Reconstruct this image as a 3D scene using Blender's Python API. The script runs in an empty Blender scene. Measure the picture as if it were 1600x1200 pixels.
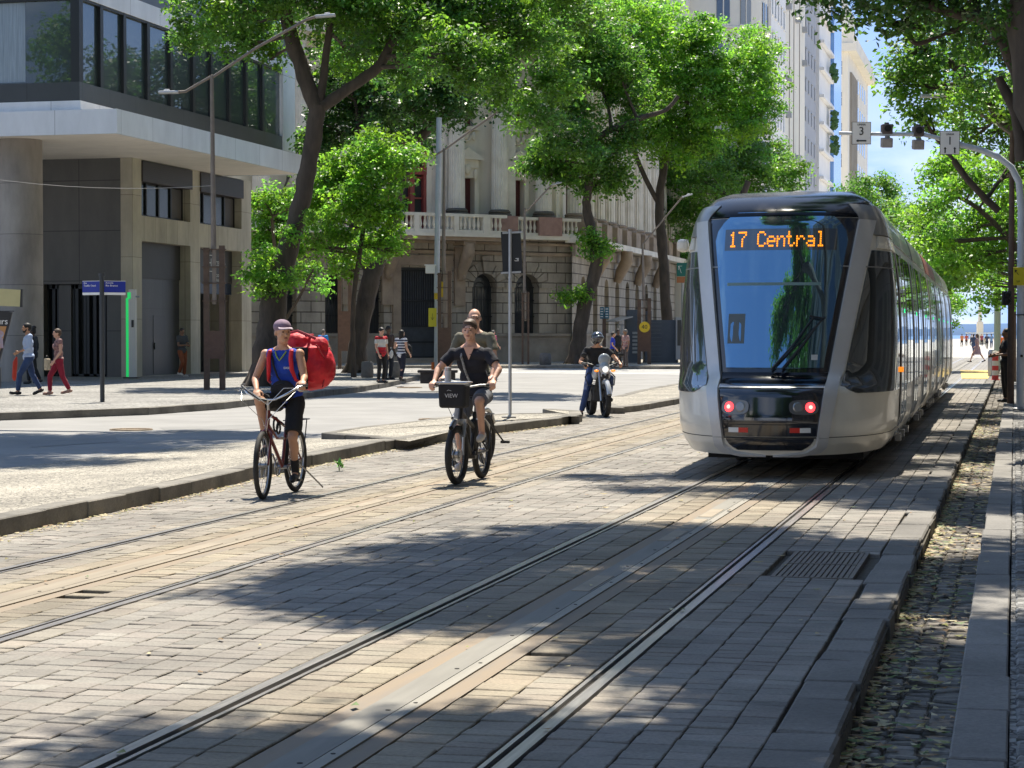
import bpy, bmesh, math, random
import numpy as np
from mathutils import Vector, Matrix, Euler, noise as mnoise
R = math.radians
rng = np.random.default_rng(7)
random.seed(7)
sc = bpy.context.scene
col = sc.collection

# ---------------------------------------------------------------- camera, sky, sun, exposure
F = 3190.0; TH = R(13.82); PT = math.atan(78 / F); EYE = 1.667
cam_d = bpy.data.cameras.new("camera"); cam = bpy.data.objects.new("camera", cam_d); col.objects.link(cam)
cam_d.sensor_width = 36.0; cam_d.lens = F / 1600 * 36.0
cam_d.clip_start = 0.1; cam_d.clip_end = 20000
cam.location = (0, 0, EYE)
cam.rotation_euler = (math.pi / 2 - PT, 0, TH)
sc.camera = cam
sc.render.resolution_x = 1024; sc.render.resolution_y = 768
sc.view_settings.view_transform = 'Standard'; sc.view_settings.look = 'None'
sc.view_settings.gamma = 1; sc.view_settings.use_curve_mapping = False
sc.view_settings.exposure = 0.98
sc.render.engine = 'CYCLES'
sc.cycles.max_bounces = 7; sc.cycles.transparent_max_bounces = 8
sc.cycles.diffuse_bounces = 4; sc.cycles.glossy_bounces = 4; sc.cycles.transmission_bounces = 6
sc.cycles.sample_clamp_indirect = 6.0

SUN_EL = R(66); SUN_AZ = R(8)          # azimuth counted from +Y towards -X
sun_dir = Vector((-math.sin(SUN_AZ) * math.cos(SUN_EL), math.cos(SUN_AZ) * math.cos(SUN_EL), math.sin(SUN_EL)))
sl = bpy.data.lights.new("sun", 'SUN'); sl.energy = 5.0; sl.angle = R(0.5); sl.color = (1.0, 0.925, 0.79)
so = bpy.data.objects.new("sun", sl); col.objects.link(so)
so.rotation_euler = sun_dir.to_track_quat('Z', 'Y').to_euler()
w = bpy.data.worlds.new("World"); sc.world = w; w.use_nodes = True
nt = w.node_tree; N = nt.nodes; L = nt.links; N.clear()
out = N.new('ShaderNodeOutputWorld'); bg = N.new('ShaderNodeBackground')
sky = N.new('ShaderNodeTexSky'); sky.sky_type = 'NISHITA'; sky.sun_disc = False
sky.sun_elevation = SUN_EL; sky.sun_rotation = -SUN_AZ; sky.air_density = 1.0; sky.dust_density = 0.15; sky.ozone_density = 2.0
tc = N.new('ShaderNodeTexCoord'); mp = N.new('ShaderNodeMapping'); mp.inputs['Scale'].default_value = (1, 1, 2.4)
mp.inputs['Location'].default_value = (0.25, 0.1, 0.0)
nz = N.new('ShaderNodeTexNoise'); nz.inputs['Scale'].default_value = 3.2; nz.inputs['Detail'].default_value = 9; nz.inputs['Roughness'].default_value = .58
cr = N.new('ShaderNodeValToRGB'); cr.color_ramp.elements[0].position = .50; cr.color_ramp.elements[1].position = .66
sep = N.new('ShaderNodeSeparateXYZ'); low = N.new('ShaderNodeMapRange')
low.inputs[1].default_value = 0.0; low.inputs[2].default_value = 0.16; low.inputs[3].default_value = 0.85; low.inputs[4].default_value = 0.0
mx = N.new('ShaderNodeMath'); mx.operation = 'MAXIMUM'
ad = N.new('ShaderNodeMath'); ad.operation = 'MULTIPLY'; ad.use_clamp = True
nz2 = N.new('ShaderNodeTexNoise'); nz2.inputs['Scale'].default_value = 14; nz2.inputs['Detail'].default_value = 6
cr2 = N.new('ShaderNodeValToRGB'); cr2.color_ramp.elements[0].position = .30; cr2.color_ramp.elements[1].position = .52
mixc = N.new('ShaderNodeMixRGB'); mixc.inputs[2].default_value = (5.2, 5.5, 6.0, 1)
tint = N.new('ShaderNodeMixRGB'); tint.blend_type = 'MULTIPLY'; tint.inputs[0].default_value = 1; tint.inputs[2].default_value = (0.96, 1.0, 1.02, 1)
L.new(tc.outputs['Generated'], mp.inputs[0]); L.new(mp.outputs[0], nz.inputs[0]); L.new(nz.outputs[0], cr.inputs[0])
L.new(tc.outputs['Generated'], sep.inputs[0]); L.new(sep.outputs[2], low.inputs[0]); L.new(mp.outputs[0], nz2.inputs[0])
L.new(nz2.outputs[0], cr2.inputs[0]); L.new(low.outputs[0], ad.inputs[0]); L.new(cr2.outputs[0], ad.inputs[1])
hi = N.new('ShaderNodeMapRange'); hi.inputs[1].default_value = .30; hi.inputs[2].default_value = .62; hi.inputs[3].default_value = 1; hi.inputs[4].default_value = .12
L.new(sep.outputs[2], hi.inputs[0]); hm_ = N.new('ShaderNodeMath'); hm_.operation = 'MULTIPLY'; L.new(cr.outputs[0], hm_.inputs[0]); L.new(hi.outputs[0], hm_.inputs[1]); L.new(hm_.outputs[0], mx.inputs[0]); L.new(ad.outputs[0], mx.inputs[1])
lift = N.new('ShaderNodeVectorMath'); lift.operation = 'MULTIPLY_ADD'; lift.inputs[1].default_value = (.7, .7, .8); lift.inputs[2].default_value = (0, 0, .42)
nml = N.new('ShaderNodeVectorMath'); nml.operation = 'NORMALIZE'; L.new(tc.outputs['Generated'], lift.inputs[0]); L.new(lift.outputs[0], nml.inputs[0]); L.new(nml.outputs[0], sky.inputs[0])
L.new(sky.outputs[0], tint.inputs[1]); L.new(tint.outputs[0], mixc.inputs[1]); L.new(mx.outputs[0], mixc.inputs[0])
L.new(mixc.outputs[0], bg.inputs[0]); bg.inputs[1].default_value = 0.122; L.new(bg.outputs[0], out.inputs[0])

# ---------------------------------------------------------------- from the photo's measure to places on the street
def ray(px, py):
    x = (px - 800) / F; y = (600 - py) / F
    fy = math.cos(PT) + y * math.sin(PT); uz = y * math.cos(PT) - math.sin(PT)
    return Vector((x * math.cos(TH) - fy * math.sin(TH), x * math.sin(TH) + fy * math.cos(TH), uz))
O = Vector((0, 0, EYE))
def G(px, py, z=0.0):
    r = ray(px, py); return O + r * ((z - EYE) / r.z)
def AT(px, py, d): return O + ray(px, py) * d
def ONX(px, py, X):
    r = ray(px, py); return O + r * (X / r.x)
def ONY(px, py, Y):
    r = ray(px, py); return O + r * (Y / r.y)

# ---------------------------------------------------------------- scene helpers
def tag(o, label=None, cat=None, group=None, kind=None):
    if label: o['label'] = label
    if cat: o['category'] = cat
    if group: o['group'] = group
    if kind: o['kind'] = kind
    return o
def thing(name, label, cat, loc=(0, 0, 0), rz=0.0, group=None):
    o = bpy.data.objects.new(name, None); col.objects.link(o)
    o.empty_display_size = .2
    o.location = loc; o.rotation_euler = (0, 0, rz)
    return tag(o, label, cat, group)
def copy_tree(o, parent=None, **kw):
    c = o.copy(); col.objects.link(c); c.parent = parent
    for ch in list(o.children):
        copy_tree(ch, c)
    return c

ONE = dict(piers='pier', wing_consoles='console', curved_windows='window', curved_frames='window_frame', bow_windows='window', window_row='window', wing_windows='window', wing_shutters='shutter', side_windows='window', cover_plate='cover_plate', papers='paper', crash_bar='crash_bar', indicator='indicator', mirror='mirror', grip='grip', skirt_box='skirt_box', tent_legs='tent_leg', air_conditioners='air_conditioner', pipes='pipe', side_marker='side_marker', fender='fender', window_posts='window_post', curtain='curtain', eyes='eye', eyebrows='eyebrow', fins='fin', tie_bar='tie_bar', cabin_window='window', bracket='bracket', leg='leg', panel='panel', panels='panel', door_steps='step', plinth_step='plinth_step', mullions='mullion', dark_band='dark_band', slats='slat', plants='plant', balusters='baluster', window_frames='window_frame', voussoirs='voussoir', flutes='flute', text_lines='text_line', stand_frame='stand_frame', foot_rest='foot_rest', brake_lever='brake_lever', railing='railing', carved_shield='carving', carved_garland='carving')
TS = bpy.data.scenes.new('workbench')          # side scene for applying modifiers quickly, removed at the end
def evaluated_mesh(o):
    TS.collection.objects.link(o); vl = TS.view_layers[0]; vl.update(); dg = vl.depsgraph
    me = bpy.data.meshes.new_from_object(o.evaluated_get(dg)); bpy.data.objects.remove(o); return me
class MB:
    def __init__(s): s.v = []; s.f = []; s.m = []; s.cur = 0
    def add(s, vs, fs):
        b = len(s.v); s.v.extend([tuple(q) for q in vs])
        for q in fs: s.f.append(tuple(i + b for i in q)); s.m.append(s.cur)
        return s
    def box(s, c, d, rot=None, taper=1.0):
        hx, hy, hz = d[0] / 2, d[1] / 2, d[2] / 2
        vs = [Vector((x * hx * (taper if z > 0 else 1), y * hy * (taper if z > 0 else 1), z * hz)) for z in (-1, 1) for y in (-1, 1) for x in (-1, 1)]
        if rot is not None:
            M = rot if isinstance(rot, Matrix) else Euler(rot).to_matrix()
            vs = [M @ q for q in vs]
        c = Vector(c)
        return s.add([q + c for q in vs], [(0, 2, 3, 1), (4, 5, 7, 6), (0, 1, 5, 4), (2, 6, 7, 3), (0, 4, 6, 2), (1, 3, 7, 5)])
    def span(s, a, b):
        a, b = Vector(a), Vector(b)
        return s.box((a + b) / 2, [abs(q) for q in (b - a)])
    def bar(s, p, q, wx, wz, up=(0, 0, 1)):
        p, q = Vector(p), Vector(q); d = q - p
        if d.length < 1e-6: return s
        y = d.normalized(); u = Vector(up)
        if abs(y.dot(u)) > .98: u = Vector((1, 0, 0))
        x = y.cross(u).normalized(); z = x.cross(y)
        M = Matrix((x, y, z)).transposed()
        return s.box((p + q) / 2, (wx, d.length, wz), M)
    def tube(s, pts, rad, n=10, caps=True, flat=None):
        pts = [Vector(p) for p in pts]
        if not hasattr(rad, '__len__'): rad = [rad] * len(pts)
        rings = []; prev = None
        for i, p in enumerate(pts):
            if i == 0: t = pts[1] - p
            elif i == len(pts) - 1: t = p - pts[i - 1]
            else: t = (pts[i + 1] - p).normalized() + (p - pts[i - 1]).normalized()
            if t.length < 1e-9: t = Vector((0, 0, 1))
            t.normalize()
            if prev is None:
                a = Vector((0, 0, 1)) if abs(t.z) < .9 else Vector((1, 0, 0))
                x = t.cross(a).normalized()
            else:
                x = prev - t * prev.dot(t)
                x = x.normalized() if x.length > 1e-6 else t.orthogonal().normalized()
            prev = x; y = t.cross(x)
            rings.append([p + (x * math.cos(2 * math.pi * k / n) + y * math.sin(2 * math.pi * k / n)) * rad[i] for k in range(n)])
        b = [q for r_ in rings for q in r_]; fs = []
        for i in range(len(pts) - 1):
            for k in range(n):
                a0 = i * n + k; a1 = i * n + (k + 1) % n
                fs.append((a0, a1, a1 + n, a0 + n))
        if caps:
            fs.append(tuple(range(n))[::-1]); fs.append(tuple(range((len(pts) - 1) * n, len(pts) * n)))
        return s.add(b, fs)
    def cyl(s, p, q, r0, r1=None, n=14): return s.tube([p, q], [r0, r0 if r1 is None else r1], n)
    def ell(s, c, r, rot=None, nu=14, nv=9):
        c = Vector(c); vs = []; fs = []
        M = None
        if rot is not None: M = rot if isinstance(rot, Matrix) else Euler(rot).to_matrix()
        vs.append(Vector((0, 0, r[2])))
        for i in range(1, nv):
            a = math.pi * i / nv
            for k in range(nu):
                b = 2 * math.pi * k / nu
                vs.append(Vector((r[0] * math.sin(a) * math.cos(b), r[1] * math.sin(a) * math.sin(b), r[2] * math.cos(a))))
        vs.append(Vector((0, 0, -r[2])))
        for k in range(nu): fs.append((0, 1 + k, 1 + (k + 1) % nu))
        for i in range(nv - 2):
            for k in range(nu):
                a0 = 1 + i * nu + k; a1 = 1 + i * nu + (k + 1) % nu
                fs.append((a0, a0 + nu, a1 + nu, a1))
        e = len(vs) - 1
        for k in range(nu): fs.append((e, e - nu + (k + 1) % nu, e - nu + k))
        if M is not None: vs = [M @ q for q in vs]
        return s.add([q + c for q in vs], fs)
    def cap(s, p, q, r0, r1, n=12):
        p, q = Vector(p), Vector(q); d = q - p; Lh = max(d.length, 1e-5); t = d / Lh
        pts = []; rad = []
        for a in (80, 55, 28): pts.append(p - t * r0 * math.sin(R(a))); rad.append(r0 * math.cos(R(a)))
        pts.append(p); rad.append(r0); pts.append(q); rad.append(r1)
        for a in (28, 55, 80): pts.append(q + t * r1 * math.sin(R(a))); rad.append(r1 * math.cos(R(a)))
        return s.tube(pts, rad, n)
    def lathe(s, prof, c=(0, 0, 0), n=20, axis=None):
        c = Vector(c); vs = []; fs = []
        for r_, z in prof:
            for k in range(n):
                b = 2 * math.pi * k / n; q = Vector((r_ * math.cos(b), r_ * math.sin(b), z))
                if axis is not None: q = axis @ q
                vs.append(q + c)
        for i in range(len(prof) - 1):
            for k in range(n):
                a0 = i * n + k; a1 = i * n + (k + 1) % n
                fs.append((a0, a1, a1 + n, a0 + n))
        return s.add(vs, fs)
    def torus(s, c, Rr, r, axis='X', n=40, m=10, a0=0, a1=360):
        c = Vector(c); full = (a1 - a0) >= 360; cnt = n if full else n + 1; vs = []; fs = []
        for i in range(cnt):
            a = R(a0 + (a1 - a0) * i / n)
            for k in range(m):
                b = 2 * math.pi * k / m; rr = Rr + r * math.cos(b); h = r * math.sin(b)
                if axis == 'X': vs.append(c + Vector((h, rr * math.cos(a), rr * math.sin(a))))
                elif axis == 'Y': vs.append(c + Vector((rr * math.cos(a), h, rr * math.sin(a))))
                else: vs.append(c + Vector((rr * math.cos(a), rr * math.sin(a), h)))
        for i in range(n if full else n):
            j = (i + 1) % cnt
            if not full and i == n: break
            for k in range(m):
                k2 = (k + 1) % m
                fs.append((i * m + k, j * m + k, j * m + k2, i * m + k2))
        return s.add(vs, fs)
    def prism(s, poly, h0, h1, f=lambda u, v, h: (u, v, h)):
        n = len(poly)
        vs = [f(u, v, h0) for u, v in poly] + [f(u, v, h1) for u, v in poly]
        fs = [tuple(range(n))[::-1], tuple(range(n, 2 * n))] + [(i, (i + 1) % n, n + (i + 1) % n, n + i) for i in range(n)]
        return s.add(vs, fs)
    def grid(s, P):
        nr = len(P); nc = len(P[0]); vs = [q for row in P for q in row]; fs = []
        for i in range(nr - 1):
            for j in range(nc - 1):
                fs.append((i * nc + j, i * nc + j + 1, (i + 1) * nc + j + 1, (i + 1) * nc + j))
        return s.add(vs, fs)
    def mesh(s, name):
        me = bpy.data.meshes.new(name); me.from_pydata(s.v, [], s.f); me.update()
        return me
    def parts(s):
        par = list(range(len(s.v)))
        def find(a):
            while par[a] != a: par[a] = par[par[a]]; a = par[a]
            return a
        for q in s.f:
            a = find(q[0])
            for k in q[1:]:
                b = find(k)
                if a != b: par[b] = a
        g = {}
        for i, q in enumerate(s.f): g.setdefault(find(q[0]), []).append(i)
        return list(g.values())
    def build(s, name, mat, parent=None, smooth=False, bevel=0, fix=True, weld=False):
        if name in ONE and parent is not None:
            comps = s.parts()
            if 1 < len(comps) <= 100:
                first = None
                for fc in comps:
                    q = MB(); idx = {}
                    for i in fc:
                        for k in s.f[i]:
                            if k not in idx: idx[k] = len(q.v); q.v.append(s.v[k])
                        q.f.append(tuple(idx[k] for k in s.f[i])); q.m.append(0)
                    o = q.build('@' + ONE[name], mat, parent, smooth, bevel, fix, weld); first = first or o
                return first
            name = ONE[name] if len(comps) == 1 else name
        name = name.lstrip('@')
        me = s.mesh(name)
        mats = mat if isinstance(mat, (list, tuple)) else [mat]
        for m_ in mats: me.materials.append(m_)
        if len(mats) > 1: me.polygons.foreach_set('material_index', s.m)
        if fix or weld:
            bm = bmesh.new(); bm.from_mesh(me)
            if weld: bmesh.ops.remove_doubles(bm, verts=bm.verts, dist=1e-4)
            if fix: bmesh.ops.recalc_face_normals(bm, faces=bm.faces)
            bm.to_mesh(me); bm.free()
        if smooth: smooth_by_angle(me, 40 if smooth is True else smooth)
        o = bpy.data.objects.new(name, me); col.objects.link(o)
        if parent is not None: o.parent = parent
        if bevel:
            b = o.modifiers.new('bevel', 'BEVEL'); b.width = bevel; b.segments = 2; b.limit_method = 'ANGLE'; b.angle_limit = R(40)
        return o
def smooth_by_angle(me, ang=40):
    me.polygons.foreach_set('use_smooth', [True] * len(me.polygons))
    bm = bmesh.new(); bm.from_mesh(me)
    for e in bm.edges:
        if len(e.link_faces) == 2 and e.calc_face_angle(0) > R(ang): e.smooth = False
    bm.to_mesh(me); bm.free()
def struct(name, mb, mat, **k):
    o = mb.build(name, mat, **k); o['kind'] = 'structure'; return o
def sheet(name, poly, z, mat, parent=None, kind='structure'):
    me = bpy.data.meshes.new(name)
    zz = z if hasattr(z, '__len__') else [z] * len(poly)
    bm = bmesh.new(); vs = [bm.verts.new((p[0], p[1], q)) for p, q in zip(poly, zz)]
    f = bm.faces.new(vs); f.normal_update()
    if f.normal.z < 0: f.normal_flip()
    bmesh.ops.triangulate(bm, faces=[f]); bm.to_mesh(me); bm.free()
    me.materials.append(mat)
    o = bpy.data.objects.new(name, me); col.objects.link(o)
    if parent is not None: o.parent = parent
    if kind: o['kind'] = kind
    return o
def text_part(txt, size, mat, parent, loc, rot, name='lettering', depth=.003, align='CENTER', squash=1.0):
    cu = bpy.data.curves.new('txt', 'FONT'); cu.body = txt; cu.size = size; cu.align_x = align; cu.align_y = 'CENTER'
    cu.extrude = depth; cu.resolution_u = 2
    t = bpy.data.objects.new('txt', cu); me = evaluated_mesh(t)
    me.name = name; me.materials.clear(); me.materials.append(mat)
    o = bpy.data.objects.new(name, me); col.objects.link(o); o.parent = parent
    o.location = loc; o.rotation_euler = rot; o.scale = (squash, 1, 1)
    return o

# ---------------------------------------------------------------- materials
MATS = {}
def mat(name, c, rough=.6, metal=0.0, var=.0, scale=8.0, bump=0.0, bscale=None, spec=.5, c2=None, emit=None, estr=1.0, coat=0.0, detail=5, aniso=None, alpha=None):
    if name in MATS: return MATS[name]
    m = bpy.data.materials.new(name); m.use_nodes = True; n = m.node_tree.nodes; l = m.node_tree.links
    b = n['Principled BSDF']; b.inputs['Base Color'].default_value = (*c, 1); b.inputs['Roughness'].default_value = rough
    b.inputs['Metallic'].default_value = metal; b.inputs['Specular IOR Level'].default_value = spec
    b.inputs['Coat Weight'].default_value = coat; b.inputs['Coat Roughness'].default_value = .05
    t = n.new('ShaderNodeTexCoord')
    vec = t.outputs['Object']
    if aniso:
        mpn = n.new('ShaderNodeMapping'); mpn.inputs['Scale'].default_value = aniso; l.new(vec, mpn.inputs[0]); vec = mpn.outputs[0]
    if var or c2 or bump:
        z = n.new('ShaderNodeTexNoise'); z.inputs['Scale'].default_value = scale; z.inputs['Detail'].default_value = detail; z.inputs['Roughness'].default_value = .6
        l.new(vec, z.inputs[0])
        mr = n.new('ShaderNodeMapRange'); mr.inputs[1].default_value = .3; mr.inputs[2].default_value = .7; l.new(z.outputs[0], mr.inputs[0])
        mixn = n.new('ShaderNodeMixRGB'); l.new(mr.outputs[0], mixn.inputs[0])
        if c2 is None: c2 = tuple(max(0, q * (1 - var)) for q in c); c1 = tuple(min(1, q * (1 + var)) for q in c)
        else: c1 = c
        mixn.inputs[1].default_value = (*c1, 1); mixn.inputs[2].default_value = (*c2, 1)
        l.new(mixn.outputs[0], b.inputs['Base Color'])
    if bump:
        z2 = n.new('ShaderNodeTexNoise'); z2.inputs['Scale'].default_value = bscale or scale * 4; z2.inputs['Detail'].default_value = 4
        l.new(vec, z2.inputs[0]); bp = n.new('ShaderNodeBump'); bp.inputs['Strength'].default_value = min(1, bump); bp.inputs['Distance'].default_value = .02
        l.new(z2.outputs[0], bp.inputs['Height']); l.new(bp.outputs[0], b.inputs['Normal'])
    if emit: b.inputs['Emission Color'].default_value = (*emit, 1); b.inputs['Emission Strength'].default_value = estr
    MATS[name] = m; return m
def glass(name, c, refl=.12, rough=.03, tintc=(.92, .97, 1, 1)):
    """dark window glass: a mirror coat over a dim interior colour"""
    if name in MATS: return MATS[name]
    m = bpy.data.materials.new(name); m.use_nodes = True; n = m.node_tree.nodes; l = m.node_tree.links
    b = n['Principled BSDF']; b.inputs['Base Color'].default_value = (*c, 1); b.inputs['Roughness'].default_value = .5
    g = n.new('ShaderNodeBsdfGlossy'); g.inputs['Roughness'].default_value = rough; g.inputs['Color'].default_value = tintc
    fr = n.new('ShaderNodeFresnel'); fr.inputs['IOR'].default_value = 1.5
    a = n.new('ShaderNodeMath'); a.operation = 'ADD'; a.use_clamp = True; a.inputs[1].default_value = refl
    l.new(fr.outputs[0], a.inputs[0]); mxs = n.new('ShaderNodeMixShader'); l.new(a.outputs[0], mxs.inputs[0])
    l.new(b.outputs[0], mxs.inputs[1]); l.new(g.outputs[0], mxs.inputs[2]); l.new(mxs.outputs[0], n['Material Output'].inputs[0])
    MATS[name] = m; return m
def stone_mat(name, brick=None, c1=(.3, .28, .25), c2=(.2, .19, .17), mortar=(.04, .035, .03), bw=1.2, bh=.5, ms=.02, stain=.5, rough=.85, wall=True, bump=.6):
    """walls: brick/panel joints in the wall's own (along, up) frame. Mapping uses object coords x (along) and z (up)"""
    if name in MATS: return MATS[name]
    m = bpy.data.materials.new(name); m.use_nodes = True; n = m.node_tree.nodes; l = m.node_tree.links
    b = n['Principled BSDF']; b.inputs['Roughness'].default_value = rough
    t = n.new('ShaderNodeTexCoord'); s_ = n.new('ShaderNodeSeparateXYZ'); cmb = n.new('ShaderNodeCombineXYZ')
    l.new(t.outputs['Object'], s_.inputs[0])
    addn = n.new('ShaderNodeMath'); addn.operation = 'ADD'; l.new(s_.outputs[0], addn.inputs[0])
    if wall: l.new(s_.outputs[1], addn.inputs[1])
    else: addn.inputs[1].default_value = 0
    l.new(addn.outputs[0], cmb.inputs[0]); l.new(s_.outputs[2 if wall else 1], cmb.inputs[1])
    br = n.new('ShaderNodeTexBrick'); br.inputs['Color1'].default_value = (*c1, 1); br.inputs['Color2'].default_value = (*c2, 1)
    br.inputs['Mortar'].default_value = (*mortar, 1); br.inputs['Scale'].default_value = 1; br.inputs['Mortar Size'].default_value = ms
    br.inputs['Mortar Smooth'].default_value = .3; br.inputs['Brick Width'].default_value = bw; br.inputs['Row Height'].default_value = bh
    if brick is not None: br.offset = brick
    l.new(cmb.outputs[0], br.inputs[0])
    z = n.new('ShaderNodeTexNoise'); z.inputs['Scale'].default_value = .9; z.inputs['Detail'].default_value = 8; z.inputs['Roughness'].default_value = .65
    mpn = n.new('ShaderNodeMapping'); mpn.inputs['Scale'].default_value = (1, 1, .35); l.new(t.outputs['Object'], mpn.inputs[0]); l.new(mpn.outputs[0], z.inputs[0])
    mr = n.new('ShaderNodeMapRange'); mr.inputs[1].default_value = .35; mr.inputs[2].default_value = .7; mr.inputs[3].default_value = 1 + stain * .3; mr.inputs[4].default_value = 1 - stain
    l.new(z.outputs[0], mr.inputs[0]); mu = n.new('ShaderNodeMixRGB'); mu.blend_type = 'MULTIPLY'; mu.inputs[0].default_value = 1
    l.new(br.outputs[0], mu.inputs[1]); l.new(mr.outputs[0], mu.inputs[2]); l.new(mu.outputs[0], b.inputs['Base Color'])
    z2 = n.new('ShaderNodeTexNoise'); z2.inputs['Scale'].default_value = 9; z2.inputs['Detail'].default_value = 5; l.new(t.outputs['Object'], z2.inputs[0])
    mm = n.new('ShaderNodeMath'); mm.operation = 'MULTIPLY_ADD'; mm.inputs[1].default_value = -1.0; l.new(br.outputs['Fac'], mm.inputs[0])
    ms_ = n.new('ShaderNodeMath'); ms_.operation = 'MULTIPLY'; ms_.inputs[1].default_value = .35; l.new(z2.outputs[0], ms_.inputs[0]); l.new(ms_.outputs[0], mm.inputs[2])
    bp = n.new('ShaderNodeBump'); bp.inputs['Strength'].default_value = bump; bp.inputs['Distance'].default_value = .05
    l.new(mm.outputs[0], bp.inputs['Height']); l.new(bp.outputs[0], b.inputs['Normal'])
    MATS[name] = m; return m
def attr_mat(name, rough=.85, bump=.5, bscale=30, dirt=.35, dscale=.8, tints=()):
    """colour from the per-stone 'tone' attribute times broad dirt"""
    if name in MATS: return MATS[name]
    m = bpy.data.materials.new(name); m.use_nodes = True; n = m.node_tree.nodes; l = m.node_tree.links
    b = n['Principled BSDF']; b.inputs['Roughness'].default_value = rough
    a = n.new('ShaderNodeAttribute'); a.attribute_name = 'tone'
    t = n.new('ShaderNodeTexCoord')
    z = n.new('ShaderNodeTexNoise'); z.inputs['Scale'].default_value = dscale; z.inputs['Detail'].default_value = 7; z.inputs['Roughness'].default_value = .65; l.new(t.outputs['Object'], z.inputs[0])
    mr = n.new('ShaderNodeMapRange'); mr.inputs[1].default_value = .35; mr.inputs[2].default_value = .68; mr.inputs[3].default_value = 1.08; mr.inputs[4].default_value = 1 - dirt
    l.new(z.outputs[0], mr.inputs[0]); mu = n.new('ShaderNodeMixRGB'); mu.blend_type = 'MULTIPLY'; mu.inputs[0].default_value = 1
    l.new(a.outputs[0], mu.inputs[1]); l.new(mr.outputs[0], mu.inputs[2])
    z3 = n.new('ShaderNodeTexNoise'); z3.inputs['Scale'].default_value = 55; z3.inputs['Detail'].default_value = 3; l.new(t.outputs['Object'], z3.inputs[0])
    mr3 = n.new('ShaderNodeMapRange'); mr3.inputs[1].default_value = .3; mr3.inputs[2].default_value = .7; mr3.inputs[3].default_value = .82; mr3.inputs[4].default_value = 1.12
    l.new(z3.outputs[0], mr3.inputs[0]); mu3 = n.new('ShaderNodeMixRGB'); mu3.blend_type = 'MULTIPLY'; mu3.inputs[0].default_value = 1
    l.new(mu.outputs[0], mu3.inputs[1]); l.new(mr3.outputs[0], mu3.inputs[2]); l.new(mu3.outputs[0], b.inputs['Base Color'])
    z2 = n.new('ShaderNodeTexNoise'); z2.inputs['Scale'].default_value = bscale; z2.inputs['Detail'].default_value = 4; l.new(t.outputs['Object'], z2.inputs[0])
    bp = n.new('ShaderNodeBump'); bp.inputs['Strength'].default_value = bump; bp.inputs['Distance'].default_value = .012
    l.new(z2.outputs[0], bp.inputs['Height']); l.new(bp.outputs[0], b.inputs['Normal'])
    MATS[name] = m; return m
def calcada_mat(name='mosaic_pavement', c1=(.43, .395, .325), c2=(.28, .255, .21), sc_=15.0):
    if name in MATS: return MATS[name]
    m = bpy.data.materials.new(name); m.use_nodes = True; n = m.node_tree.nodes; l = m.node_tree.links
    b = n['Principled BSDF']; b.inputs['Roughness'].default_value = .8
    t = n.new('ShaderNodeTexCoord')
    v = n.new('ShaderNodeTexVoronoi'); v.inputs['Scale'].default_value = sc_; v.inputs['Randomness'].default_value = .75; l.new(t.outputs['Object'], v.inputs[0])
    ve = n.new('ShaderNodeTexVoronoi'); ve.feature = 'DISTANCE_TO_EDGE'; ve.inputs['Scale'].default_value = sc_; ve.inputs['Randomness'].default_value = .75; l.new(t.outputs['Object'], ve.inputs[0])
    sp = n.new('ShaderNodeSeparateColor'); l.new(v.outputs['Color'], sp.inputs[0])
    mixn = n.new('ShaderNodeMixRGB'); mixn.inputs[1].default_value = (*c1, 1); mixn.inputs[2].default_value = (*c2, 1); l.new(sp.outputs[0], mixn.inputs[0])
    er = n.new('ShaderNodeMapRange'); er.inputs[1].default_value = .02; er.inputs[2].default_value = .09; er.inputs[3].default_value = .22; l.new(ve.outputs[0], er.inputs[0])
    mu = n.new('ShaderNodeMixRGB'); mu.blend_type = 'MULTIPLY'; mu.inputs[0].default_value = 1; l.new(mixn.outputs[0], mu.inputs[1]); l.new(er.outputs[0], mu.inputs[2])
    z = n.new('ShaderNodeTexNoise'); z.inputs['Scale'].default_value = .6; z.inputs['Detail'].default_value = 7; l.new(t.outputs['Object'], z.inputs[0])
    mr = n.new('ShaderNodeMapRange'); mr.inputs[1].default_value = .35; mr.inputs[2].default_value = .7; mr.inputs[3].default_value = 1.08; mr.inputs[4].default_value = .68; l.new(z.outputs[0], mr.inputs[0])
    mu2 = n.new('ShaderNodeMixRGB'); mu2.blend_type = 'MULTIPLY'; mu2.inputs[0].default_value = 1; l.new(mu.outputs[0], mu2.inputs[1]); l.new(mr.outputs[0], mu2.inputs[2])
    l.new(mu2.outputs[0], b.inputs['Base Color'])
    bp = n.new('ShaderNodeBump'); bp.inputs['Strength'].default_value = .7; bp.inputs['Distance'].default_value = .01; l.new(er.outputs[0], bp.inputs['Height']); l.new(bp.outputs[0], b.inputs['Normal'])
    MATS[name] = m; return m

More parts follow.
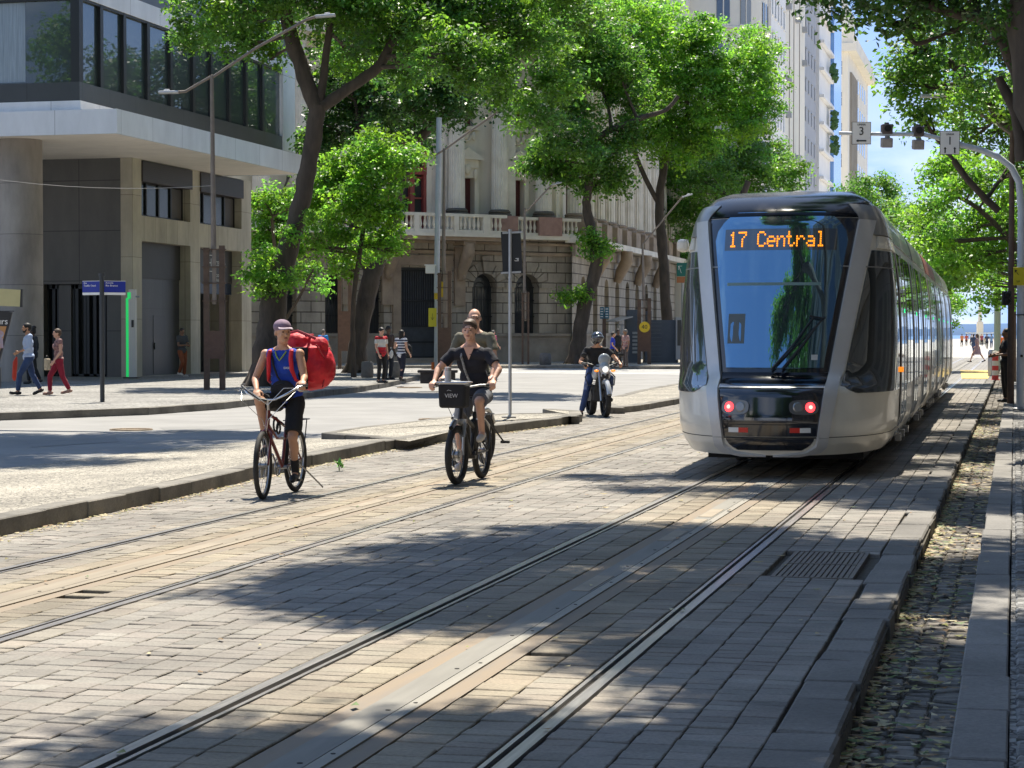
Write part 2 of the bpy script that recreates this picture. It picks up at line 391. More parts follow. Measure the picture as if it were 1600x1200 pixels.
def stones(name, cells, matr, h=.05, inset=.005, gap=.0032, jz=.003, tone=None, parent=None):
    """cells: (cx, cy, sx, sy, z, rot, colour) laid as separate dressed stones in one paved surface"""
    n = len(cells); V = np.zeros((n, 12, 3)); C = np.zeros((n, 4))
    for i, (cx, cy, sx, sy, z, ro, c) in enumerate(cells):
        hx = sx / 2 - gap * (0.6 + random.random() * .9); hy = sy / 2 - gap * (0.6 + random.random() * .9)
        zz = z + random.uniform(-jz, jz); tx = random.uniform(-jz, jz) * .6; ty = random.uniform(-jz, jz) * .6
        co, si = math.cos(ro), math.sin(ro)
        jit = [(random.uniform(-.4, .4) * gap, random.uniform(-.4, .4) * gap) for _ in range(4)]
        k = 0
        for lev, ins in ((-h, 0), (-inset * .9, 0), (0, inset)):
            for q, (ax, ay) in enumerate(((-1, -1), (1, -1), (1, 1), (-1, 1))):
                x = ax * (hx - ins) + jit[q][0]; y = ay * (hy - ins) + jit[q][1]
                V[i, k] = (cx + x * co - y * si, cy + x * si + y * co, zz + lev + ax * tx + ay * ty); k += 1
        C[i] = (*c, 1)
    base = (np.arange(n) * 12)[:, None, None]
    fl = []
    for lv in (0, 4):
        for q in range(4):
            q2 = (q + 1) % 4; fl.append((lv + q, lv + q2, lv + 4 + q2, lv + 4 + q))
    fl.append((8, 9, 10, 11)); fl = np.array(fl)
    Fc = (base + fl[None]).reshape(-1, 4)
    me = bpy.data.meshes.new(name); me.vertices.add(n * 12); me.vertices.foreach_set('co', V.reshape(-1))
    me.loops.add(Fc.size); me.loops.foreach_set('vertex_index', Fc.reshape(-1).astype(np.int32))
    me.polygons.add(len(Fc)); me.polygons.foreach_set('loop_start', np.arange(0, Fc.size, 4, dtype=np.int32))
    me.update(calc_edges=True)
    me.polygons.foreach_set('use_smooth', np.zeros(len(Fc), dtype=bool))
    at = me.color_attributes.new('tone', 'FLOAT_COLOR', 'POINT'); at.data.foreach_set('color', np.repeat(C, 12, axis=0).reshape(-1))
    me.materials.append(matr)
    o = bpy.data.objects.new(name, me); col.objects.link(o)
    if parent is not None: o.parent = parent
    return o
# ================================================================ GROUND, ROAD, TRACKS
asph = mat('asphalt', (.225, .22, .212), .85, var=.16, scale=.7, bump=.35, bscale=60)
asph2 = mat('ground_earth', (.16, .155, .15), .9, var=.2, scale=.2)
paleg = mat('plaza_slabs', (.42, .40, .36), .85, var=.12, scale=.5)
grout = mat('joint_sand', (.075, .066, .052), .95, var=.3, scale=20)
sheet('ground', [(-1200, -60), (900, -60), (900, 900), (-1200, 900)], -.30, asph2)
sheet('water', [(-4000, 900), (4000, 900), (4000, 9000), (-4000, 9000)], -2.2, mat('bay_water', (.03, .12, .26), .4, var=.1, scale=.02))
rd = [(-220, -30), (-8.9, -30), (-8.9, 150), (-220, 150)]
sheet('road', rd, 0.0, asph)
def wear(name, pts, z, c):
    return sheet(name, pts, z, c)
# ---- paved track bed: every sett laid separately between the rails
sett = attr_mat('granite_setts', .8, .6, 26, .42, .75)
rails = [(-6.93, 'l'), (-5.38, 'l'), (-3.42, 'r'), (-1.94, 'r')]
strips = [(-6.12, .46), (-2.69, .46)]
sheet('track_bed_bottom', [(-8.9, -30), (-.70, -30), (-.70, 150), (-8.9, 150)], -.035, grout)
bounds = [-8.9, -6.93 - .07, -6.93 + .07, -6.12 - .23, -6.12 + .23, -5.38 - .07, -5.38 + .07, -3.42 - .07, -3.42 + .07, -2.69 - .23, -2.69 + .23, -1.94 - .07, -1.94 + .07, -.98]
HOLES = [tuple(G(*p_, 0))[:2] for p_ in ((82, 930), (100, 932), (268, 877), (785, 836), (840, 1022), (858, 1022), (152, 925))]
cells = []
for k in range(0, len(bounds), 2):
    a, b = bounds[k], bounds[k + 1]; nc = max(1, round((b - a) / .19)); cw = (b - a) / nc
    for c_ in range(nc):
        y = 2.5 + random.random() * .1; cx = a + (c_ + .5) * cw
        while y < 64:
            ln = random.uniform(.11, .165) if random.random() < .9 else random.uniform(.17, .22)
            if y > 40: ln *= 1.7
            g = random.gauss(.226, .018); wv = random.uniform(.97, 1.02)
            near = min(abs(cx - s_[0]) for s_ in strips)
            rust = max(0, 1 - (near - .3) / .35) * .5 + max(0, 1 - min(abs(cx - r_[0]) for r_ in rails) / .3) * .35
            cc = (g * (1.06 + .20 * rust), g * (.97 * wv), g * (.84 * wv * (1 - .40 * rust)))
            if (random.random() < .0015 and y < 34) or any(abs(cx - h_[0]) < .10 and abs(y + ln / 2 - h_[1]) < .09 for h_ in HOLES): y += ln; continue
            if not (-1.62 < cx < -1.06 and 14.0 < y + ln / 2 < 15.75):
                cells.append((cx, y + ln / 2, cw, ln, 0.0, random.uniform(-.012, .012), cc))
            y += ln
stones('track_bed', cells, sett)['kind'] = 'structure'
farbed = stone_mat('far_setts', None, (.27, .26, .24), (.21, .20, .185), (.08, .075, .065), .4, .2, .02, .3, wall=False, bump=.3)
sheet('track_bed_far', [(-8.9, 64), (-.98, 64), (-.98, 150), (-8.9, 150)], -.004, farbed)
# edge of the track platform: long irregular granite blocks
cells = []; y = 1.5
while y < 150:
    ln = random.uniform(.32, .85); g = random.uniform(.15, .215)
    cells.append((-.84 + random.uniform(-.012, .012), y + ln / 2, .27 + random.uniform(-.02, .03), ln, .004, random.uniform(-.012, .012), (g * 1.06, g * .99, g * .88))); y += ln
stones('platform_kerb', cells, sett, h=.22, gap=.004, inset=.014, jz=.006)['kind'] = 'structure'
# gutter with rough cobbles
sheet('gutter_bottom', [(-.72, -30), (-.22, -30), (-.22, 150), (-.72, 150)], -.158, mat('gutter_silt', (.085, .072, .052), .95, var=.5, scale=12))
cells = []
for c_ in range(3):
    y = 1.5
    while y < 120:
        ln = random.uniform(.075, .125) * (1 if y < 45 else 2); g = random.uniform(.13, .22)
        if random.random() > .05:
            cells.append((-.61 + c_ * .148 + random.uniform(-.010, .010), y + ln / 2, .146, ln, -.14, random.uniform(-.06, .06), (g * 1.12, g, g * .84)))
        y += ln
stones('gutter', cells, attr_mat('gutter_setts', .85, .7, 24, .5, 1.3), h=.05, inset=.009, gap=.007, jz=.007)['kind'] = 'structure'
cells = []; y = 1.0
while y < 150:
    ln = random.uniform(.8, 1.5); g = random.uniform(.17, .22)
    cells.append((-.13 + random.uniform(-.006, .006), y + ln / 2, .235, ln, .008, 0, (g * 1.04, g * .99, g * .91))); y += ln
stones('sidewalk_kerb', cells, sett, h=.22, gap=.005, inset=.008)['kind'] = 'structure'
calc = calcada_mat()
calcd = calcada_mat('worn_mosaic', (.30, .29, .27), (.13, .125, .12), 13)
sheet('sidewalk_right', [(-.01, -30), (30, -30), (30, 150), (-.01, 150)], -.006, calcd)
cells = []
for c_ in range(5):
    y = 2.5
    while y < 40:
        ln = random.uniform(.06, .11); g = random.uniform(.14, .34)
        cells.append((.055 + c_ * .085, y + ln / 2, .082, ln, .012, random.uniform(-.12, .12), (g, g * .98, g * .93))); y += ln
stones('sidewalk_edge_setts', cells, MATS['gutter_setts'], h=.03, inset=.012, gap=.005, jz=.006)['kind'] = 'structure'
# ---- rails and ground power strips
steel = mat('worn_rail_steel', (.42, .40, .38), .32, .9, var=.25, scale=6, aniso=(8, .3, 8))
rubber = mat('rail_groove_grime', (.030, .027, .024), .9, var=.4, scale=10)
for i, (x, sd) in enumerate(rails):
    rt = thing('rail', ['grooved steel rail nearest the island kerb', 'grooved steel rail just left of the middle of the track bed', 'bright worn rail running under the left side of the tram', 'bright worn rail running under the right side of the tram, deep dark groove'][i], 'rail', (x, 0, 0))
    m = MB(); m.span((-.075, -20, -.05), (.075, 149, -.018)); m.build('rail_bed', rubber, rt)
    s = 1 if i % 2 == 1 else -1
    m = MB(); m.span((min(0, s * .058), -20, -.04), (max(0, s * .058), 149, .003)); m.build('rail_head', steel, rt)
    m = MB(); xx = -s * .045; m.span((xx - .011, -20, -.04), (xx + .011, 149, 0)); m.build('rail_lip', steel, rt)
    rt['kind'] = 'structure'
tan = mat('stained_concrete', (.25, .19, .125), .85, c2=(.19, .165, .135), scale=1.6, bump=.2, aniso=(3, .5, 1))
strip_c = mat('power_rail_grey', (.185, .175, .15), .75, var=.12, scale=2.5, aniso=(4, .4, 1))
strip_m = mat('power_rail_metal', (.24, .225, .19), .65, .1, var=.12, scale=2, aniso=(4, .4, 1))
tanp = mat('power_rail_pale', (.26, .215, .155), .7, var=.15, scale=6)
for i, (x, wd) in enumerate(strips):
    st = thing('power_rail', ['tan stained ground power strip in the middle of the left track', 'broad grey and tan ground power strip in the middle of the tram track'][i], 'power rail', (x, 0, 0)); st['kind'] = 'structure'
    m = MB(); m.span((-.22, -20, -.05), (-.105, 149, -.004)); m.span((.115, -20, -.05), (.22, 149, -.004)); m.build('concrete_edge', tan, st)
    m = MB(); m.span((-.103, -20, -.05), (.045, 149, .004)); m.build('insulator', strip_c if i else mat('dusty_strip', (.235, .20, .15), .85, var=.2, scale=2, aniso=(3, .4, 1)), st)
    m = MB(); m.span((.05, -20, -.05), (.113, 149, .004)); m.build('conductor', strip_m if i else MATS['dusty_strip'], st)
    m = MB()
    for yy in (16.2, 17.3, 18.4, 12.9, 24.0, 25.1):
        if i == 0: yy += 1.4
        m.span((-.09, yy, .003), (.03, yy + .85, .0075))
    m.build('cover_plate', tanp, st)
    m = MB()
    for yy in np.arange(4, 60, 1.15):
        m.cyl((.01, yy, .004), (.01, yy, .0065), .012); m.cyl((.078, yy + .2, .004), (.078, yy + .2, .0065), .01)
    m.build('bolt', rubber, st)
# drain grate between the rail and the platform edge
gt = thing('drain_grate', 'rusty iron drain grate set in the setts right of the tram rail', 'drain grate', (-1.34, 14.87, 0))
iron = mat('grate_iron', (.16, .14, .12), .65, .6, var=.3, scale=30)
m = MB(); m.span((-.28, -.86, -.03), (-.25, .86, .004)); m.span((.25, -.86, -.03), (.28, .86, .004)); m.span((-.25, -.86, -.03), (.25, -.83, .004)); m.span((-.25, .83, -.03), (.25, .86, .004)); m.span((-.25, -.015, -.03), (.25, .015, .004)); m.build('frame', iron, gt)
m = MB()
for k in range(13): xx = -.228 + k * .038; m.span((xx - .014, -.83, -.03), (xx + .014, .83, 0.0))
m.build('bars', iron, gt)
# ---- pale mosaic island beside the track
isk = [(-8.05, 2), (-8.06, 9), (-8.10, 15.3), (-8.22, 18.8), (-8.55, 23.5), (-8.70, 27.8), (-8.45, 32.5), (-8.02, 36.4), (-7.98, 38.0), (-8.35, 39.6), (-9.1, 40.5)]
def densify(pl, step):
    o_ = []
    for a, b in zip(pl[:-1], pl[1:]):
        a = Vector(a); b = Vector(b); n_ = max(1, int((b - a).length / step + .5))
        for k in range(n_): o_.append(a.lerp(b, k / n_))
    o_.append(Vector(pl[-1])); return o_
kerbm = attr_mat('kerb_granite', .85, .6, 18, .5, 1.8)
def kerb(name, pl, z, wd=.24, h=.22, side=-1, L_=.7, tone=.19, z1=None):
    """blocks along a polyline: pl runs along the outer top edge; side says where the body lies"""
    pts = densify(pl, L_); cs = []
    n_ = len(pts) - 1
    for i_ in range(n_):
        a, b = pts[i_], pts[i_ + 1]; d = b - a; nr = Vector((-d.y, d.x)).normalized() * side
        c_ = (a + b) / 2 + nr * (wd / 2 + random.uniform(-.012, .012)); g = tone * random.uniform(.85, 1.12)
        zz = z if z1 is None else z + (z1 - z) * (i_ + .5) / n_
        cs.append((c_.x, c_.y, d.length + .004, wd, zz, math.atan2(d.y, d.x), (g * 1.06, g * .98, g * .84)))
    o = stones(name, cs, kerbm, h=h, gap=.0015, inset=.012, jz=.005); o['kind'] = 'structure'; return o
kerb('island_kerb', isk, .15, side=1, h=.2, L_=.95)
inner = [(p[0] - .22, p[1]) for p in isk]
A_ = G(497, 678, .02); B_ = G(650, 692, .14); A2 = G(503, 676, .15); B2 = G(640, 688.5, .15)
back = [G(px, py, .006) for px, py in ((-260, 765), (0, 733), (150, 714), (300, 697), (390, 690), (440, 685), (497, 683))]
foot = [G(594, 700, .0), G(640, 696, .05)]
# near half: falls from the kerb down to the road (a lowered crossing)
ked = [Vector(p) for p in inner if p[1] < 31.2] + [Vector((inner[6][0] + .06, 31.3))]
me_top = MB(); n_ = 40
def interp(pl, t):
    ls = [0]
    for a, b in zip(pl[:-1], pl[1:]): ls.append(ls[-1] + (Vector(b[:2]) - Vector(a[:2])).length)
    q = t * ls[-1]
    for i_ in range(len(pl) - 1):
        if q <= ls[i_ + 1] or i_ == len(pl) - 2:
            k = (q - ls[i_]) / max(1e-6, ls[i_ + 1] - ls[i_]); return Vector(pl[i_][:2]).lerp(Vector(pl[i_ + 1][:2]), k)
bk = [Vector((-12.2, 2))] + [Vector(p[:2]) for p in back] + [Vector(p[:2]) for p in foot]
rows = []
for i_ in range(n_ + 1):
    t = i_ / n_; a = interp(ked, t); b = interp(bk, t); row = []
    for j in range(13):
        q = a.lerp(b, j / 12); u = j / 12
        row.append((q.x, q.y, .14 * (1 - u) ** 1.2 + .008 + .012 * math.sin(q.x * 3 + q.y * 1.7) * u * (1 - u)))
    rows.append(row)
me_top.grid(rows); struct('island', me_top, calc, smooth=True)
# far half: level top with its own kerb face towards the lowered part
ib = [G(px, py, .15) for px, py in ((503, 676), (560, 667), (640, 658), (700, 651), (790, 646), (870, 645), (905, 650))]
poly = [(B2.x, B2.y), (A2.x, A2.y)] + [(p.x, p.y) for p in ib[1:]] + [(p[0], p[1]) for p in reversed(inner) if 31.5 < p[1]]
sheet('island_top', poly, .142, calc)
kerb('island_inner_kerb', [tuple(B2.lerp(A2, .16))[:2], (A2.x, A2.y)], .156, wd=.2, h=.24, side=-1, L_=.75, tone=.12)
kerb('island_back_kerb', [(p.x, p.y) for p in ib], .15, wd=.16, h=.2, side=-1, L_=1.0)
# second island further up the street
i2 = [G(px, py, .13) for px, py in ((938, 629), (958, 637), (1000, 633), (1065, 622), (1120, 612))]
i2b = [G(px, py, .13) for px, py in ((1120, 596), (1065, 598), (1005, 608), (960, 619))]
sheet('far_island', [(p.x, p.y) for p in i2 + i2b], .125, calc)
kerb('far_island_kerb', [(p.x, p.y) for p in i2], .135, side=1, L_=1.1)
kerb('far_island_back_kerb', [(p.x, p.y) for p in i2b], .135, side=1, L_=1.1)
# ---- corner sidewalk on the left and the sidewalk of the old palace
pav = calcada_mat('grey_mosaic', (.34, .33, .30), (.22, .21, .20), 11)
fr = [G(px, py, .15) for px, py in ((-420, 668), (-200, 656), (0, 645), (120, 641), (232, 637), (350, 629), (430, 620), (500, 611), (560, 605), (610, 597), (655, 587), (672, 578))]
bkp = [G(px, py, .15) for px, py in ((655, 575), (600, 576), (480, 577), (395, 573))]
sheet('sidewalk_left', [(p.x, p.y) for p in fr + bkp] + [(-70, 95), (-70, 40)], .148, pav)
kerb('sidewalk_left_kerb', [(p.x, p.y) for p in fr], .152, side=1, L_=1.2, tone=.2, wd=.22, h=.24)
hp = [G(px, py, .15) for px, py in ((1075, 572), (1000, 572), (900, 571), (800, 571), (700, 571), (560, 572), (420, 573))]
sheet('palace_sidewalk', [(p.x, p.y) for p in hp] + [(-60, 100), (-60, 160), (-20, 160)], .148, calc)
kerb('palace_sidewalk_kerb', [(p.x, p.y) for p in hp], .152, side=-1, L_=1.5, tone=.28)
# faint painted marks
for lab_, px_, py_, r_ in (('round iron manhole cover in the sunlit asphalt behind the island', 681, 656, .30), ('round iron manhole cover in the asphalt left of the courier', 205, 672, .33), ('round iron cover far out on the crossing', 640, 606, .35)):
    p_ = G(px_, py_, 0); mh = thing('manhole_cover', lab_, 'manhole cover', (p_.x, p_.y, 0)); mm = MB(); mm.lathe([(r_, -.01), (r_, .006), (r_ * .9, .008), (.001, .008)], (0, 0, 0), 28); mm.build('lid', mat('cover_iron', (.20, .15, .10), .7, .3, var=.3, scale=30), mh); mm = MB(); mm.torus((0, 0, .004), r_ * 1.08, .02, 'Z', 28, 5); mm.build('ring', MATS['cover_iron'], mh)
patchm = mat('asphalt_patch', (.20, .197, .19), .9, var=.12, scale=1.5, bump=.3, bscale=50)
for pts_ in (((250, 668), (420, 662), (440, 668), (262, 675)), ((700, 628), (880, 622), (885, 626), (702, 633)), ((40, 690), (180, 682), (186, 690), (50, 699))):
    sheet('asphalt_patch', [tuple(G(*p_, .004))[:2] for p_ in pts_], .004, patchm)
wp = mat('worn_paint', (.55, .55, .53), .7, var=.25, scale=3)
yp = mat('yellow_paint', (.62, .42, .10), .7, var=.2, scale=3)
def quad_px(name, pts, z, m_): return sheet(name, [tuple(G(*p, z))[:2] for p in pts], z, m_)
for k, yy in enumerate((86, 89, 92, 95, 98)):
    sheet('crosswalk_marking', [(-24, yy), (-9.2, yy - 3), (-9.2, yy - 2.2), (-24, yy + .8)], .004, wp)
sheet('crosswalk_yellow', [(-1.9, 78), (-.95, 78), (-.95, 96), (-2.4, 96)], .012, yp)
sheet('plaza', [(-120, 150), (60, 150), (60, 700), (-120, 700)], -.02, paleg)
# ---- fallen leaves and silt
leafm = attr_mat('fallen_leaf', .6, .2, 30, .15, 3)
def scatter(name, n_, fx, cols, size=(.022, .05)):
    V = []; Fc = []; C = []
    for i_ in range(n_):
        p = fx(); a = random.random() * 6.28; s_ = random.uniform(*size); w_ = s_ * random.uniform(.35, .5); b = len(V)
        ca, sa = math.cos(a), math.sin(a); cu = random.uniform(.003, .014)
        for u, v, h in ((-1, 0, cu), (0, -1, 0), (1, 0, cu), (0, 1, .3 * cu)):
            V.append((p[0] + ca * u * s_ - sa * v * w_, p[1] + sa * u * s_ + ca * v * w_, p[2] + h + .004))
        Fc.append((b, b + 1, b + 2, b + 3)); c = random.choice(cols); C += [(*c, 1)] * 4
    me = bpy.data.meshes.new(name); me.from_pydata(V, [], Fc); me.update()
    at = me.color_attributes.new('tone', 'FLOAT_COLOR', 'POINT'); at.data.foreach_set('color', np.array(C).reshape(-1)); me.materials.append(leafm)
    o = bpy.data.objects.new(name, me); col.objects.link(o); o['kind'] = 'stuff'; return o
lc = [(.30, .25, .09), (.22, .22, .06), (.36, .28, .13), (.27, .16, .07), (.42, .36, .20), (.18, .12, .06), (.12, .18, .06)]
def in_gutter():
    y = 4.5 + random.random() ** 1.5 * 45
    x = random.uniform(-.68, -.24) if random.random() < .5 else -.70 + abs(random.gauss(0, .07))
    return (x, y, -.128)
tag(scatter('gutter_leaves', 3400, in_gutter, lc), 'yellow and green fallen leaves lying in the cobbled gutter', 'fallen leaves')
def by_kerb():
    t = random.random(); p = interp(isk[:8], t); return (p.x + abs(random.gauss(0, .10)) + .01, p.y, 0)
tag(scatter('kerb_leaves', 1500, by_kerb, lc[:4] + [(.45, .36, .2), (.5, .42, .25)], (.015, .035)), 'dry leaves gathered along the foot of the island kerb', 'fallen leaves')
tag(scatter('track_leaves', 170, lambda: (random.uniform(-7.8, .5), random.uniform(6, 32), .006), lc), 'single green leaves strewn over the track setts', 'fallen leaves')
wd_ = thing('weed', 'small bright green weed growing at the foot of the island kerb', 'plant', tuple(G(530, 736, 0)))
m = MB()
for i_ in range(26):
    a = random.random() * 6.28; e = random.uniform(.3, 1.2); l_ = random.uniform(.05, .12)
    p = Vector((random.uniform(-.03, .03), random.uniform(-.03, .03), random.uniform(.02, .08))); d = Vector((math.cos(a) * math.cos(e), math.sin(a) * math.cos(e), math.sin(e)))
    s_ = d.cross(Vector((0, 0, 1))).normalized() * .017
    m.add([p, p + d * l_ * .5 + s_, p + d * l_, p + d * l_ * .5 - s_], [(0, 1, 2, 3)])
m.build('leaves', mat('weed_green', (.12, .3, .04), .6, var=.3), wd_, fix=False)
m = MB()
for a in (0, 2, 4): m.tube([(0, 0, 0), (.02 * math.cos(a), .02 * math.sin(a), .09)], [.004, .002], 5)
m.build('stem', MATS['weed_green'], wd_)
# hills over the bay
def hills(name, y0, h, x0, x1, c, seed):
    m = MB(); top = []; n_ = 120; random.seed(seed)
    rows = [[], [], []]
    for i_ in range(n_ + 1):
        x = x0 + (x1 - x0) * i_ / n_; z = h * (.55 + .5 * mnoise.noise(Vector((x * .0011, seed, 0))) + .16 * mnoise.noise(Vector((x * .006, seed, 3))))
        rows[0].append((x, y0, -3)); rows[1].append((x, y0 + h * 2, max(4, z))); rows[2].append((x, y0 + h * 9, -3))
    m.grid(rows); struct(name, m, c, smooth=True)
hills('hills', 6200, 62, -3500, 3500, mat('far_hills', (.045, .10, .20), .95, var=.15, scale=.004), 3)  # blue of the distant haze is put into the hill colour
random.seed(11)
# ================================================================ BUILDINGS
def frame_obj(name, label, cat, org, ang):
    """a thing whose local x runs along its front, local -y faces out, z up"""
    return thing(name, label, cat, (org[0], org[1], 0), ang)
def wall_open(m, u0, u1, z0, z1, ops, yf=0.0, dep=.4, seg=10):
    """front wall with openings (ua, ub, zs, zt, rise); reveals go back by dep"""
    ops = sorted(ops); u = u0
    for (a, b, zs, zt, rise) in ops:
        if a > u: m.add([(u, yf, z0), (a, yf, z0), (a, yf, z1), (u, yf, z1)], [(0, 1, 2, 3)])
        if zs > z0: m.add([(a, yf, z0), (b, yf, z0), (b, yf, zs), (a, yf, zs)], [(0, 1, 2, 3)])
        n_ = seg if rise else 1; top = []
        for k in range(n_ + 1):
            x = a + (b - a) * k / n_; q = (x - (a + b) / 2) / ((b - a) / 2)
            top.append((x, zt - rise + rise * math.sqrt(max(0, 1 - q * q)) if rise else zt))
        for (xa, za), (xb, zb) in zip(top[:-1], top[1:]):
            m.add([(xa, yf, za), (xb, yf, zb), (xb, yf, z1), (xa, yf, z1)], [(0, 1, 2, 3)])
            m.add([(xa, yf, za), (xb, yf, zb), (xb, yf + dep, zb), (xa, yf + dep, za)], [(3, 2, 1, 0)])
        m.add([(a, yf, zs), (a, yf + dep, zs), (a, yf + dep, top[0][1]), (a, yf, top[0][1])], [(0, 1, 2, 3)])
        m.add([(b, yf, zs), (b, yf + dep, zs), (b, yf + dep, top[-1][1]), (b, yf, top[-1][1])], [(3, 2, 1, 0)])
        m.add([(a, yf, zs), (b, yf, zs), (b, yf + dep, zs), (a, yf + dep, zs)], [(3, 2, 1, 0)])
        u = b
    if u < u1: m.add([(u, yf, z0), (u1, yf, z0), (u1, yf, z1), (u, yf, z1)], [(0, 1, 2, 3)])
    return m
gl_green = glass('office_glass', (.016, .030, .027), .05, .02)
gl_dark = glass('dark_glass', (.026, .030, .031), .02, .05)
gl_blue = glass('pale_glass', (.05, .07, .09), .25, .05)
alu = mat('dark_aluminium', (.03, .033, .034), .45, .4)
panel = stone_mat('dark_cladding', 0.0, (.115, .108, .096), (.10, .094, .084), (.018, .018, .018), 2.05, 1.78, .012, .25, rough=.5, bump=.3)
beige = stone_mat('beige_cladding', 0.0, (.50, .455, .35), (.45, .405, .31), (.14, .12, .095), 1.0, 2.2, .008, .35, rough=.7, bump=.2)
whitep = stone_mat('white_fascia_panels', 0.0, (.80, .81, .82), (.76, .78, .80), (.18, .18, .18), 2.4, 3.0, .008, .16, rough=.55, bump=.15)
soffit = mat('soffit_plaster', (.86, .79, .70), .8, var=.07, scale=1)
darkband = stone_mat('dark_band_panels', 0.0, (.05, .055, .058), (.045, .05, .052), (.012, .012, .012), 2.0, 4.0, .01, .2, rough=.35, bump=.1)

# ---- modern office building on the corner, left
ob = thing('office_building', 'modern office building with white canopy band, green glass upper storey and dark clad street level', 'building', (-30.3, 67, 0))
def lo(v): return (v[0] + 30.3, v[1] - 67, v[2])
SZ = 7.9
dw = MB()
zdoor = 3.45
da0 = ONY(68, 500, 67).x + 30.3; da1 = ONY(167, 500, 67).x + 30.3
wall_open(dw, -30, -.02, .1, SZ, [(da0, da1, .15, zdoor, 0)], 0, .6)
o_ = dw.build('wall', panel, ob)
m = MB()
bays = [(222, 298), (313, 378)]
ops = []; ops2 = []; fac = []
def Yof(px): return ONX(px, 500, -30.3).y - 67
for (a, b) in bays:
    ya, yb = Yof(a), Yof(b)
    fac.append((ya, yb))
def side(u, y, z): return (-y, u, z)       # front plane x=0 looking to +x ; u runs along +Y
mm_ = MB(); opl = []
for ya, yb in fac:
    opl.append((ya, yb, .15, 5.0, 0))
w1 = MB(); wall_open(w1, 0, 11.3, .1, 5.9, opl, 0, .55)
w2 = MB(); wall_open(w2, 0, 11.3, 5.9, SZ, [(ya, yb, 5.9, SZ - .01, 0) for ya, yb in fac], 0, .55)
st = MB(); st.v = [side(*q) for q in w1.v] + [side(*q) for q in w2.v]; st.f = w1.f + [tuple(i + len(w1.v) for i in q) for q in w2.f]; st.m = [0] * len(st.f)
st.span((-.45, -.002, .1), (-.001, .0, SZ))
st.build('stone_front', beige, ob)
m = MB(); m.span((-12, 11.3, .1), (-.01, 11.6, SZ)); m.build('end_wall', beige, ob)
for k, (ya, yb) in enumerate(fac):
    f = MB(); f.span((-.56, ya, 3.7), (-.42, yb, 5.0)); f.build('sign_panel', mat('charcoal_panel', (.045, .043, .042), .55, var=.1, scale=3), ob)
    f = MB(); f.span((-.50, ya, 7.13), (.05, yb + .12, 7.86)); ls = f.build('louvre_box', mat('brown_louvre', (.045, .036, .034), .5, .2, var=.1), ob)
    s_ = MB()
    for z in np.arange(7.2, 7.84, .07): s_.span((.05, ya + .05, z), (.062, yb + .07, z + .02))
    s_.build('slats', alu, ls)
    f = MB(); f.span((-.42, ya, 5.92), (-.36, yb, 7.1)); wn = f.build('window', mat('dim_pane', (.016, .022, .022), .2, spec=.35), ob)
    s_ = MB(); n_ = 4
    for q in range(n_ + 1): yy = ya + (yb - ya) * q / n_; s_.span((-.40, yy - .05, 5.9), (-.30, yy + .05, 7.13))
    s_.span((-.40, ya, 5.9), (-.30, yb, 5.98)); s_.build('mullions', alu, wn)
    s_ = MB(); s_.span((-.5, yb - 1.0, 5.92), (-.34, yb - .05, 7.1)); s_.build('blind', mat('grey_blind', (.10, .09, .085), .8), wn)
f = MB(); f.span((-.56, fac[0][0], .12), (-.47, fac[0][1], 3.7)); f.build('shop_shutter', stone_mat('steel_shutter', 0.0, (.060, .060, .060), (.055, .055, .056), (.02, .02, .02), 1.6, 2.6, .008, .3, rough=.45, bump=.2), ob)
f = MB(); yy = sum(fac[0]) / 2 - .2; f.span((-.468, yy, .2), (-.455, yy + 1.1, 2.35)); dd = f.build('door', mat('grey_door', (.042, .042, .043), .4, .2), ob)
f = MB(); f.span((-.455, yy + .06, 1.1), (-.42, yy + .1, 1.35)); f.build('handle', alu, dd)
# second bay: lit shop entrance
f = MB(); ya, yb = fac[1]; f.span((-1.7, ya, .12), (-1.6, yb, 3.65)); f.build('shop_back', mat('shop_dark', (.02, .025, .03), .6), ob)
f = MB(); f.span((-1.3, ya + .25, 1.55), (-1.2, ya + 2.45, 3.2)); f.span((-1.3, ya + 1.2, .3), (-1.2, ya + 2.45, 1.55)); f.build('shop_banner', mat('amber_panel', (.50, .24, .03), .5, emit=(.8, .42, .06), estr=.12), ob)
f = MB(); f.span((-1.35, ya + 2.6, .3), (-1.25, ya + 2.75, 3.3)); f.span((-.6, ya, 3.25), (-.45, yb, 3.68)); f.build('shop_frame', mat('navy_frame', (.012, .025, .05), .4), ob)
wtx = mat('sign_white', (.55, .55, .52), .6)
RX = (math.pi / 2, 0, math.pi / 2)
text_part('CENTRO', .26, wtx, ob, (-.415, ya + 3.1, 4.45), RX); text_part('H', .5, wtx, ob, (-.415, ya + 2.0, 4.45), RX)
text_part('ESTACIO', .17, wtx, ob, (-.415, ya + 2.6, 3.98), RX); text_part('CENTRAL', .17, wtx, ob, (-.415, ya + 2.6, 3.8), RX)
f = MB(); f.span((-.42, ya + 1.6, 4.12), (-.412, ya + 2.4, 4.15)); f.span((-.42, ya + 1.6, 4.75), (-.412, ya + 2.4, 4.78)); f.span((-.42, ya + 1.6, 4.15), (-.412, ya + 1.63, 4.75)); f.span((-.42, ya + 2.37, 4.15), (-.412, ya + 2.4, 4.75)); f.build('emblem_frame', wtx, ob)
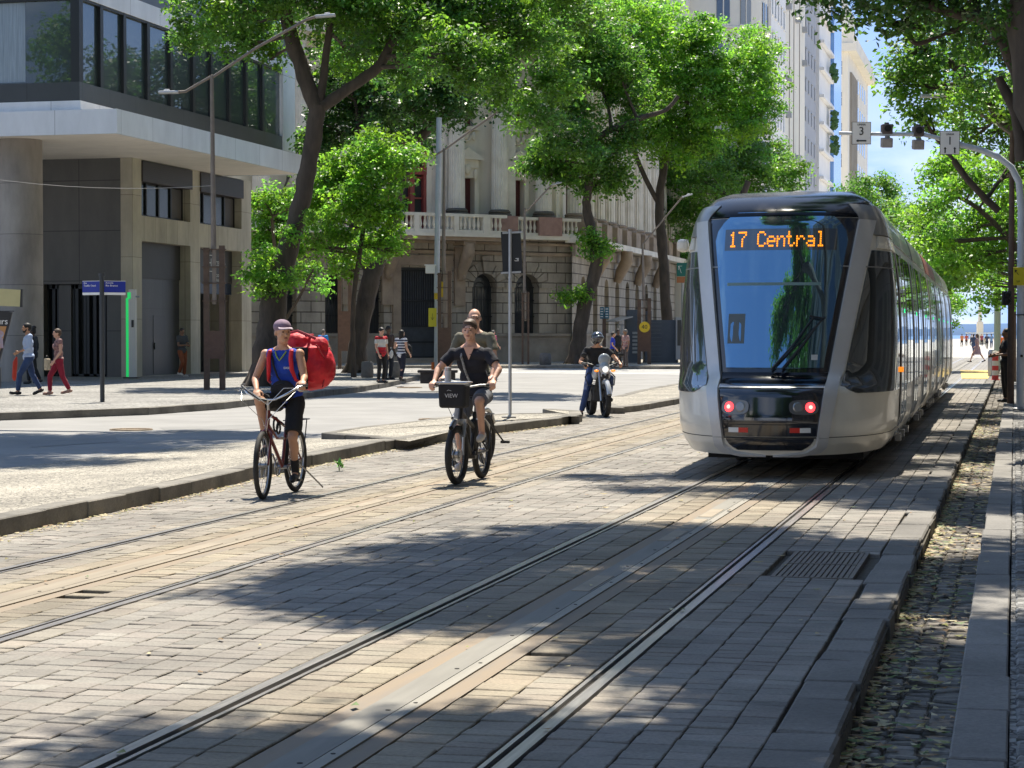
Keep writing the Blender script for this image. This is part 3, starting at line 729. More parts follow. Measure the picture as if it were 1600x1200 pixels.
# glazed entrance in the dark wall
en = MB(); en.span((da0, .55, .12), (da1, .6, zdoor)); e_ = en.build('entrance_glass', gl_dark, ob)
fr_ = MB()
for px in (68, 78, 88, 96, 118, 124, 137, 141, 152, 161, 167):
    x = ONY(px, 500, 67.5).x + 30.3; fr_.span((x - .06, .30, .12), (x + .06, .52, zdoor))
fr_.span((da0, .30, zdoor - .16), (da1, .52, zdoor)); fr_.span((da0, .3, .12), (da1, .52, .24)); fr_.build('entrance_frame', alu, e_)
x1 = ONY(98, 500, 67.5).x + 30.3; x2 = ONY(117, 500, 67.5).x + 30.3
f = MB(); f.span((x1, .2, .15), (x2, .3, zdoor - .02)); f.build('entrance_panel', panel, ob)
# stone column under the canopy
m = MB(); cp = (-31.06 + 30.3, 60.1 - 67, 0)
m.lathe([(.70, .12), (.70, SZ + .05)], cp, 40); m.build('column', stone_mat('column_stone', .5, (.38, .34, .29), (.34, .30, .26), (.19, .17, .15), 40, 1.62, .012, .4, rough=.8, bump=.2), ob, smooth=True)
# canopy
m = MB(); cx, cy, ce = -27.0 + 30.3, 58.6 - 67, 75.6 - 67
m.span((-24, cy + .1, SZ), (cx - .1, ce - .1, SZ + .08)); m.build('soffit', soffit, ob)
m = MB(); m.span((-24, cy, SZ - .02), (cx, cy + .1, SZ + .74)); m.span((cx - .1, cy + .1, SZ - .02), (cx, ce, SZ + .74)); m.span((-8, ce - .1, SZ - .02), (cx - .1, ce, SZ + .74)); m.build('canopy_fascia', whitep, ob)
m = MB(); m.span((-24, cy + .1, SZ + .62), (cx - .1, ce - .1, SZ + .66)); m.build('canopy_roof', soffit, ob)
ux, uy, ue = -28.4 + 30.3, 58.9 - 67, 78.5 - 67
m = MB(); m.span((-24, uy - .05, SZ + .66), (ux + .05, ue, SZ + 1.06)); m.build('plinth_step', whitep, ob)
m = MB(); m.span((-24, uy, 8.96), (ux, ue - .1, 9.55)); m.build('lower_band', darkband, ob)
ug = MB(); ug.span((-24, uy + .12, 9.55), (ux - .12, ue - .2, 12.2)); g_ = ug.build('upper_glass', gl_green, ob)
fr_ = MB(); ymul = []
for px in (122, 160, 196, 233, 269, 304, 332, 360, 386, 412, 438):
    ymul.append(ONX(px, 100, -28.4).y - 67)
for i_, yy in enumerate(ymul[1:-1]): fr_.span((ux - .14, yy - .11, 9.55), (ux - .01, yy + .11, 12.2))
fr_.span((ux - .30, uy + .005, 9.55), (ux - .005, uy + .28, 12.2))
for x in (-7.5, -3.8): fr_.span((ux + x, uy + .01, 9.55), (ux + x + .16, uy + .12, 12.2))
fr_.span((-24, uy + .02, 12.12), (ux - .02, ue - .2, 12.2)); fr_.build('mullions', alu, g_)
cur = mat('curtain_cloth', (.30, .36, .40), .8, var=.2, scale=6, aniso=(6, 6, .2))
m = MB()
for x0, x1 in ((-3.6, -1.9), (-9.0, -8.2)):
    P = [[(ux + x0 + (x1 - x0) * k / 24, uy + .117 - .0 + (.0), z) for k in range(25)] for z in (9.6, 12.1)]
    for row in P:
        for k in range(25): row[k] = (row[k][0], uy + .112 + .004 * math.sin(k * 1.9), row[k][2])
    m.grid(P)
m.build('curtain', cur, g_)
m = MB(); m.span((-24, uy - .02, 12.2), (ux + .02, ue, 12.78)); m.build('middle_fascia', whitep, ob)
m = MB(); m.span((-24, uy + .05, 12.78), (ux - .05, ue - .05, 13.5)); m.span((-24, uy + .05, 16.2), (ux - .05, ue - .05, 17.0)); m.build('dark_band', darkband, ob)
m = MB(); m.span((-24, uy + .15, 13.5), (ux - .15, ue - .2, 16.2)); m.build('top_glass', gl_green, ob)
m = MB(); y0 = ONX(441, 100, -28.4).y - 67; m.span((ux - .6, y0, 8.96), (ux + .03, ue + .02, 12.2)); m.build('end_pier', whitep, ob)
m = MB(); m.span((-24, uy, 17.0), (ux, ue, 17.5)); m.build('roof', whitep, ob)

# ---- the old palace across the side street
ang = R(45); PA = AT(640, 522, 108)
PA = Vector((PA.x, PA.y)); ud = Vector((math.cos(ang), math.sin(ang)))
def U(px):
    r = ray(px, 522); s_ = (r.x * PA.y - r.y * PA.x) / (r.y * ud.x - r.x * ud.y); return s_
def depth_of(s_):
    p = PA + ud * s_; return p.x * -math.sin(TH) + p.y * math.cos(TH)
def Z(px, py): return EYE + (522 - py) / F * depth_of(U(px))
brown = stone_mat('rusticated_stone', .5, (.42, .365, .285), (.36, .31, .24), (.13, .105, .075), 1.15, .56, .028, .45, bump=1.0)
plinthm = mat('plinth_stone', (.30, .255, .20), .9, var=.25, scale=1.2, bump=.3)
brownp = mat('brown_stone', (.40, .31, .215), .9, c2=(.26, .195, .14), scale=1.5, bump=.35)
cream = mat('cream_stone', (.86, .78, .62), .85, c2=(.66, .59, .45), scale=.9, bump=.25, aniso=(1, 1, .25))
creaml = mat('pale_stone', (.82, .76, .64), .85, c2=(.64, .58, .47), scale=1.2, bump=.2)
pinkm = mat('pink_marble', (.40, .24, .19), .6, c2=(.26, .15, .12), scale=2.2)
redw = mat('oxblood_wood', (.10, .022, .022), .5, var=.25, scale=5)
redp = mat('red_painted_iron', (.30, .062, .048), .55, var=.15, scale=4)
ironb = mat('black_iron', (.02, .022, .026), .5, .3)
doorb = mat('slate_door', (.045, .052, .062), .55, var=.2, scale=3)
pal = frame_obj('palace', 'old neoclassical stone palace with arched ground floor, balustrade and fluted columns', 'building', PA, ang)
uL = U(330); uR = U(893)
ZB = .12; ZS = 6.95; ZR = 8.05
ar = [(508, 537), (572, 600), (738, 776), (804, 842), (440, 464)]
ops = [(U(a), U(b), 1.72, 4.95, (U(b) - U(a)) / 2) for a, b in ar] + [(U(627), U(690), .35, 5.2, 0)]
m = MB(); wall_open(m, uL, uR, ZB, ZS, ops, 0, .75); m.build('ground_floor_wall', brown, pal)
m = MB()
segs = sorted([(uL, U(627))] + [(U(690), uR)])
for a, b in segs: m.span((a, -.22, ZB), (b, -.001, 1.55)); m.span((a, -.30, 1.55), (b, -.001, 1.70))
m.build('plinth', plinthm, pal)
for a, b in ar:
    ua, ub = U(a), U(b); wn = MB(); wn.span((ua, .6, 1.7), (ub, .68, 5.0)); wo = wn.build('arched_window', gl_dark, pal)
    g_ = MB(); n_ = 7
    for k in range(1, n_): x = ua + (ub - ua) * k / n_; g_.span((x - .018, .5, 1.72), (x + .018, .53, 4.2))
    for z in (2.6, 3.5, 4.2): g_.span((ua, .49, z), (ub, .54, z + .05))
    for rr in (.25, .5): g_.torus(((ua + ub) / 2, .5, 4.2), (ub - ua) / 2 * rr * 1.5, .02, 'Y', 14, 5, 0, 180)
    g_.build('grille', ironb, wo)
    g_ = MB(); r0 = (ub - ua) / 2; cx_ = (ua + ub) / 2; zc = 4.95 - r0
    for k in range(9):
        a0 = math.pi * k / 9 + .02; a1 = math.pi * (k + 1) / 9 - .02; ro = r0 + (.62 if k != 4 else .95)
        q = [(cx_ + r0 * math.cos(a0), zc + r0 * math.sin(a0)), (cx_ + ro * math.cos(a0), zc + ro * math.sin(a0)), (cx_ + ro * math.cos(a1), zc + ro * math.sin(a1)), (cx_ + r0 * math.cos(a1), zc + r0 * math.sin(a1))]
        g_.prism(q, -.09 if k != 4 else -.22, .02, lambda u, v, h: (u, h, v))
    g_.build('voussoirs', brown, wo)
dm = MB(); ua, ub = U(627), U(690); dm.span((ua, .55, .3), (ub, .62, 5.2)); dr = dm.build('door', doorb, pal)
g_ = MB()
for k in range(17): x = ua + .12 + (ub - ua - .24) * k / 16; g_.span((x - .02, .5, 2.1), (x + .02, .54, 5.0))
for z in (.4, 1.2, 2.05, 3.4, 5.0): g_.span((ua + .05, .49, z), (ub - .05, .54, z + .08))
g_.build('bars', ironb, dr)
m = MB()
for k in range(3): m.span((ua - .3, -.9 + .3 * k, ZB), (ub + .3, .6, ZB + .10 + .09 * k))
m.build('door_steps', plinthm, pal)
m = MB()
for x in (ua - .55, ub + .08): m.span((x, -.16, .15), (x + .46, -.001, 5.3))
m.span((ua - .6, -.2, 5.3), (ub + .6, -.001, 5.85)); m.build('door_surround', brownp, pal)
# consoles with carved scrolls under the balcony
for px in (604, 612 + 105, 560 - 18):
    x = U(px); m = MB()
    m.span((x - .32, -.16, 3.2), (x + .32, -.001, 6.3))
    m.tube([(x, -.25, 4.6), (x, -.42, 5.1), (x, -.75, 5.6), (x, -1.05, 6.1), (x, -1.1, 6.5)], [.2, .28, .34, .34, .26], 12)
    m.torus((x, -.95, 5.95), .24, .13, 'X', 16, 8); m.torus((x, -.35, 4.75), .16, .09, 'X', 14, 8)
    m.span((x - .36, -1.2, 6.4), (x + .36, 0, 6.6)); m.build('console', brownp, pal, smooth=True)
m = MB(); m.span((uL, -.12, 5.95), (uR, -.001, 6.12)); m.span((uL, -.2, 6.5), (uR, -.001, 6.62)); m.span((uL, -1.3, 6.62), (U(795), -.2, 6.82)); m.build('string_course', brownp, pal)
balc0, balc1 = U(430), U(772)
m = MB(); m.span((uL, -1.45, 6.82), (balc1, 0.3, ZS + .08)); m.span((balc1, -.6, 6.82), (uR, .3, ZS + .08)); m.build('balcony_slab', creaml, pal)
def balustrade(pr, a, b, y, z0=7.03, z1=8.03, step=.27, solid=()):
    m = MB(); m.span((a, y - .16, z0), (b, y + .16, z0 + .15)); m.span((a, y - .18, z1 - .16), (b, y + .18, z1)); r_ = m.build('balustrade', creaml, pr)
    m = MB(); x = a + .2
    while x < b - .1:
        if not any(p - .05 < x < q + .05 for p, q in solid):
            m.lathe([(.06, z0 + .15), (.08, z0 + .2), (.05, z0 + .26), (.105, z0 + .42), (.06, z0 + .62), (.05, z0 + .72), (.08, z1 - .16)], (x, y, 0), 8)
        x += step
    m.build('balusters', creaml, r_, smooth=True)
    m = MB()
    for p, q in solid: m.span((p, y - .2, z0), (q, y + .2, z1 - .02))
    if solid: m.build('piers', creaml, r_)
balustrade(pal, U(430), U(772), -1.2, solid=[(U(628), U(636)), (U(735), U(746)), (U(690), U(697)), (U(560), U(568)), (U(500), U(508)), (U(440), U(446))])
balustrade(pal, U(772), U(900), -.35, solid=[])
# upper storey wall
wops = [(U(727), U(752), 8.05, Z(740, 277), 0), (U(727), U(752), Z(740, 196), Z(740, 163), 0), (U(812), U(830), 8.05, Z(820, 277), 0), (U(812), U(830), Z(820, 196), Z(820, 163), 0),
        (U(618), U(680), 7.05, 12.2, 0), (U(520), U(545), 8.05, 10.6, 0)]
ZM = Z(740, 215); m = MB(); wall_open(m, uL, uR, ZS, ZM, [q for q in wops if q[2] < ZM - 1.0 and q[3] < ZM] + [(q[0], q[1], q[2], ZM - .01, 0) for q in wops if q[2] < ZM and q[3] >= ZM], .9, .5); wall_open(m, uL, uR, ZM, 19.5, [q for q in wops if q[2] >= ZM], .9, .5); m.build('upper_wall', cream, pal)
def fluted(m, x, y, r, z0, z1, n=20):
    pr = []
    for k in range(n * 4):
        a = 2 * math.pi * k / (n * 4); rr = r * (1 - (.075 if k % 4 in (1, 2) else 0)); pr.append((x + rr * math.cos(a), y + rr * math.sin(a)))
    top = [(x + (p[0] - x) * .88, y + (p[1] - y) * .88) for p in pr]; c_ = len(pr)
    m.add([(p[0], p[1], z0) for p in pr] + [(p[0], p[1], z1) for p in top], [(i_, (i_ + 1) % c_, c_ + (i_ + 1) % c_, c_ + i_) for i_ in range(c_)])
def column(pr, x, y, r=.46, z0=8.05, z1=17.2):
    m = MB(); fluted(m, x, y, r, z0 + .35, z1 - .7); cc_ = m.build('column', creaml, pr)
    m = MB(); m.lathe([(r * 1.45, z0), (r * 1.45, z0 + .1), (r * 1.25, z0 + .14), (r * 1.35, z0 + .22), (r * 1.08, z0 + .35)], (x, y, 0), 18)
    m.build('base', mat('dark_bronze_base', (.11, .095, .07), .6, var=.3), cc_, smooth=True)
    m = MB(); m.lathe([(r * .9, z1 - .7), (r * 1.15, z1 - .45), (r * 1.0, z1 - .4), (r * 1.35, z1)], (x, y, 0), 16); m.span((x - r * 1.4, y - r * 1.4, z1 - .1), (x + r * 1.4, y + r * 1.4, z1)); m.build('capital', creaml, cc_)
    m = MB(); m.span((x - r * 1.6, y - .75, ZS + .09), (x + r * 1.6, y + .7, z0 - .002)); m.build('pedestal', pinkm if x > U(760) else creaml, pr)
for px in (715, 782, 851, 468, 410): column(pal, U(px), .1)
for px in (803, 697, 872): x = U(px); m = MB(); m.span((x - .38, .45, 8.0), (x + .38, .899, 17.2)); m.build('pilaster', creaml, pal)
m = MB(); m.span((uL, -.5, 17.2), (uR, 1.4, 18.4)); m.span((uL, -1.1, 18.4), (uR, 1.4, 19.1)); m.span((uL, -.3, 19.1), (uR, 1.4, 21.0)); m.build('cornice', creaml, pal)
for a, b in ((727, 752), (812, 830)):
    ua, ub = U(a), U(b); zt = Z(740, 277)
    m = MB(); m.span((ua, 1.2, 8.05), (ub, 1.26, zt)); d_ = m.build('balcony_door', redw, pal)
    m = MB()
    for z in (8.3, 9.3): m.span((ua + .1, 1.17, z), ((ua + ub) / 2 - .05, 1.2, z + .7)); m.span(((ua + ub) / 2 + .05, 1.17, z), (ub - .1, 1.2, z + .7))
    m.build('panels', redw, d_)
    m = MB(); m.span((ua - .28, .70, 8.0), (ua - .001, .9, zt + .2)); m.span((ub + .001, .70, 8.0), (ub + .28, .9, zt + .2)); m.span((ua - .28, .68, zt), (ub + .28, .9, zt + .55)); m.span((ua - .4, .45, zt + .98), (ub + .4, .9, zt + 1.12))
    m.span((ua - .2, .6, zt + .55), (ub + .2, .9, zt + .98))
    m.prism([(ua - .42, zt + 1.12), (ub + .42, zt + 1.12), ((ua + ub) / 2, zt + 1.62)], .5, .9, lambda u, v, h: (u, h, v)); s_ = m.build('pediment', cream, d_)
    m = MB(); m.ell(((ua + ub) / 2, .6, zt + .45), (.22, .12, .28)); m.ell((ua, .62, zt + .2), (.12, .1, .3)); m.ell((ub, .62, zt + .2), (.12, .1, .3)); m.build('carved_shield', cream, d_, smooth=True)
    z0, z1 = Z(740, 196), Z(740, 163)
    m = MB(); m.span((ua, 1.2, z0), (ub, 1.26, z1)); wn = m.build('shuttered_window', redw, pal)
    m = MB(); m.span(((ua + ub) / 2 - .04, 1.16, z0), ((ua + ub) / 2 + .04, 1.2, z1)); m.span((ua, 1.16, z0), (ua + .08, 1.2, z1)); m.build('shutter_frame', redw, wn)
    m = MB(); m.span((ua - .3, .7, z0 - .2), (ub + .3, .9, z0)); m.torus(((ua + ub) / 2, .85, z0 - .45), .35, .07, 'Y', 16, 8, 180, 360); m.ell(((ua + ub) / 2, .8, z0 - .55), (.16, .1, .2)); m.ell((ua, .8, z0 - .5), (.14, .1, .25)); m.ell((ub, .8, z0 - .5), (.14, .1, .25)); m.build('carved_garland', cream, wn, smooth=True)
# red iron bay window
ua, ub = U(618), U(680)
m = MB(); m.span((ua + .02, 1.25, 7.1), (ub - .02, 1.3, 12.0)); bw_ = m.build('red_window', gl_dark, pal)
m = MB()
for px in (620, 637, 658, 679): x = U(px); m.span((x - .13, .95, 7.05), (x + .13, 1.22, 12.1))
for z in (8.9, 10.0): m.span((ua, 1.1, z), (ub, 1.24, z + .09))
m.span((ua, .9, 10.2), (ub, 1.22, 10.6)); m.span((ua, .8, 11.2), (ub, 1.22, 12.15)); m.build('red_frame', redp, bw_)
m = MB(); m.span((ua + .4, .86, 10.75), (ua + 1.2, .95, 11.1)); m.build('vent', ironb, bw_)
m = MB(); m.span((U(520), 1.2, 8.05), (U(545), 1.26, 10.6)); m.build('balcony_door', redw, pal)
# body behind the fronts, and the wing along the avenue
m = MB(); m.span((uL, 1.41, ZB), (uR - .2, 12, 19.4)); m.build('body', brownp, pal)
cn = PA + ud * uR                                  # rounded corner, then the wing parallel to the street
wing = math.radians(90) - ang
def WP(s_, y, z):                                   # local coords for the wing: s along the street, y outwards negative
    return (uR + .9 * math.cos(wing) + s_ * math.cos(wing) - y * math.sin(wing), .35 + .9 * math.sin(wing) * .2 + s_ * math.sin(wing) + y * math.cos(wing), z)
def wbuild(name, mb, mt, pr=pal, **k):
    mb.v = [WP(*q) for q in mb.v]; return mb.build(name, mt, pr, **k)
WL = 34
m = MB(); wo_ = [(1.2 + 3.4 * k, 2.5 + 3.4 * k, 1.72, 4.95, .65) for k in range(9)]
wall_open(m, -1.2, WL, ZB, ZS, wo_, 0, .6); wbuild('wing_wall', m, brown)
m = MB()
for (a, b, *_r) in wo_: m.span((a, .45, 1.6), (b, .5, 5.0))
wbuild('wing_windows', m, gl_dark)
m = MB(); m.span((-1.2, -.22, ZB), (WL, -.001, 1.55)); m.span((-1.2, -.3, 1.55), (WL, -.001, 1.7)); m.span((-1.2, -.2, 6.0), (WL, -.001, 6.6)); wbuild('wing_plinth', m, plinthm)
m = MB(); m.span((-1.6, -.9, 6.7), (WL, .3, ZS + .08)); wbuild('wing_ledge', m, creaml)
m = MB(); m.span((-1.2, .9, ZS), (WL, 1.2, 19.5)); wbuild('wing_upper_wall', m, cream)
m = MB(); m.span((-1.6, -.3, 17.2), (WL, 1.2, 18.4)); m.span((-1.6, -.9, 18.4), (WL, 1.2, 19.1)); m.span((-1.2, -.1, 19.1), (WL, 1.2, 21)); wbuild('wing_cornice', m, creaml)
for k in range(11):
    x = .3 + 3.15 * k; m = MB(); fluted(m, x, .15, .46, 8.4, 17.2, 16); wbuild('column', m, creaml)
    m = MB(); m.lathe([(.66, 8.05), (.66, 8.15), (.56, 8.2), (.6, 8.3), (.5, 8.4)], (x, .15, 0), 14); m.span((x - .75, -.6, ZS + .09), (x + .75, .9, 8.04)); wbuild('pedestal', m, brownp)
m = MB()
for k in range(10):
    x = 1.87 + 3.15 * k
    m.span((x - .5, .82, 8.05), (x + .5, .899, 11.2))
wbuild('wing_shutters', m, redw)
m = MB()
for k in range(4): x = 4.2 + 6.8 * k; m.tube([(x, -.2, 4.8), (x, -.4, 5.4), (x, -.8, 6.1), (x, -.8, 6.7)], [.22, .34, .4, .36], 10)
wbuild('wing_consoles', m, brownp, smooth=True)
m = MB(); m.span((-1.2, 1.21, ZB), (WL, 16, 19.4)); wbuild('wing_body', m, brownp)
# flood light bracket on the corner
# ---- white high-rises further up the avenue
def tower(name, label, x0, y0, w_, d_, h_, matw, floors, fz, bayw, winw, winh, wmat, z0=8, faces='SE', sill=True, extra=None, grp=None):
    """x0: avenue front (+X face), y0: near face. floors start at z0"""
    t = thing(name, label, 'building', (x0, y0, 0))
    m = MB(); m.span((-w_, 0, 0), (0, d_, h_)); m.build('walls', matw, t)
    cnt = 0
    for fi in range(floors):
        z = z0 + fi * fz
        if z + winh > h_ - .8: break
        if 'S' in faces:
            nb = int(w_ / bayw); m = MB(); f_ = MB()
            for k in range(nb):
                x = -(k + .5) * w_ / nb; m.span((x - winw / 2, -.012, z), (x + winw / 2, -.004, z + winh))
                f_.span((x - winw / 2 - .08, -.1, z - .14), (x + winw / 2 + .08, -.004, z - .02)); f_.span((x - .03, -.05, z), (x + .03, -.013, z + winh)); f_.span((x - winw / 2, -.05, z + winh * .6), (x + winw / 2, -.013, z + winh * .6 + .05))
                f_.span((x - winw / 2 - .1, -.12, z + winh), (x + winw / 2 + .1, -.004, z + winh + .1))
            a_ = m.build('window_row', wmat, t); f_.build('window_frames', matw, a_)
        if 'E' in faces:
            nb = int(d_ / bayw); m = MB(); f_ = MB()
            for k in range(nb):
                y = (k + .5) * d_ / nb; m.span((.004, y - winw / 2, z), (.012, y + winw / 2, z + winh))
                f_.span((.004, y - winw / 2 - .08, z - .14), (.12, y + winw / 2 + .08, z - .02)); f_.span((.013, y - .03, z), (.06, y + .03, z + winh))
                f_.span((.004, y - winw / 2 - .1, z + winh), (.14, y + winw / 2 + .1, z + winh + .1))
            a_ = m.build('window_row', wmat, t); f_.build('window_frames', matw, a_)
    return t
tw = mat('tower_cream', (.80, .74, .62), .85, var=.08, scale=.3, bump=.1, aniso=(1, 1, .2))
tw2 = mat('tower_white', (.82, .80, .76), .85, var=.06, scale=.3)
tw3 = mat('tower_grey', (.38, .39, .41), .8, var=.08, scale=.3)
fluter = mat('fluted_panel', (.36, .32, .26), .8, var=.1, scale=.4)
wg = glass('tower_glass', (.04, .05, .06), .12, .05)
XA = -23.0
t1 = tower('cream_tower', 'tall cream art deco block with rounded bay windows above the tree tops', XA, 146, 30, 40, 58, tw, 16, 3.4, 3.6, 1.25, 1.9, wg, z0=10.6, faces='S')
# rounded bay and rounded corner with curved balconies
m = MB(); m.lathe([(5.0, 9), (5.0, 58)], (0, 6.5, 0), 40); m.build('rounded_corner', tw, t1, smooth=True)
for fi in range(13):
    z = 10.6 + 3.4 * fi; m = MB(); f_ = MB()
    for a in (-150, -128, -106, -84, -62, -40, -10, 12):
        if a in (-84,): continue
        rr = 5.01; c_ = Vector((math.cos(R(a)) * rr, 6.5 + math.sin(R(a)) * rr, z + .95)); m.box(c_, (.06, 1.0, 1.9), (0, 0, R(a)))
        f_.box(c_ + Vector((math.cos(R(a)) * .03, math.sin(R(a)) * .03, 0)), (.06, .08, 1.9), (0, 0, R(a))); f_.box(c_ + Vector((0, 0, -1.02)), (.2, 1.25, .14), (0, 0, R(a)))
    a_ = m.build('curved_windows', wg, t1); f_.build('curved_frames', tw, a_)
    m = MB(); m.lathe([(5.04, z - .35), (5.18, z - .3), (5.18, z - .18), (5.04, z - .12)], (0, 6.5, 0), 40); m.build('sill_band', tw, t1, smooth=True)
m = MB(); m.lathe([(4.2, 9), (4.2, 58)], (-11, 1.2, 0), 36); m.build('bow_front', tw, t1, smooth=True)
for fi in range(13):
    z = 10.6 + 3.4 * fi; m = MB()
    for a in (-140, -120, -103, -77, -60, -40): m.box((-11 + math.cos(R(a)) * 4.21, 1.2 + math.sin(R(a)) * 4.21, z + .95), (.06, .95, 1.9), (0, 0, R(a)))
    a_ = m.build('bow_windows', wg, t1); m = MB(); m.lathe([(4.22, z - .4), (4.5, z - .35), (4.5, z - .18), (4.22, z - .1)], (-11, 1.2, 0), 36); m.build('bow_sill', tw, a_, smooth=True)
for (yb) in (16, 26):
    for fi in range(13):
        z = 10.6 + 3.4 * fi; m = MB(); m.lathe([(3.0, z - .3), (3.0, z - .1)], (-1.0, yb, 0), 28); m.lathe([(3.0, z - .1), (3.0, z + .0)], (-1.0, yb, 0), 28)
        b_ = m.build('curved_balcony', tw, t1, smooth=True); g_ = MB(); g_.torus((-1.0, yb, z + .85), 2.95, .035, 'Z', 26, 5, -90, 90)
        for k in range(15): a = R(-88 + 176 * k / 14); g_.cyl((-1 + 2.95 * math.cos(a), yb + 2.95 * math.sin(a), z - .1), (-1 + 2.95 * math.cos(a), yb + 2.95 * math.sin(a), z + .85), .018, n=4)
        g_.build('railing', ironb, b_)
        m = MB(); m.span((.004, yb - 1.4, z), (.02, yb + 1.4, z + 2.3)); m.build('balcony_window', wg, b_)
tower('slim_white_tower', 'slim white high-rise with narrow vertical ribs next to the cream tower', XA + 1.2, 188, 20, 12, 62, tw2, 18, 3.3, 2.4, 1.0, 1.7, wg, z0=8)
t3 = tower('plain_cream_tower', 'plain cream high-rise with small air conditioners on its blank wall', XA + .6, 203, 20, 22, 66, tw, 1, 3.3, 5, 1.2, 1.2, wg, z0=60)
m = MB()
for k in range(14):
    z = 9 + 3.6 * k
    for yy in (3, 12, 19):
        if random.random() < .55: m.span((.02, yy, z), (.55, yy + .8, z + .6))
m.build('air_conditioners', tw3, t3)
m = MB()
for yy in (1.5, 6, 10.2, 16): m.span((.002, yy, 8), (.06, yy + .18, 64))
m.build('pipes', mat('brown_pipe', (.2, .15, .12), .7), t3)
t4 = tower('grey_tower', 'grey concrete high-rise with air conditioners beside the blue glass tower', XA + .3, 227, 20, 14, 60, tw3, 15, 3.3, 3.4, 1.0, 1.3, wg, z0=9)
t5 = thing('blue_glass_tower', 'blue glass tower with white fins and plants between the pale high-rises', 'building', (XA + .5, 243, 0))
m = MB(); m.span((-16, 0, 0), (0, 26, 50)); m.build('walls', tw2, t5)
m = MB(); m.span((.004, 15, 2), (.45, 26, 49)); m.build('glass', glass('sky_glass', (.05, .24, .62), .10, .05), t5)
m = MB()
for z in np.arange(4, 49, 3.2): m.span((.05, .2, z), (.55, 14.5, z + .35))
m.build('fins', tw2, t5)
m = MB()
for k in range(90):
    z = random.choice((14, 17, 24, 27, 33)) + random.random() * 2; m.box((.5 + random.random() * .6, 10 + random.random() * 4, z), (.5, .5, .4), (random.random(), random.random(), 0))
m.build('plants', mat('balcony_plants', (.05, .12, .03), .8, var=.4), t5)
t6 = tower('corniced_tower', 'pale art deco high-rise with heavy cornice and fluted brown wall panels', XA + .0, 292, 30, 40, 44, tw, 12, 4.35, 3.0, 1.35, 1.9, wg, z0=3.5, faces='S')
m = MB(); m.span((-31, -1, 41.5), (1.2, 41, 42.6)); m.span((-30.5, -.6, 42.6), (.8, 40.6, 44.2)); m.span((-28, 2, 44.2), (-2, 38, 52)); m.lathe([(6, 41.0), (6.5, 42.5), (6.5, 43.0), (5.6, 44.0), (5.6, 46)], (-6, 4, 0), 30); m.build('cornice', tw, t6)
m = MB(); m.span((.004, 3, 4), (.12, 15, 39)); m.build('fluted_panel', fluter, t6)
m = MB()
for k in range(9): m.span((.12, 3.4 + k * 1.3, 4), (.3, 3.9 + k * 1.3, 39))
m.build('flutes', fluter, t6)
m = MB()
for fi in range(9):
    for k in range(4): m.span((.004, 18 + k * 4.6, 4 + fi * 4.2), (.03, 20 + k * 4.6, 6.2 + fi * 4.2))
m.build('side_windows', wg, t6)
tower('roof_block', 'pale office block rising above the palace roof behind the trees', -62, 150, 40, 30, 60, tw2, 14, 3.5, 3.2, 1.5, 1.8, wg, z0=10, faces='SE')
tower('left_block', 'cream ribbed building glimpsed between the office building and the palace', -62, 118, 30, 40, 30, tw, 7, 3.6, 2.6, 1.2, 2.0, wg, z0=5, faces='S')
# ================================================================ THE TRAM
tr = thing('tram', 'long silver and cream tram with black windscreen, red lamps and orange lit display', 'tram', (-2.71, 23.25, 0), R(.55))
paint = mat('tram_cream_paint', (.70, .66, .56), .3, .0, var=.10, scale=1.1, coat=.35)
silver = mat('tram_silver', (.60, .585, .555), .42, .35, var=.05, scale=3)
cowl = mat('tram_grey_cowl', (.27, .26, .24), .32, .3, var=.08, scale=1.2, coat=.3)
black = mat('tram_black_gloss', (.010, .011, .016), .10, 0, spec=.6, coat=1)
roofb = mat('tram_roof_navy', (.004, .005, .008), .14, .0, spec=.22, coat=0, var=.1, scale=1)
screen = glass('windscreen_glass', (.012, .020, .024), .40, .012, (.42, .74, 1.0, 1))  # mirror tint adds blue to the reflected sky
sideg = glass('tram_side_glass', (.008, .011, .009), .13, .03)
seam = mat('dark_rubber', (.012, .012, .012), .7)
WT = [(.28, 1.17), (.42, 1.26), (.60, 1.31), (1.0, 1.325), (1.6, 1.325), (2.2, 1.30), (2.65, 1.25), (2.85, 1.20), (3.05, 1.15), (3.20, 1.08), (3.32, .95), (3.40, .78), (3.45, .50), (3.46, .02)]
YT = [(.28, .10), (.42, .02), (.7, .0), (1.0, .06), (1.06, .12), (1.12, .38), (1.2, .50), (2.2, .92), (3.0, 1.27), (3.12, 1.36), (3.25, 1.6), (3.34, 1.9), (3.40, 2.3), (3.45, 2.75), (3.46, 3.0)]
def lerp_t(T, z):
    if z <= T[0][0]: return T[0][1]
    for a, b in zip(T[:-1], T[1:]):
        if z <= b[0]: return a[1] + (b[1] - a[1]) * (z - a[0]) / (b[0] - a[0])
    return T[-1][1]
PX_, LN, YE = 2.5, 2.45, 3.2
def surf(s_, z):
    W_ = lerp_t(WT, z); y0 = lerp_t(YT, z); ln = max(LN, y0 + .1); a = abs(s_)
    if a <= .8:
        t = a / .8 * math.pi / 2; x = W_ * math.sin(t) ** (2 / PX_); y = y0 + (ln - y0) * (1 - math.cos(t) ** .9)
    else: x = W_; y = ln + (YE - ln) * (a - .8) / .2
    return Vector((math.copysign(x, s_), y, z))
def s_of_x(x, z):
    W_ = lerp_t(WT, z); q = min(1, abs(x) / W_); return math.copysign(.8 * math.asin(q ** (PX_ / 2)) / (math.pi / 2), x)
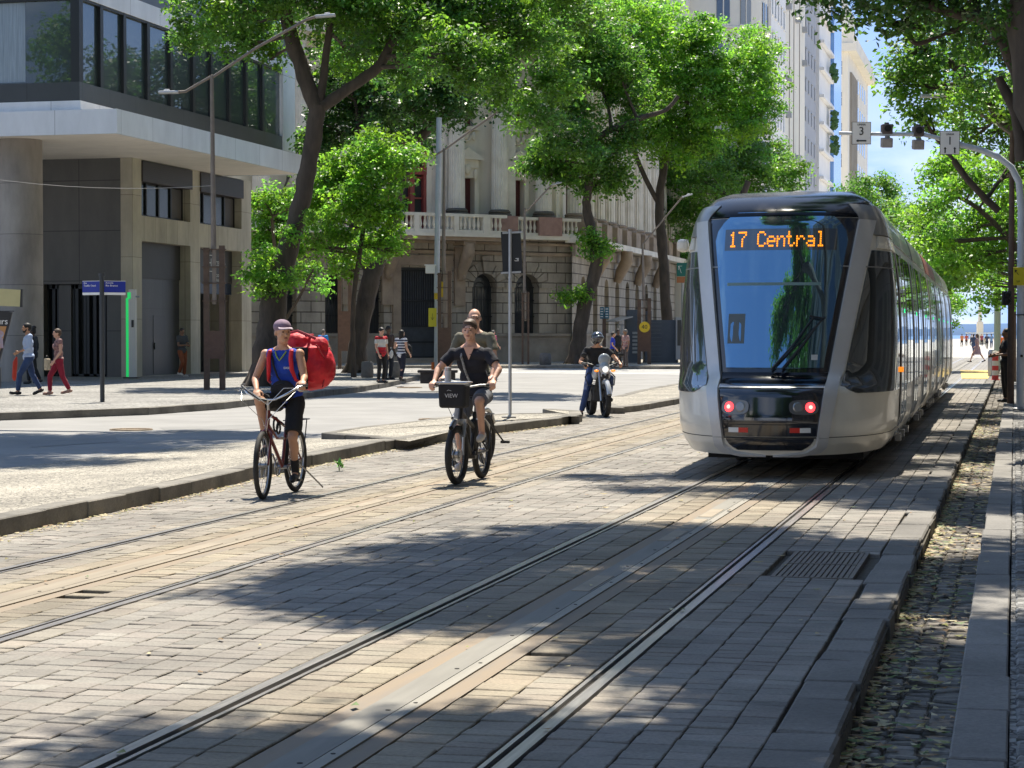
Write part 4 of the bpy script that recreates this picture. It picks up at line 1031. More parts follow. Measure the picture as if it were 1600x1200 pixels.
def s_of_y(y, z):
    y0 = lerp_t(YT, z); ln = max(LN, y0 + .1)
    if y <= ln: return .8 * math.acos(max(0, min(1, 1 - (y - y0) / (ln - y0))) ** (1 / .9)) / (math.pi / 2)
    return .8 + .2 * (y - ln) / (YE - ln)
def nrm(s_, z):
    e = .004; a = surf(min(1, s_ + e), z) - surf(max(-1, s_ - e), z); b = surf(s_, min(3.45, z + .02)) - surf(s_, max(.3, z - .02)); n_ = a.cross(b)
    if n_.length < 1e-9: return Vector((0, -1, 0))
    n_.normalize()
    if n_.y > 0 and abs(n_.x) < .2: n_ = -n_
    if n_.x * s_ < 0 and abs(n_.x) > .2: n_ = -n_
    return n_
def patch(name, zs, sl, sr, off, mt, par=tr, nc=16, skirt=.03, smooth=True):
    P = []
    for z in zs:
        a, b = sl(z), sr(z); row = []
        for k in range(nc + 1):
            s_ = a + (b - a) * k / nc; row.append(surf(s_, z) + nrm(s_, z) * off)
        P.append(row)
    m = MB(); m.grid([[tuple(q) for q in r_] for r_ in P])
    if skirt:
        def inn(i_, k): s_ = sl(zs[i_]) + (sr(zs[i_]) - sl(zs[i_])) * k / nc; return tuple(surf(s_, zs[i_]) + nrm(s_, zs[i_]) * (off - skirt))
        nz_ = len(zs) - 1
        m.grid([[tuple(q) for q in P[0]], [inn(0, k) for k in range(nc + 1)]]); m.grid([[tuple(q) for q in P[-1]], [inn(nz_, k) for k in range(nc + 1)]])
        m.grid([[tuple(P[i_][0]) for i_ in range(nz_ + 1)], [inn(i_, 0) for i_ in range(nz_ + 1)]]); m.grid([[tuple(P[i_][-1]) for i_ in range(nz_ + 1)], [inn(i_, nc) for i_ in range(nz_ + 1)]])
    return m.build(name, mt, par, smooth=50, weld=True, fix=True)
def lin(a, b, n_): return [a + (b - a) * k / n_ for k in range(n_ + 1)]
# body shell of the cab
zs = sorted(set([q[0] for q in WT[:-1]] + [q[0] for q in YT[:-1]] + lin(.28, 3.3, 26)))
m = MB(); m.grid([[tuple(surf(-1 + 2 * k / 72, z)) for k in range(73)] for z in zs])
m.add([tuple(surf(-1 + 2 * k / 72, .28)) for k in range(73)], [tuple(range(73))]); m.build('cab_shell', paint, tr, smooth=50, weld=True)
def tabx(T): return lambda z: lerp_t(T, z)
PI_ = [(.30, .42), (.36, .50), (.48, .525), (1.2, .62), (3.0, .885), (3.05, .89)]
PO_ = [(.30, .60), (.48, .635), (1.2, .765), (2.9, 1.04), (3.05, 1.06)]
pin, pout = tabx(PI_), tabx(PO_)
X2S = lambda f, sg: (lambda z: s_of_x(sg * f(z), z))
# black mask and windscreen, lower bonnet
patch('bonnet', lin(.50, 1.085, 12), X2S(pin, -1), X2S(pin, 1), .012, black)
patch('bonnet_ledge', [1.09, 1.11, 1.14, 1.18, 1.215], X2S(pin, -1), X2S(pin, 1), .012, roofb)
patch('windscreen_mask', lin(1.22, 3.06, 20), X2S(pin, -1), X2S(pin, 1), .006, black)
def wsx(z):
    b = lerp_t([(1.3, .56), (2.8, .785), (2.86, .785), (3.0, .69), (3.07, .62), (3.12, .52)], z); return b
ws = patch('windscreen', lin(1.27, 2.9, 14) + [2.95, 3.0, 3.04, 3.075, 3.10, 3.12], X2S(wsx, -1), X2S(wsx, 1), .018, screen, nc=20)
def lwx(z):
    q = (z - .33) / .15; return .50 * (1 - (1 - min(1, q)) ** 2 * .35)
patch('bumper_grille', [.345, .36, .38, .41, .45, .475], X2S(lwx, -1), X2S(lwx, 1), .012, black)
m = MB()
# roof cap
patch('roof_cap', [3.07, 3.11, 3.16, 3.22, 3.28, 3.33, 3.37, 3.41, 3.435, 3.45, 3.457], lambda z: -lerp_t([(3.07, s_of_x(.9, 3.07)), (3.22, .72), (3.26, .85), (3.29, 1.0)], z), lambda z: lerp_t([(3.07, s_of_x(.9, 3.07)), (3.22, .72), (3.26, .85), (3.29, 1.0)], z), .02, roofb, nc=40)
for sg in (-1, 1):
    f0, f1 = X2S(pin, sg), X2S(pout, sg)
    a, b = (f1, f0) if sg < 0 else (f0, f1)
    patch('silver_pillar', lin(.49, 3.03, 24), a, b, .045, silver, nc=5, skirt=.05)
    lo_, hi_ = tabx([(.28, .0), (.33, .40), (.40, .51), (.48, .53)]), tabx([(.28, .30), (.33, .55), (.40, .62), (.48, .637)])
    a, b = (X2S(hi_, sg), X2S(lo_, sg)) if sg < 0 else (X2S(lo_, sg), X2S(hi_, sg))
    patch('lower_hoop', [.285, .30, .315, .33, .35, .37, .40, .44, .485], a, b, .045, silver, nc=8, skirt=.05)
    # grey cowling sweeping back from the pillar top
    cl = lambda z: s_of_x(lerp_t([(2.78, 1.045), (3.0, .90), (3.07, .89), (3.25, .74)], z), z)
    a, b = (lambda z: -.999, lambda z: -cl(z)) if sg < 0 else (cl, lambda z: .999)
    patch('cowling', [2.86, 2.92, 3.0, 3.05, 3.09, 3.13, 3.18, 3.22], a, b, .03, cowl, nc=16, skirt=.03)
    a, b = (lambda z: -.999, lambda z: -s_of_x(1.10, z)) if sg < 0 else (lambda z: s_of_x(1.10, z), lambda z: .999)
    patch('cab_side_band', [2.70, 2.74, 2.80, 2.85], a, b, .022, paint, nc=14, skirt=.02)
    wl = lambda z: s_of_x(lerp_t([(.98, .95), (1.07, .775), (1.2, .80), (2.68, 1.05)], z), z)
    a, b = (lambda z: -s_of_y(2.75, z), lambda z: -wl(z)) if sg < 0 else (wl, lambda z: s_of_y(2.75, z))
    patch('cab_side_glass', [.985, 1.02, 1.07, 1.2] + lin(1.35, 2.67, 10), a, b, .014, sideg, nc=16, skirt=.02)
    a, b = (lambda z: -s_of_y(2.45, z), lambda z: -s_of_y(1.2, z)) if sg < 0 else (lambda z: s_of_y(1.2, z), lambda z: s_of_y(2.45, z))
    patch('side_glass_frame', [2.46, 2.475], a, b, .018, cowl, nc=8, skirt=.01)
    # skirt joint
    a, b = (lambda z: -.99, lambda z: -s_of_x(.64, z)) if sg < 0 else (lambda z: s_of_x(.64, z), lambda z: .99)
    patch('skirt_joint', [.482, .490], a, b, .003, seam, nc=20, skirt=.004)
patch('bonnet_joint', [.478, .492], lambda z: -s_of_x(.52, z), lambda z: s_of_x(.52, z), .016, seam, nc=16, skirt=.01)
patch('bonnet_upper_joint', [1.035, 1.043], lambda z: -s_of_x(.59, z), lambda z: s_of_x(.59, z), .015, seam, nc=16, skirt=.01)
patch('bonnet_middle_joint', [.632, .640], lambda z: -s_of_x(.52, z), lambda z: s_of_x(.52, z), .015, seam, nc=16, skirt=.01)
# lamps and reflectors
redl = mat('tail_lamp_red', (.8, .02, .02), .3, emit=(1.0, .03, .035), estr=2.6)
redc = mat('tail_lamp_core', (.9, .1, .08), .3, emit=(1.0, .25, .2), estr=2.2)
lens = mat('clear_lens', (.10, .105, .105), .12, coat=1)
white = mat('white_reflector', (.75, .74, .70), .4); redr = mat('red_reflector', (.65, .035, .02), .35)
def onface(x, z, off): s_ = s_of_x(x, z); return surf(s_, z) + nrm(s_, z) * off, nrm(s_, z)
def disc(m, x, z, r, off, th=.012, n=24, sx=1.0):
    p, q = onface(x, z, off); M = q.to_track_quat('Z', 'Y').to_matrix()
    m.lathe([(.0001, th), (r * .75, th), (r, th * .4), (r, -.01)], p, n, M)
for sg in (-1, 1):
    h = MB(); p, q = onface(sg * .385, .83, .014); M = q.to_track_quat('Z', 'Y').to_matrix()
    vs = [(math.copysign(max(0, abs(math.cos(t)) ** .6), math.cos(t)) * .17, math.copysign(abs(math.sin(t)) ** .7, math.sin(t)) * .085) for t in [2 * math.pi * k / 28 for k in range(28)]]
    h.prism(vs, -.01, .006, lambda u, v, hh: tuple(M @ Vector((u, v, hh)) + p)); hl = h.build('lamp_housing', lens, tr)
    h = MB(); disc(h, sg * .455, .83, .058, .021); tl_ = h.build('tail_lamp', redl, hl)
    h = MB(); disc(h, sg * .455, .83, .022, .034); h.build('lamp_core', redc, tl_)
    h = MB(); disc(h, sg * .32, .83, .06, .021); h.build('head_lamp', mat('lamp_reflector', (.30, .30, .29), .25, .6), hl)
    for a, b, mt in (((.275, .395, redr), (.395, .515, white))):
        pass
for sg in (-1, 1):
    for a, b, mt, nm in ((.235, .345, redr, 'red_reflector'), (.345, .462, white, 'white_reflector')):
        l_, r_ = (sg * b, sg * a) if sg < 0 else (a, b)
        patch(nm, [.545, .600], lambda z, l_=l_: s_of_x(l_, z), lambda z, r_=r_: s_of_x(r_, z), .017, mt, nc=3, skirt=.006)
# wiper
wm = mat('wiper_black', (.02, .02, .022), .45)
def wp_(x, z, off): return tuple(onface(x, z, off)[0])
m = MB(); m.tube([wp_(-.02, 1.24, .05), wp_(.20, 1.50, .07), wp_(.42, 1.84, .06)], [.014, .012, .010], 6); m.tube([wp_(.10, 1.24, .05), wp_(.30, 1.50, .07), wp_(.50, 1.80, .06)], [.014, .012, .010], 6)
m.tube([wp_(.05, 1.3, .035), wp_(.3, 1.58, .03), wp_(.56, 1.86, .03)], .009, 5); m.tube([wp_(.38, 1.86, .05), wp_(.54, 1.83, .05)], .012, 6); m.build('wiper', wm, tr)
# inside the screen: display box edge, blind rail, papers
pale = mat('pale_interior_trim', (.16, .24, .22), .5); boxm = mat('display_box', (.030, .034, .032), .6)
patch('blind_rail', [2.235, 2.27], lambda z: s_of_x(-.60, z), lambda z: s_of_x(.50, z), .0195, pale, nc=8, skirt=.002)
patch('display_window', [2.66, 2.92], lambda z: s_of_x(-.66, z), lambda z: s_of_x(.66, z), .0195, glass('display_glass', (.018, .022, .020), .12, .02), nc=12, skirt=.002)
patch('paper_notice', [1.36, 1.42], lambda z: s_of_x(.42, z), lambda z: s_of_x(.49, z), .0195, mat('paper', (.5, .5, .47), .8), nc=2, skirt=.002)
patch('seat_back_panel', [1.55, 1.9], lambda z: s_of_x(-.56, z), lambda z: s_of_x(-.36, z), .0193, mat('interior_grey', (.10, .12, .12), .6), nc=2, skirt=.002)
FONT = {'1': ['00100', '01100', '00100', '00100', '00100', '00100', '01110'], '7': ['11111', '00001', '00010', '00100', '00100', '00100', '00100'], 'C': ['01110', '10001', '10000', '10000', '10000', '10001', '01110'],
        'e': ['00000', '00000', '01110', '10001', '11111', '10000', '01110'], 'n': ['00000', '00000', '10110', '11001', '10001', '10001', '10001'], 't': ['01000', '01000', '11100', '01000', '01000', '01001', '00110'],
        'r': ['00000', '00000', '10110', '11001', '10000', '10000', '10000'], 'a': ['00000', '00000', '01110', '00001', '01111', '10001', '01111'], 'l': ['01100', '00100', '00100', '00100', '00100', '00100', '01110'], ' ': ['00000'] * 7}
led = mat('amber_led', (.9, .4, .02), .4, emit=(1.0, .27, .008), estr=1.0)
x0 = -.60; pit = .0205
dsp = tr
for ci, ch in enumerate('17 Central'):
    if ch == ' ': continue
    m = MB()
    for r_ in range(7):
        for c_ in range(5):
            if FONT[ch][r_][c_] == '1':
                x = x0 + (ci * 5.6 + c_) * pit; z = 2.875 - r_ * .0275; p, q = onface(x, z, .024); m.box(p, (pit * .80, .006, .019), q.to_track_quat('-Y', 'Z').to_matrix())
    m.build('lit_character', led, tr)
# ---- the saloon modules behind the cab
SEC = [(1.17, .28), (1.26, .42), (1.31, .60), (1.325, 1.0), (1.325, 1.6), (1.30, 2.2), (1.25, 2.65), (1.20, 2.85), (1.08, 3.05), (.94, 3.20), (.76, 3.32), (.55, 3.38), (0, 3.41)]
sec = [(-x, z) for x, z in SEC] + [(x, z) for x, z in reversed(SEC[:-1])]
def xw(z): return lerp_t(WT, z)
def sbox(m, y0, y1, z0, z1, off, sg, nz_=8):
    P = []
    for k in range(nz_ + 1):
        z = z0 + (z1 - z0) * k / nz_; P.append((sg * (xw(z) + off), z))
    n_ = len(P); vs = [(x, y0, z) for x, z in P] + [(x, y1, z) for x, z in P] + [(sg * (xw(z) - .03), y0, z) for x, z in P] + [(sg * (xw(z) - .03), y1, z) for x, z in P]
    fs = []
    for k in range(n_ - 1):
        fs += [(k, k + 1, n_ + k + 1, n_ + k), (k, k + 1, 2 * n_ + k + 1, 2 * n_ + k), (n_ + k, n_ + k + 1, 3 * n_ + k + 1, 3 * n_ + k)]
    fs += [(0, n_, 3 * n_, 2 * n_), (n_ - 1, 2 * n_ - 1, 4 * n_ - 1, 3 * n_ - 1)]
    return m.add(vs, fs)
mods = [(3.2, 9.4), (9.9, 15.9), (16.4, 22.6), (23.1, 29.1), (29.6, 36.4)]
ledg = mat('green_door_led', (.02, .4, .12), .4, emit=(.02, .9, .25), estr=1.2)
for i_, (a, b) in enumerate(mods):
    m = MB(); n_ = len(sec); m.add([(x, a, z) for x, z in sec] + [(x, b, z) for x, z in sec], [(k, (k + 1) % n_, n_ + (k + 1) % n_, n_ + k) for k in range(n_)] + [tuple(range(n_)), tuple(range(n_, 2 * n_))])
    md = m.build('module_shell', paint, tr, smooth=40)
    if i_ < len(mods) - 1:
        m = MB()
        for q in range(5): y = b + .02 + q * .1; m.add([(x * .93, y, z) for x, z in sec] + [(x * .93, y + .05, z) for x, z in sec] + [(x * .89, y + .10, z) for x, z in sec], [(k, (k + 1) % n_, n_ + (k + 1) % n_, n_ + k) for k in range(n_)] + [(n_ + k, n_ + (k + 1) % n_, 2 * n_ + (k + 1) % n_, 2 * n_ + k) for k in range(n_)])
        m.build('bellows', seam, tr)
    for sg in (-1, 1):
        doors = [(a + .15, a + 1.75), (b - 1.6, b - .2)] if i_ % 2 == 0 else [(a + 2.2, a + 3.8)]
        m = MB(); sbox(m, a + .08, b - .08, .98, 2.72, .008, sg); m.build('window_band', sideg, md)
        m = MB(); sbox(m, a + .05, b - .05, 2.84, 3.22, .02, sg); m.build('roof_cowling', cowl if i_ != 2 else mat('red_brown_wrap', (.30, .09, .055), .4, var=.3, scale=1.2), md)
        for (d0, d1) in doors:
            m = MB(); sbox(m, d0, d1, .34, 2.68, .020, sg); dr = m.build('door', sideg, md)
            m = MB(); sbox(m, (d0 + d1) / 2 - .02, (d0 + d1) / 2 + .02, .34, 2.68, .026, sg); sbox(m, d0 - .05, d0, .30, 2.74, .024, sg); sbox(m, d1, d1 + .05, .30, 2.74, .024, sg); m.build('door_frame', silver, dr)
            m = MB(); sbox(m, (d0 + d1) / 2 + .1, (d0 + d1) / 2 + .2, 1.95, 2.0, .03, sg, 1); m.build('door_led', ledg, dr)
        y = a + .1; m = MB()
        while y < b - .3:
            sbox(m, y, y + .05, .98, 2.70, .012, sg); y += 1.05
        m.build('window_posts', seam, md)
        m = MB()
        for yy in (a + 1.95, (a + b) / 2, b - 1.8): m.box((sg * 1.22, yy, .26), (.08, .26, .10))
        m.build('skirt_box', cowl, md)
    m = MB(); m.span((-.7, a + .8, 3.38), (.7, b - .8, 3.55)); m.build('roof_equipment', cowl, md, bevel=.04)
m = MB(); m.span((-.95, 1.9, .14), (.95, 36, .30)); m.build('underframe', seam, tr)
for y in (3.6, 5.4, 17.8, 19.6, 31, 33):
    for sg in (-1, 1):
        m = MB(); m.cyl((sg * .66, y, .29), (sg * .80, y, .29), .285, n=24); m.build('wheel', steel, tr)
m = MB(); m.tube([(1.30, 3.05, 1.22), (1.38, 3.05, 1.22)], .035, 10); m.tube([(-1.30, 3.05, 1.22), (-1.38, 3.05, 1.22)], .035, 10); m.build('side_marker', mat('orange_marker', (.75, .20, .02), .4, emit=(1, .3, .02), estr=.5), tr)
m = MB(); m.ell((0, 4.1, 3.45), (.35, .5, .12)); m.build('roof_pod', cowl, tr, smooth=True)
m = MB(); m.box((-1.33, 2.3, 2.78), (.14, .2, .16)); m.build('camera_housing', paint, tr, bevel=.05)
m = MB(); sbox(m, 3.21, 3.26, .30, 2.8, .012, 1); sbox(m, 3.21, 3.26, .30, 2.8, .012, -1); m.build('cab_joint', seam, tr)
# ================================================================ TREES
def leaf_mat(name, c, ct, k=.42):
    m = bpy.data.materials.new(name); m.use_nodes = True; n = m.node_tree.nodes; l = m.node_tree.links
    b = n['Principled BSDF']; b.inputs['Roughness'].default_value = .42; b.inputs['Specular IOR Level'].default_value = .45
    a = n.new('ShaderNodeAttribute'); a.attribute_name = 'tone'
    mu = n.new('ShaderNodeMixRGB'); mu.blend_type = 'MULTIPLY'; mu.inputs[0].default_value = 1; mu.inputs[1].default_value = (*c, 1); l.new(a.outputs[0], mu.inputs[2]); l.new(mu.outputs[0], b.inputs['Base Color'])
    t = n.new('ShaderNodeBsdfTranslucent'); mu2 = n.new('ShaderNodeMixRGB'); mu2.blend_type = 'MULTIPLY'; mu2.inputs[0].default_value = 1; mu2.inputs[1].default_value = (*ct, 1); l.new(a.outputs[0], mu2.inputs[2]); l.new(mu2.outputs[0], t.inputs[0])
    ms = n.new('ShaderNodeMixShader'); ms.inputs[0].default_value = k; l.new(b.outputs[0], ms.inputs[1]); l.new(t.outputs[0], ms.inputs[2]); l.new(ms.outputs[0], n['Material Output'].inputs[0])
    return m
leafA = leaf_mat('leaf_green', (.075, .160, .032), (.25, .50, .055))
leafB = leaf_mat('leaf_light', (.11, .22, .035), (.32, .62, .06), .5)
leafD = leaf_mat('leaf_dark', (.055, .115, .03), (.11, .26, .035), .36)
bark = mat('bark', (.105, .082, .062), .95, c2=(.05, .040, .032), scale=5, bump=.9, bscale=14, aniso=(1, 1, .3))
def crown_mesh(name, clumps, base, matr, lf=.12, lai_=4.0, sub=.42, flat=.95, seed=1, droop=.0, rs=1.13):
    lf = lf * .78; g = np.random.default_rng(seed); Vs = []; Cs = []
    for (c, r) in clumps:
        c = np.array(c) - np.array(base)
        lai = lai_ * 1.12; r = r * rs; n_ = int(lai * math.pi * r * r / (1.15 * lf * lf)); ns = max(6, int(13 * (r / (sub * 1.6)) ** 2)); ns = min(ns, 260)
        d = g.normal(size=(ns, 3)); d /= np.linalg.norm(d, axis=1)[:, None]; d[:, 2] = np.where(d[:, 2] < -.8, -d[:, 2] * .6, d[:, 2])
        rr = r * (g.random(ns) ** .45)[:, None]; sc_ = d * rr * np.array([1, 1, flat]) + c
        sr = sub * (.6 + g.random(ns) * .9); ton = .55 + .85 * g.random(ns); hue = g.random(ns)
        idx = g.integers(0, ns, n_); dd = g.normal(size=(n_, 3)); dd /= np.linalg.norm(dd, axis=1)[:, None]
        dd[:, 2] = np.where(g.random(n_) < .65, np.abs(dd[:, 2]), dd[:, 2])
        rad = sr[idx] * 1.25 * g.random(n_) ** .5
        p = sc_[idx] + dd * rad[:, None] * np.array([1, 1, .8]); p[:, 2] -= droop * g.random(n_) * rad
        nr = dd * .55 + g.normal(size=(n_, 3)) * .55 + np.array([0, 0, .55]); nr /= np.linalg.norm(nr, axis=1)[:, None]
        t = g.normal(size=(n_, 3)); t -= nr * (t * nr).sum(1)[:, None]; t /= np.linalg.norm(t, axis=1)[:, None]; b = np.cross(nr, t)
        s_ = lf * (.65 + .7 * g.random(n_))[:, None]; w_ = s_ * .55
        fold = nr * s_ * .18
        V = np.stack([p - t * s_, p - b * w_ + fold, p + t * s_ * 1.05, p + b * w_ + fold], axis=1); Vs.append(V)
        k = (ton[idx] * (.85 + .3 * g.random(n_)))[:, None]; h = hue[idx][:, None]
        colr = np.concatenate([k * (.75 + .42 * h), k * (.95 + .1 * h), k * (1.15 - .5 * h), np.ones((n_, 1))], axis=1); Cs.append(np.repeat(colr, 4, axis=0))
    V = np.concatenate(Vs).reshape(-1, 3); C = np.concatenate(Cs); nf = len(V) // 4
    me = bpy.data.meshes.new(name); me.vertices.add(len(V)); me.vertices.foreach_set('co', V.reshape(-1))
    me.loops.add(nf * 4); me.loops.foreach_set('vertex_index', np.arange(nf * 4, dtype=np.int32))
    me.polygons.add(nf); me.polygons.foreach_set('loop_start', np.arange(0, nf * 4, 4, dtype=np.int32)); me.update(calc_edges=True)
    at = me.color_attributes.new('tone', 'FLOAT_COLOR', 'POINT'); at.data.foreach_set('color', C.reshape(-1).astype(np.float32)); me.materials.append(matr)
    return me
def wob(pts, rad, n_=4, amp=.12):
    """smooth a limb into a slightly crooked line"""
    P = [Vector(p) for p in pts]; o_ = []; ro = []
    for i_ in range(len(P) - 1):
        p0 = P[max(0, i_ - 1)]; p1 = P[i_]; p2 = P[i_ + 1]; p3 = P[min(len(P) - 1, i_ + 2)]
        for k in range(n_):
            t = k / n_; q = .5 * ((2 * p1) + (-p0 + p2) * t + (2 * p0 - 5 * p1 + 4 * p2 - p3) * t * t + (-p0 + 3 * p1 - 3 * p2 + p3) * t ** 3)
            r_ = rad[i_] + (rad[i_ + 1] - rad[i_]) * t; q += Vector((random.uniform(-1, 1), random.uniform(-1, 1), 0)) * amp * r_; o_.append(q); ro.append(r_ * random.uniform(.94, 1.07))
    o_.append(P[-1]); ro.append(rad[-1]); return o_, ro
def tree(label, base, limbs, clumps, lm, lf=.12, lai=4.0, sub=.42, seed=1, group=None, name='street_tree', tw=True, rs=1.13, extra=None, flat=.98, droop=0.0):
    """limbs: lists of (point, radius); clumps: (centre, radius)"""
    random.seed(seed * 13 + 5)
    t = thing(name, label, 'tree', tuple(base), 0, group); b = Vector(base); m = MB(); joints = []
    for L_ in limbs:
        p_, r_ = wob([q[0] for q in L_], [q[1] for q in L_]); m.tube([q - b for q in p_], r_, 12); joints += list(zip(p_, r_))
    p0 = limbs[0][0]
    for k in range(5):
        a = k * 1.26 + seed; r0 = p0[1]; q = Vector(p0[0]) - b
        m.tube([q + Vector((0, 0, r0 * 1.8)), q + Vector((math.cos(a) * r0 * .85, math.sin(a) * r0 * .85, r0 * .5)), q + Vector((math.cos(a) * r0 * 1.5, math.sin(a) * r0 * 1.5, -.05))], [r0 * .4, r0 * .28, r0 * .1], 7)
    if tw:
        for c, r in clumps:
            c = Vector(c); cand = [j for j in joints if j[0].z < c.z + .5] or joints
            j = min(cand, key=lambda j: (j[0] - c).length + 1.5 * max(0, .5 - j[1]))
            mid = j[0].lerp(c, .5) + Vector((random.uniform(-.3, .3), random.uniform(-.3, .3), random.uniform(0, .5))) * r * .4
            if (j[0] - c).length > 4.2: continue
            p_, r_ = wob([j[0], mid, c], [min(j[1] * .6, .03 + .05 * r), .03 + .025 * r, .02]); m.tube([q - b for q in p_], r_, 7)
            for k in range(3):
                d = Vector((random.uniform(-1, 1), random.uniform(-1, 1), random.uniform(-.2, .9))).normalized() * r * .8; m.tube([mid - b, mid.lerp(c + d, .5) - b, c + d - b], [.03 + .012 * r, .03, .01], 5)
    m.build('trunk', bark, t, smooth=60)
    me = crown_mesh('crown', [(tuple(c), r) for c, r in clumps], tuple(base), lm, lf, lai, sub, seed=seed, flat=flat, droop=droop, rs=rs)
    o = bpy.data.objects.new('crown', me); col.objects.link(o); o.parent = t
    if extra:
        me = crown_mesh('foliage', [(tuple(c), r) for c, r in extra[0]], tuple(base), extra[1], lf * .85, lai * .85, sub * .8, seed=seed + 50, flat=.85)
        o = bpy.data.objects.new('foliage', me); col.objects.link(o); o.parent = t
    return t
def pl(D_, pts, sc_=1.0): return [(AT(px, py, D_ if len(q) < 2 else q[1]), w_ / 2 / F * D_ * sc_) for (px, py, w_, *q) in [(a[0], a[1], a[2]) + ((None, a[3]) if len(a) > 3 else ()) for a in pts]]
def limb(D_, pts):
    o_ = []
    for a in pts:
        d = a[3] if len(a) > 3 else D_; o_.append((AT(a[0], a[1], d), a[2] * .86 / 2 / F * d))
    return o_
def cl(D_, pts, jit=1.0, seed=0):
    g = random.Random(seed); o_ = []
    for a in pts:
        d = D_ + (a[3] if len(a) > 3 else g.uniform(-1.8, 1.8) * jit); o_.append((AT(a[0], a[1], d), a[2] / F * d))
    return o_
# A: leaning tree left, in front of the office building
DA = 59.7; bA = G(413, 603, .15)
A = tree('tall leaning tree with thick forked dark trunk left of the cyclist with the red bag', bA,
     [limb(DA, [(413, 606, 66), (418, 560, 54), (424, 500, 50), (440, 420, 43), (458, 360, 36), (474, 300, 33), (488, 230, 31), (496, 165, 32)]),
      limb(DA, [(494, 172, 30), (476, 120, 30), (459, 70, 27), (446, 10, 24), (440, -60, 20)]), limb(DA, [(498, 165, 18), (507, 110, 15), (514, 50, 13), (524, -20, 11)]),
      limb(DA, [(500, 168, 22), (545, 138, 20), (590, 105, 19), (610, 70, 17), (635, 20, 15), (655, -40, 13)])],
     cl(DA, [(330, 25, 62), (300, 60, 30), (390, 30, 66), (455, 0, 70), (380, 75, 32, 1), (420, 95, 22, 1), (540, 15, 78), (610, 40, 80), (690, 20, 80), (760, 30, 74), (560, 90, 48, 3), (700, 95, 58), (770, 110, 48), (640, 120, 40, 2),
             (830, 60, 66), (880, 20, 60), (790, 160, 34), (835, 185, 40), (870, 140, 46), (350, -60, 70), (470, -70, 90), (600, -70, 90), (730, -80, 90), (860, -60, 80)], 1.3, 1), leafA, .095, 3.4, .36, 3, 'street trees along the left sidewalk',
     extra=(cl(DA, [(412, 452, 26, -.4), (436, 440, 22, -.6), (398, 430, 22), (450, 370, 16, -.5), (478, 345, 14, -.5), (415, 400, 18)], .4, 4), leafB))
# B: tree behind with two stems, and the bright low one beside it
DB = 80
B = tree('forked tree with pale scarred bark standing behind the row of waiting pedestrians', G(565, 583, .15),
     [limb(DB, [(556, 586, 42), (560, 540, 34), (568, 490, 32), (578, 440, 33), (584, 415, 34)]), limb(DB, [(580, 425, 24), (560, 385, 22), (553, 340, 18), (552, 280, 16), (560, 200, 14)]),
      limb(DB, [(587, 420, 26), (604, 385, 24), (614, 340, 22), (622, 300, 20), (640, 250, 19), (662, 210, 17), (700, 175, 16), (740, 150, 13)]), limb(DB, [(548, 590, 30), (556, 545, 20), (565, 520, 16)])],
     cl(DB, [(520, 210, 50), (560, 170, 60), (640, 160, 58), (700, 170, 44), (490, 250, 34), (610, 120, 70), (540, 120, 60), (690, 120, 60), (745, 150, 46), (640, 210, 46, 2), (580, 210, 40)], 1, 2), leafD, .12, 3.2, .42, 5, 'street trees along the left sidewalk')
C2 = tree('bushy bright green young tree with thin dark stem among the pedestrians', G(553, 595, .15),
     [limb(72, [(553, 597, 11), (552, 555, 10), (551, 510, 9), (553, 460, 9), (560, 410, 9), (568, 360, 8), (585, 300, 7)])],
     cl(72, [(600, 245, 52), (560, 262, 42), (632, 258, 30), (652, 246, 16), (530, 290, 42), (590, 300, 50), (550, 330, 46), (500, 340, 36), (600, 345, 36), (520, 385, 36), (560, 390, 36), (605, 385, 30), (480, 390, 28), (505, 300, 34), (540, 425, 26), (620, 395, 18)], .8, 3), leafB, .10, 3.6, .34, 7, 'street trees along the left sidewalk', rs=1.02)
D2 = tree('bright low bushy tree under the canopy edge behind the leaning trunk', G(455, 578, .15),
     [limb(92, [(452, 580, 9), (448, 520, 8), (440, 450, 8), (430, 390, 7), (425, 340, 6)]), limb(92, [(446, 500, 6), (470, 460, 5), (490, 420, 4)])],
     cl(92, [(425, 330, 36), (450, 350, 32), (410, 365, 26), (400, 325, 22), (395, 390, 20), (440, 395, 26), (465, 320, 26), (410, 420, 24), (470, 230, 24), (480, 430, 20), (500, 450, 14)], .8, 5), leafB, .13, 3.2, .42, 9, 'street trees along the left sidewalk')
# C: crooked tree in front of the palace corner, D further on
DC = 104
Ct = tree('crooked slanting tree with tufts on its trunk in front of the palace corner', G(902, 568, .15),
     [limb(DC, [(903, 570, 38), (905, 530, 27), (912, 480, 25), (928, 430, 24), (932, 400, 23), (925, 365, 19), (917, 330, 17), (918, 300, 15), (924, 260, 15), (930, 225, 14), (945, 208, 12), (970, 197, 11), (1005, 183, 10), (1040, 172, 8), (1060, 150, 7)])],
     cl(DC, [(850, 255, 40), (885, 270, 40), (930, 280, 34), (860, 230, 28), (905, 230, 40), (960, 290, 26), (955, 250, 34), (830, 270, 20), (900, 60, 60), (925, 120, 62), (890, 170, 50), (940, 60, 50), (985, 160, 46), (965, 110, 40), (980, 215, 34)], 1.5, 6), leafA, .135, 3.4, .5, 11, 'street trees along the left sidewalk',
     extra=(cl(DC, [(930, 395, 22), (918, 378, 18), (948, 388, 15), (900, 465, 17), (882, 470, 14), (912, 458, 12)], .3, 7), leafB))
DD = 112
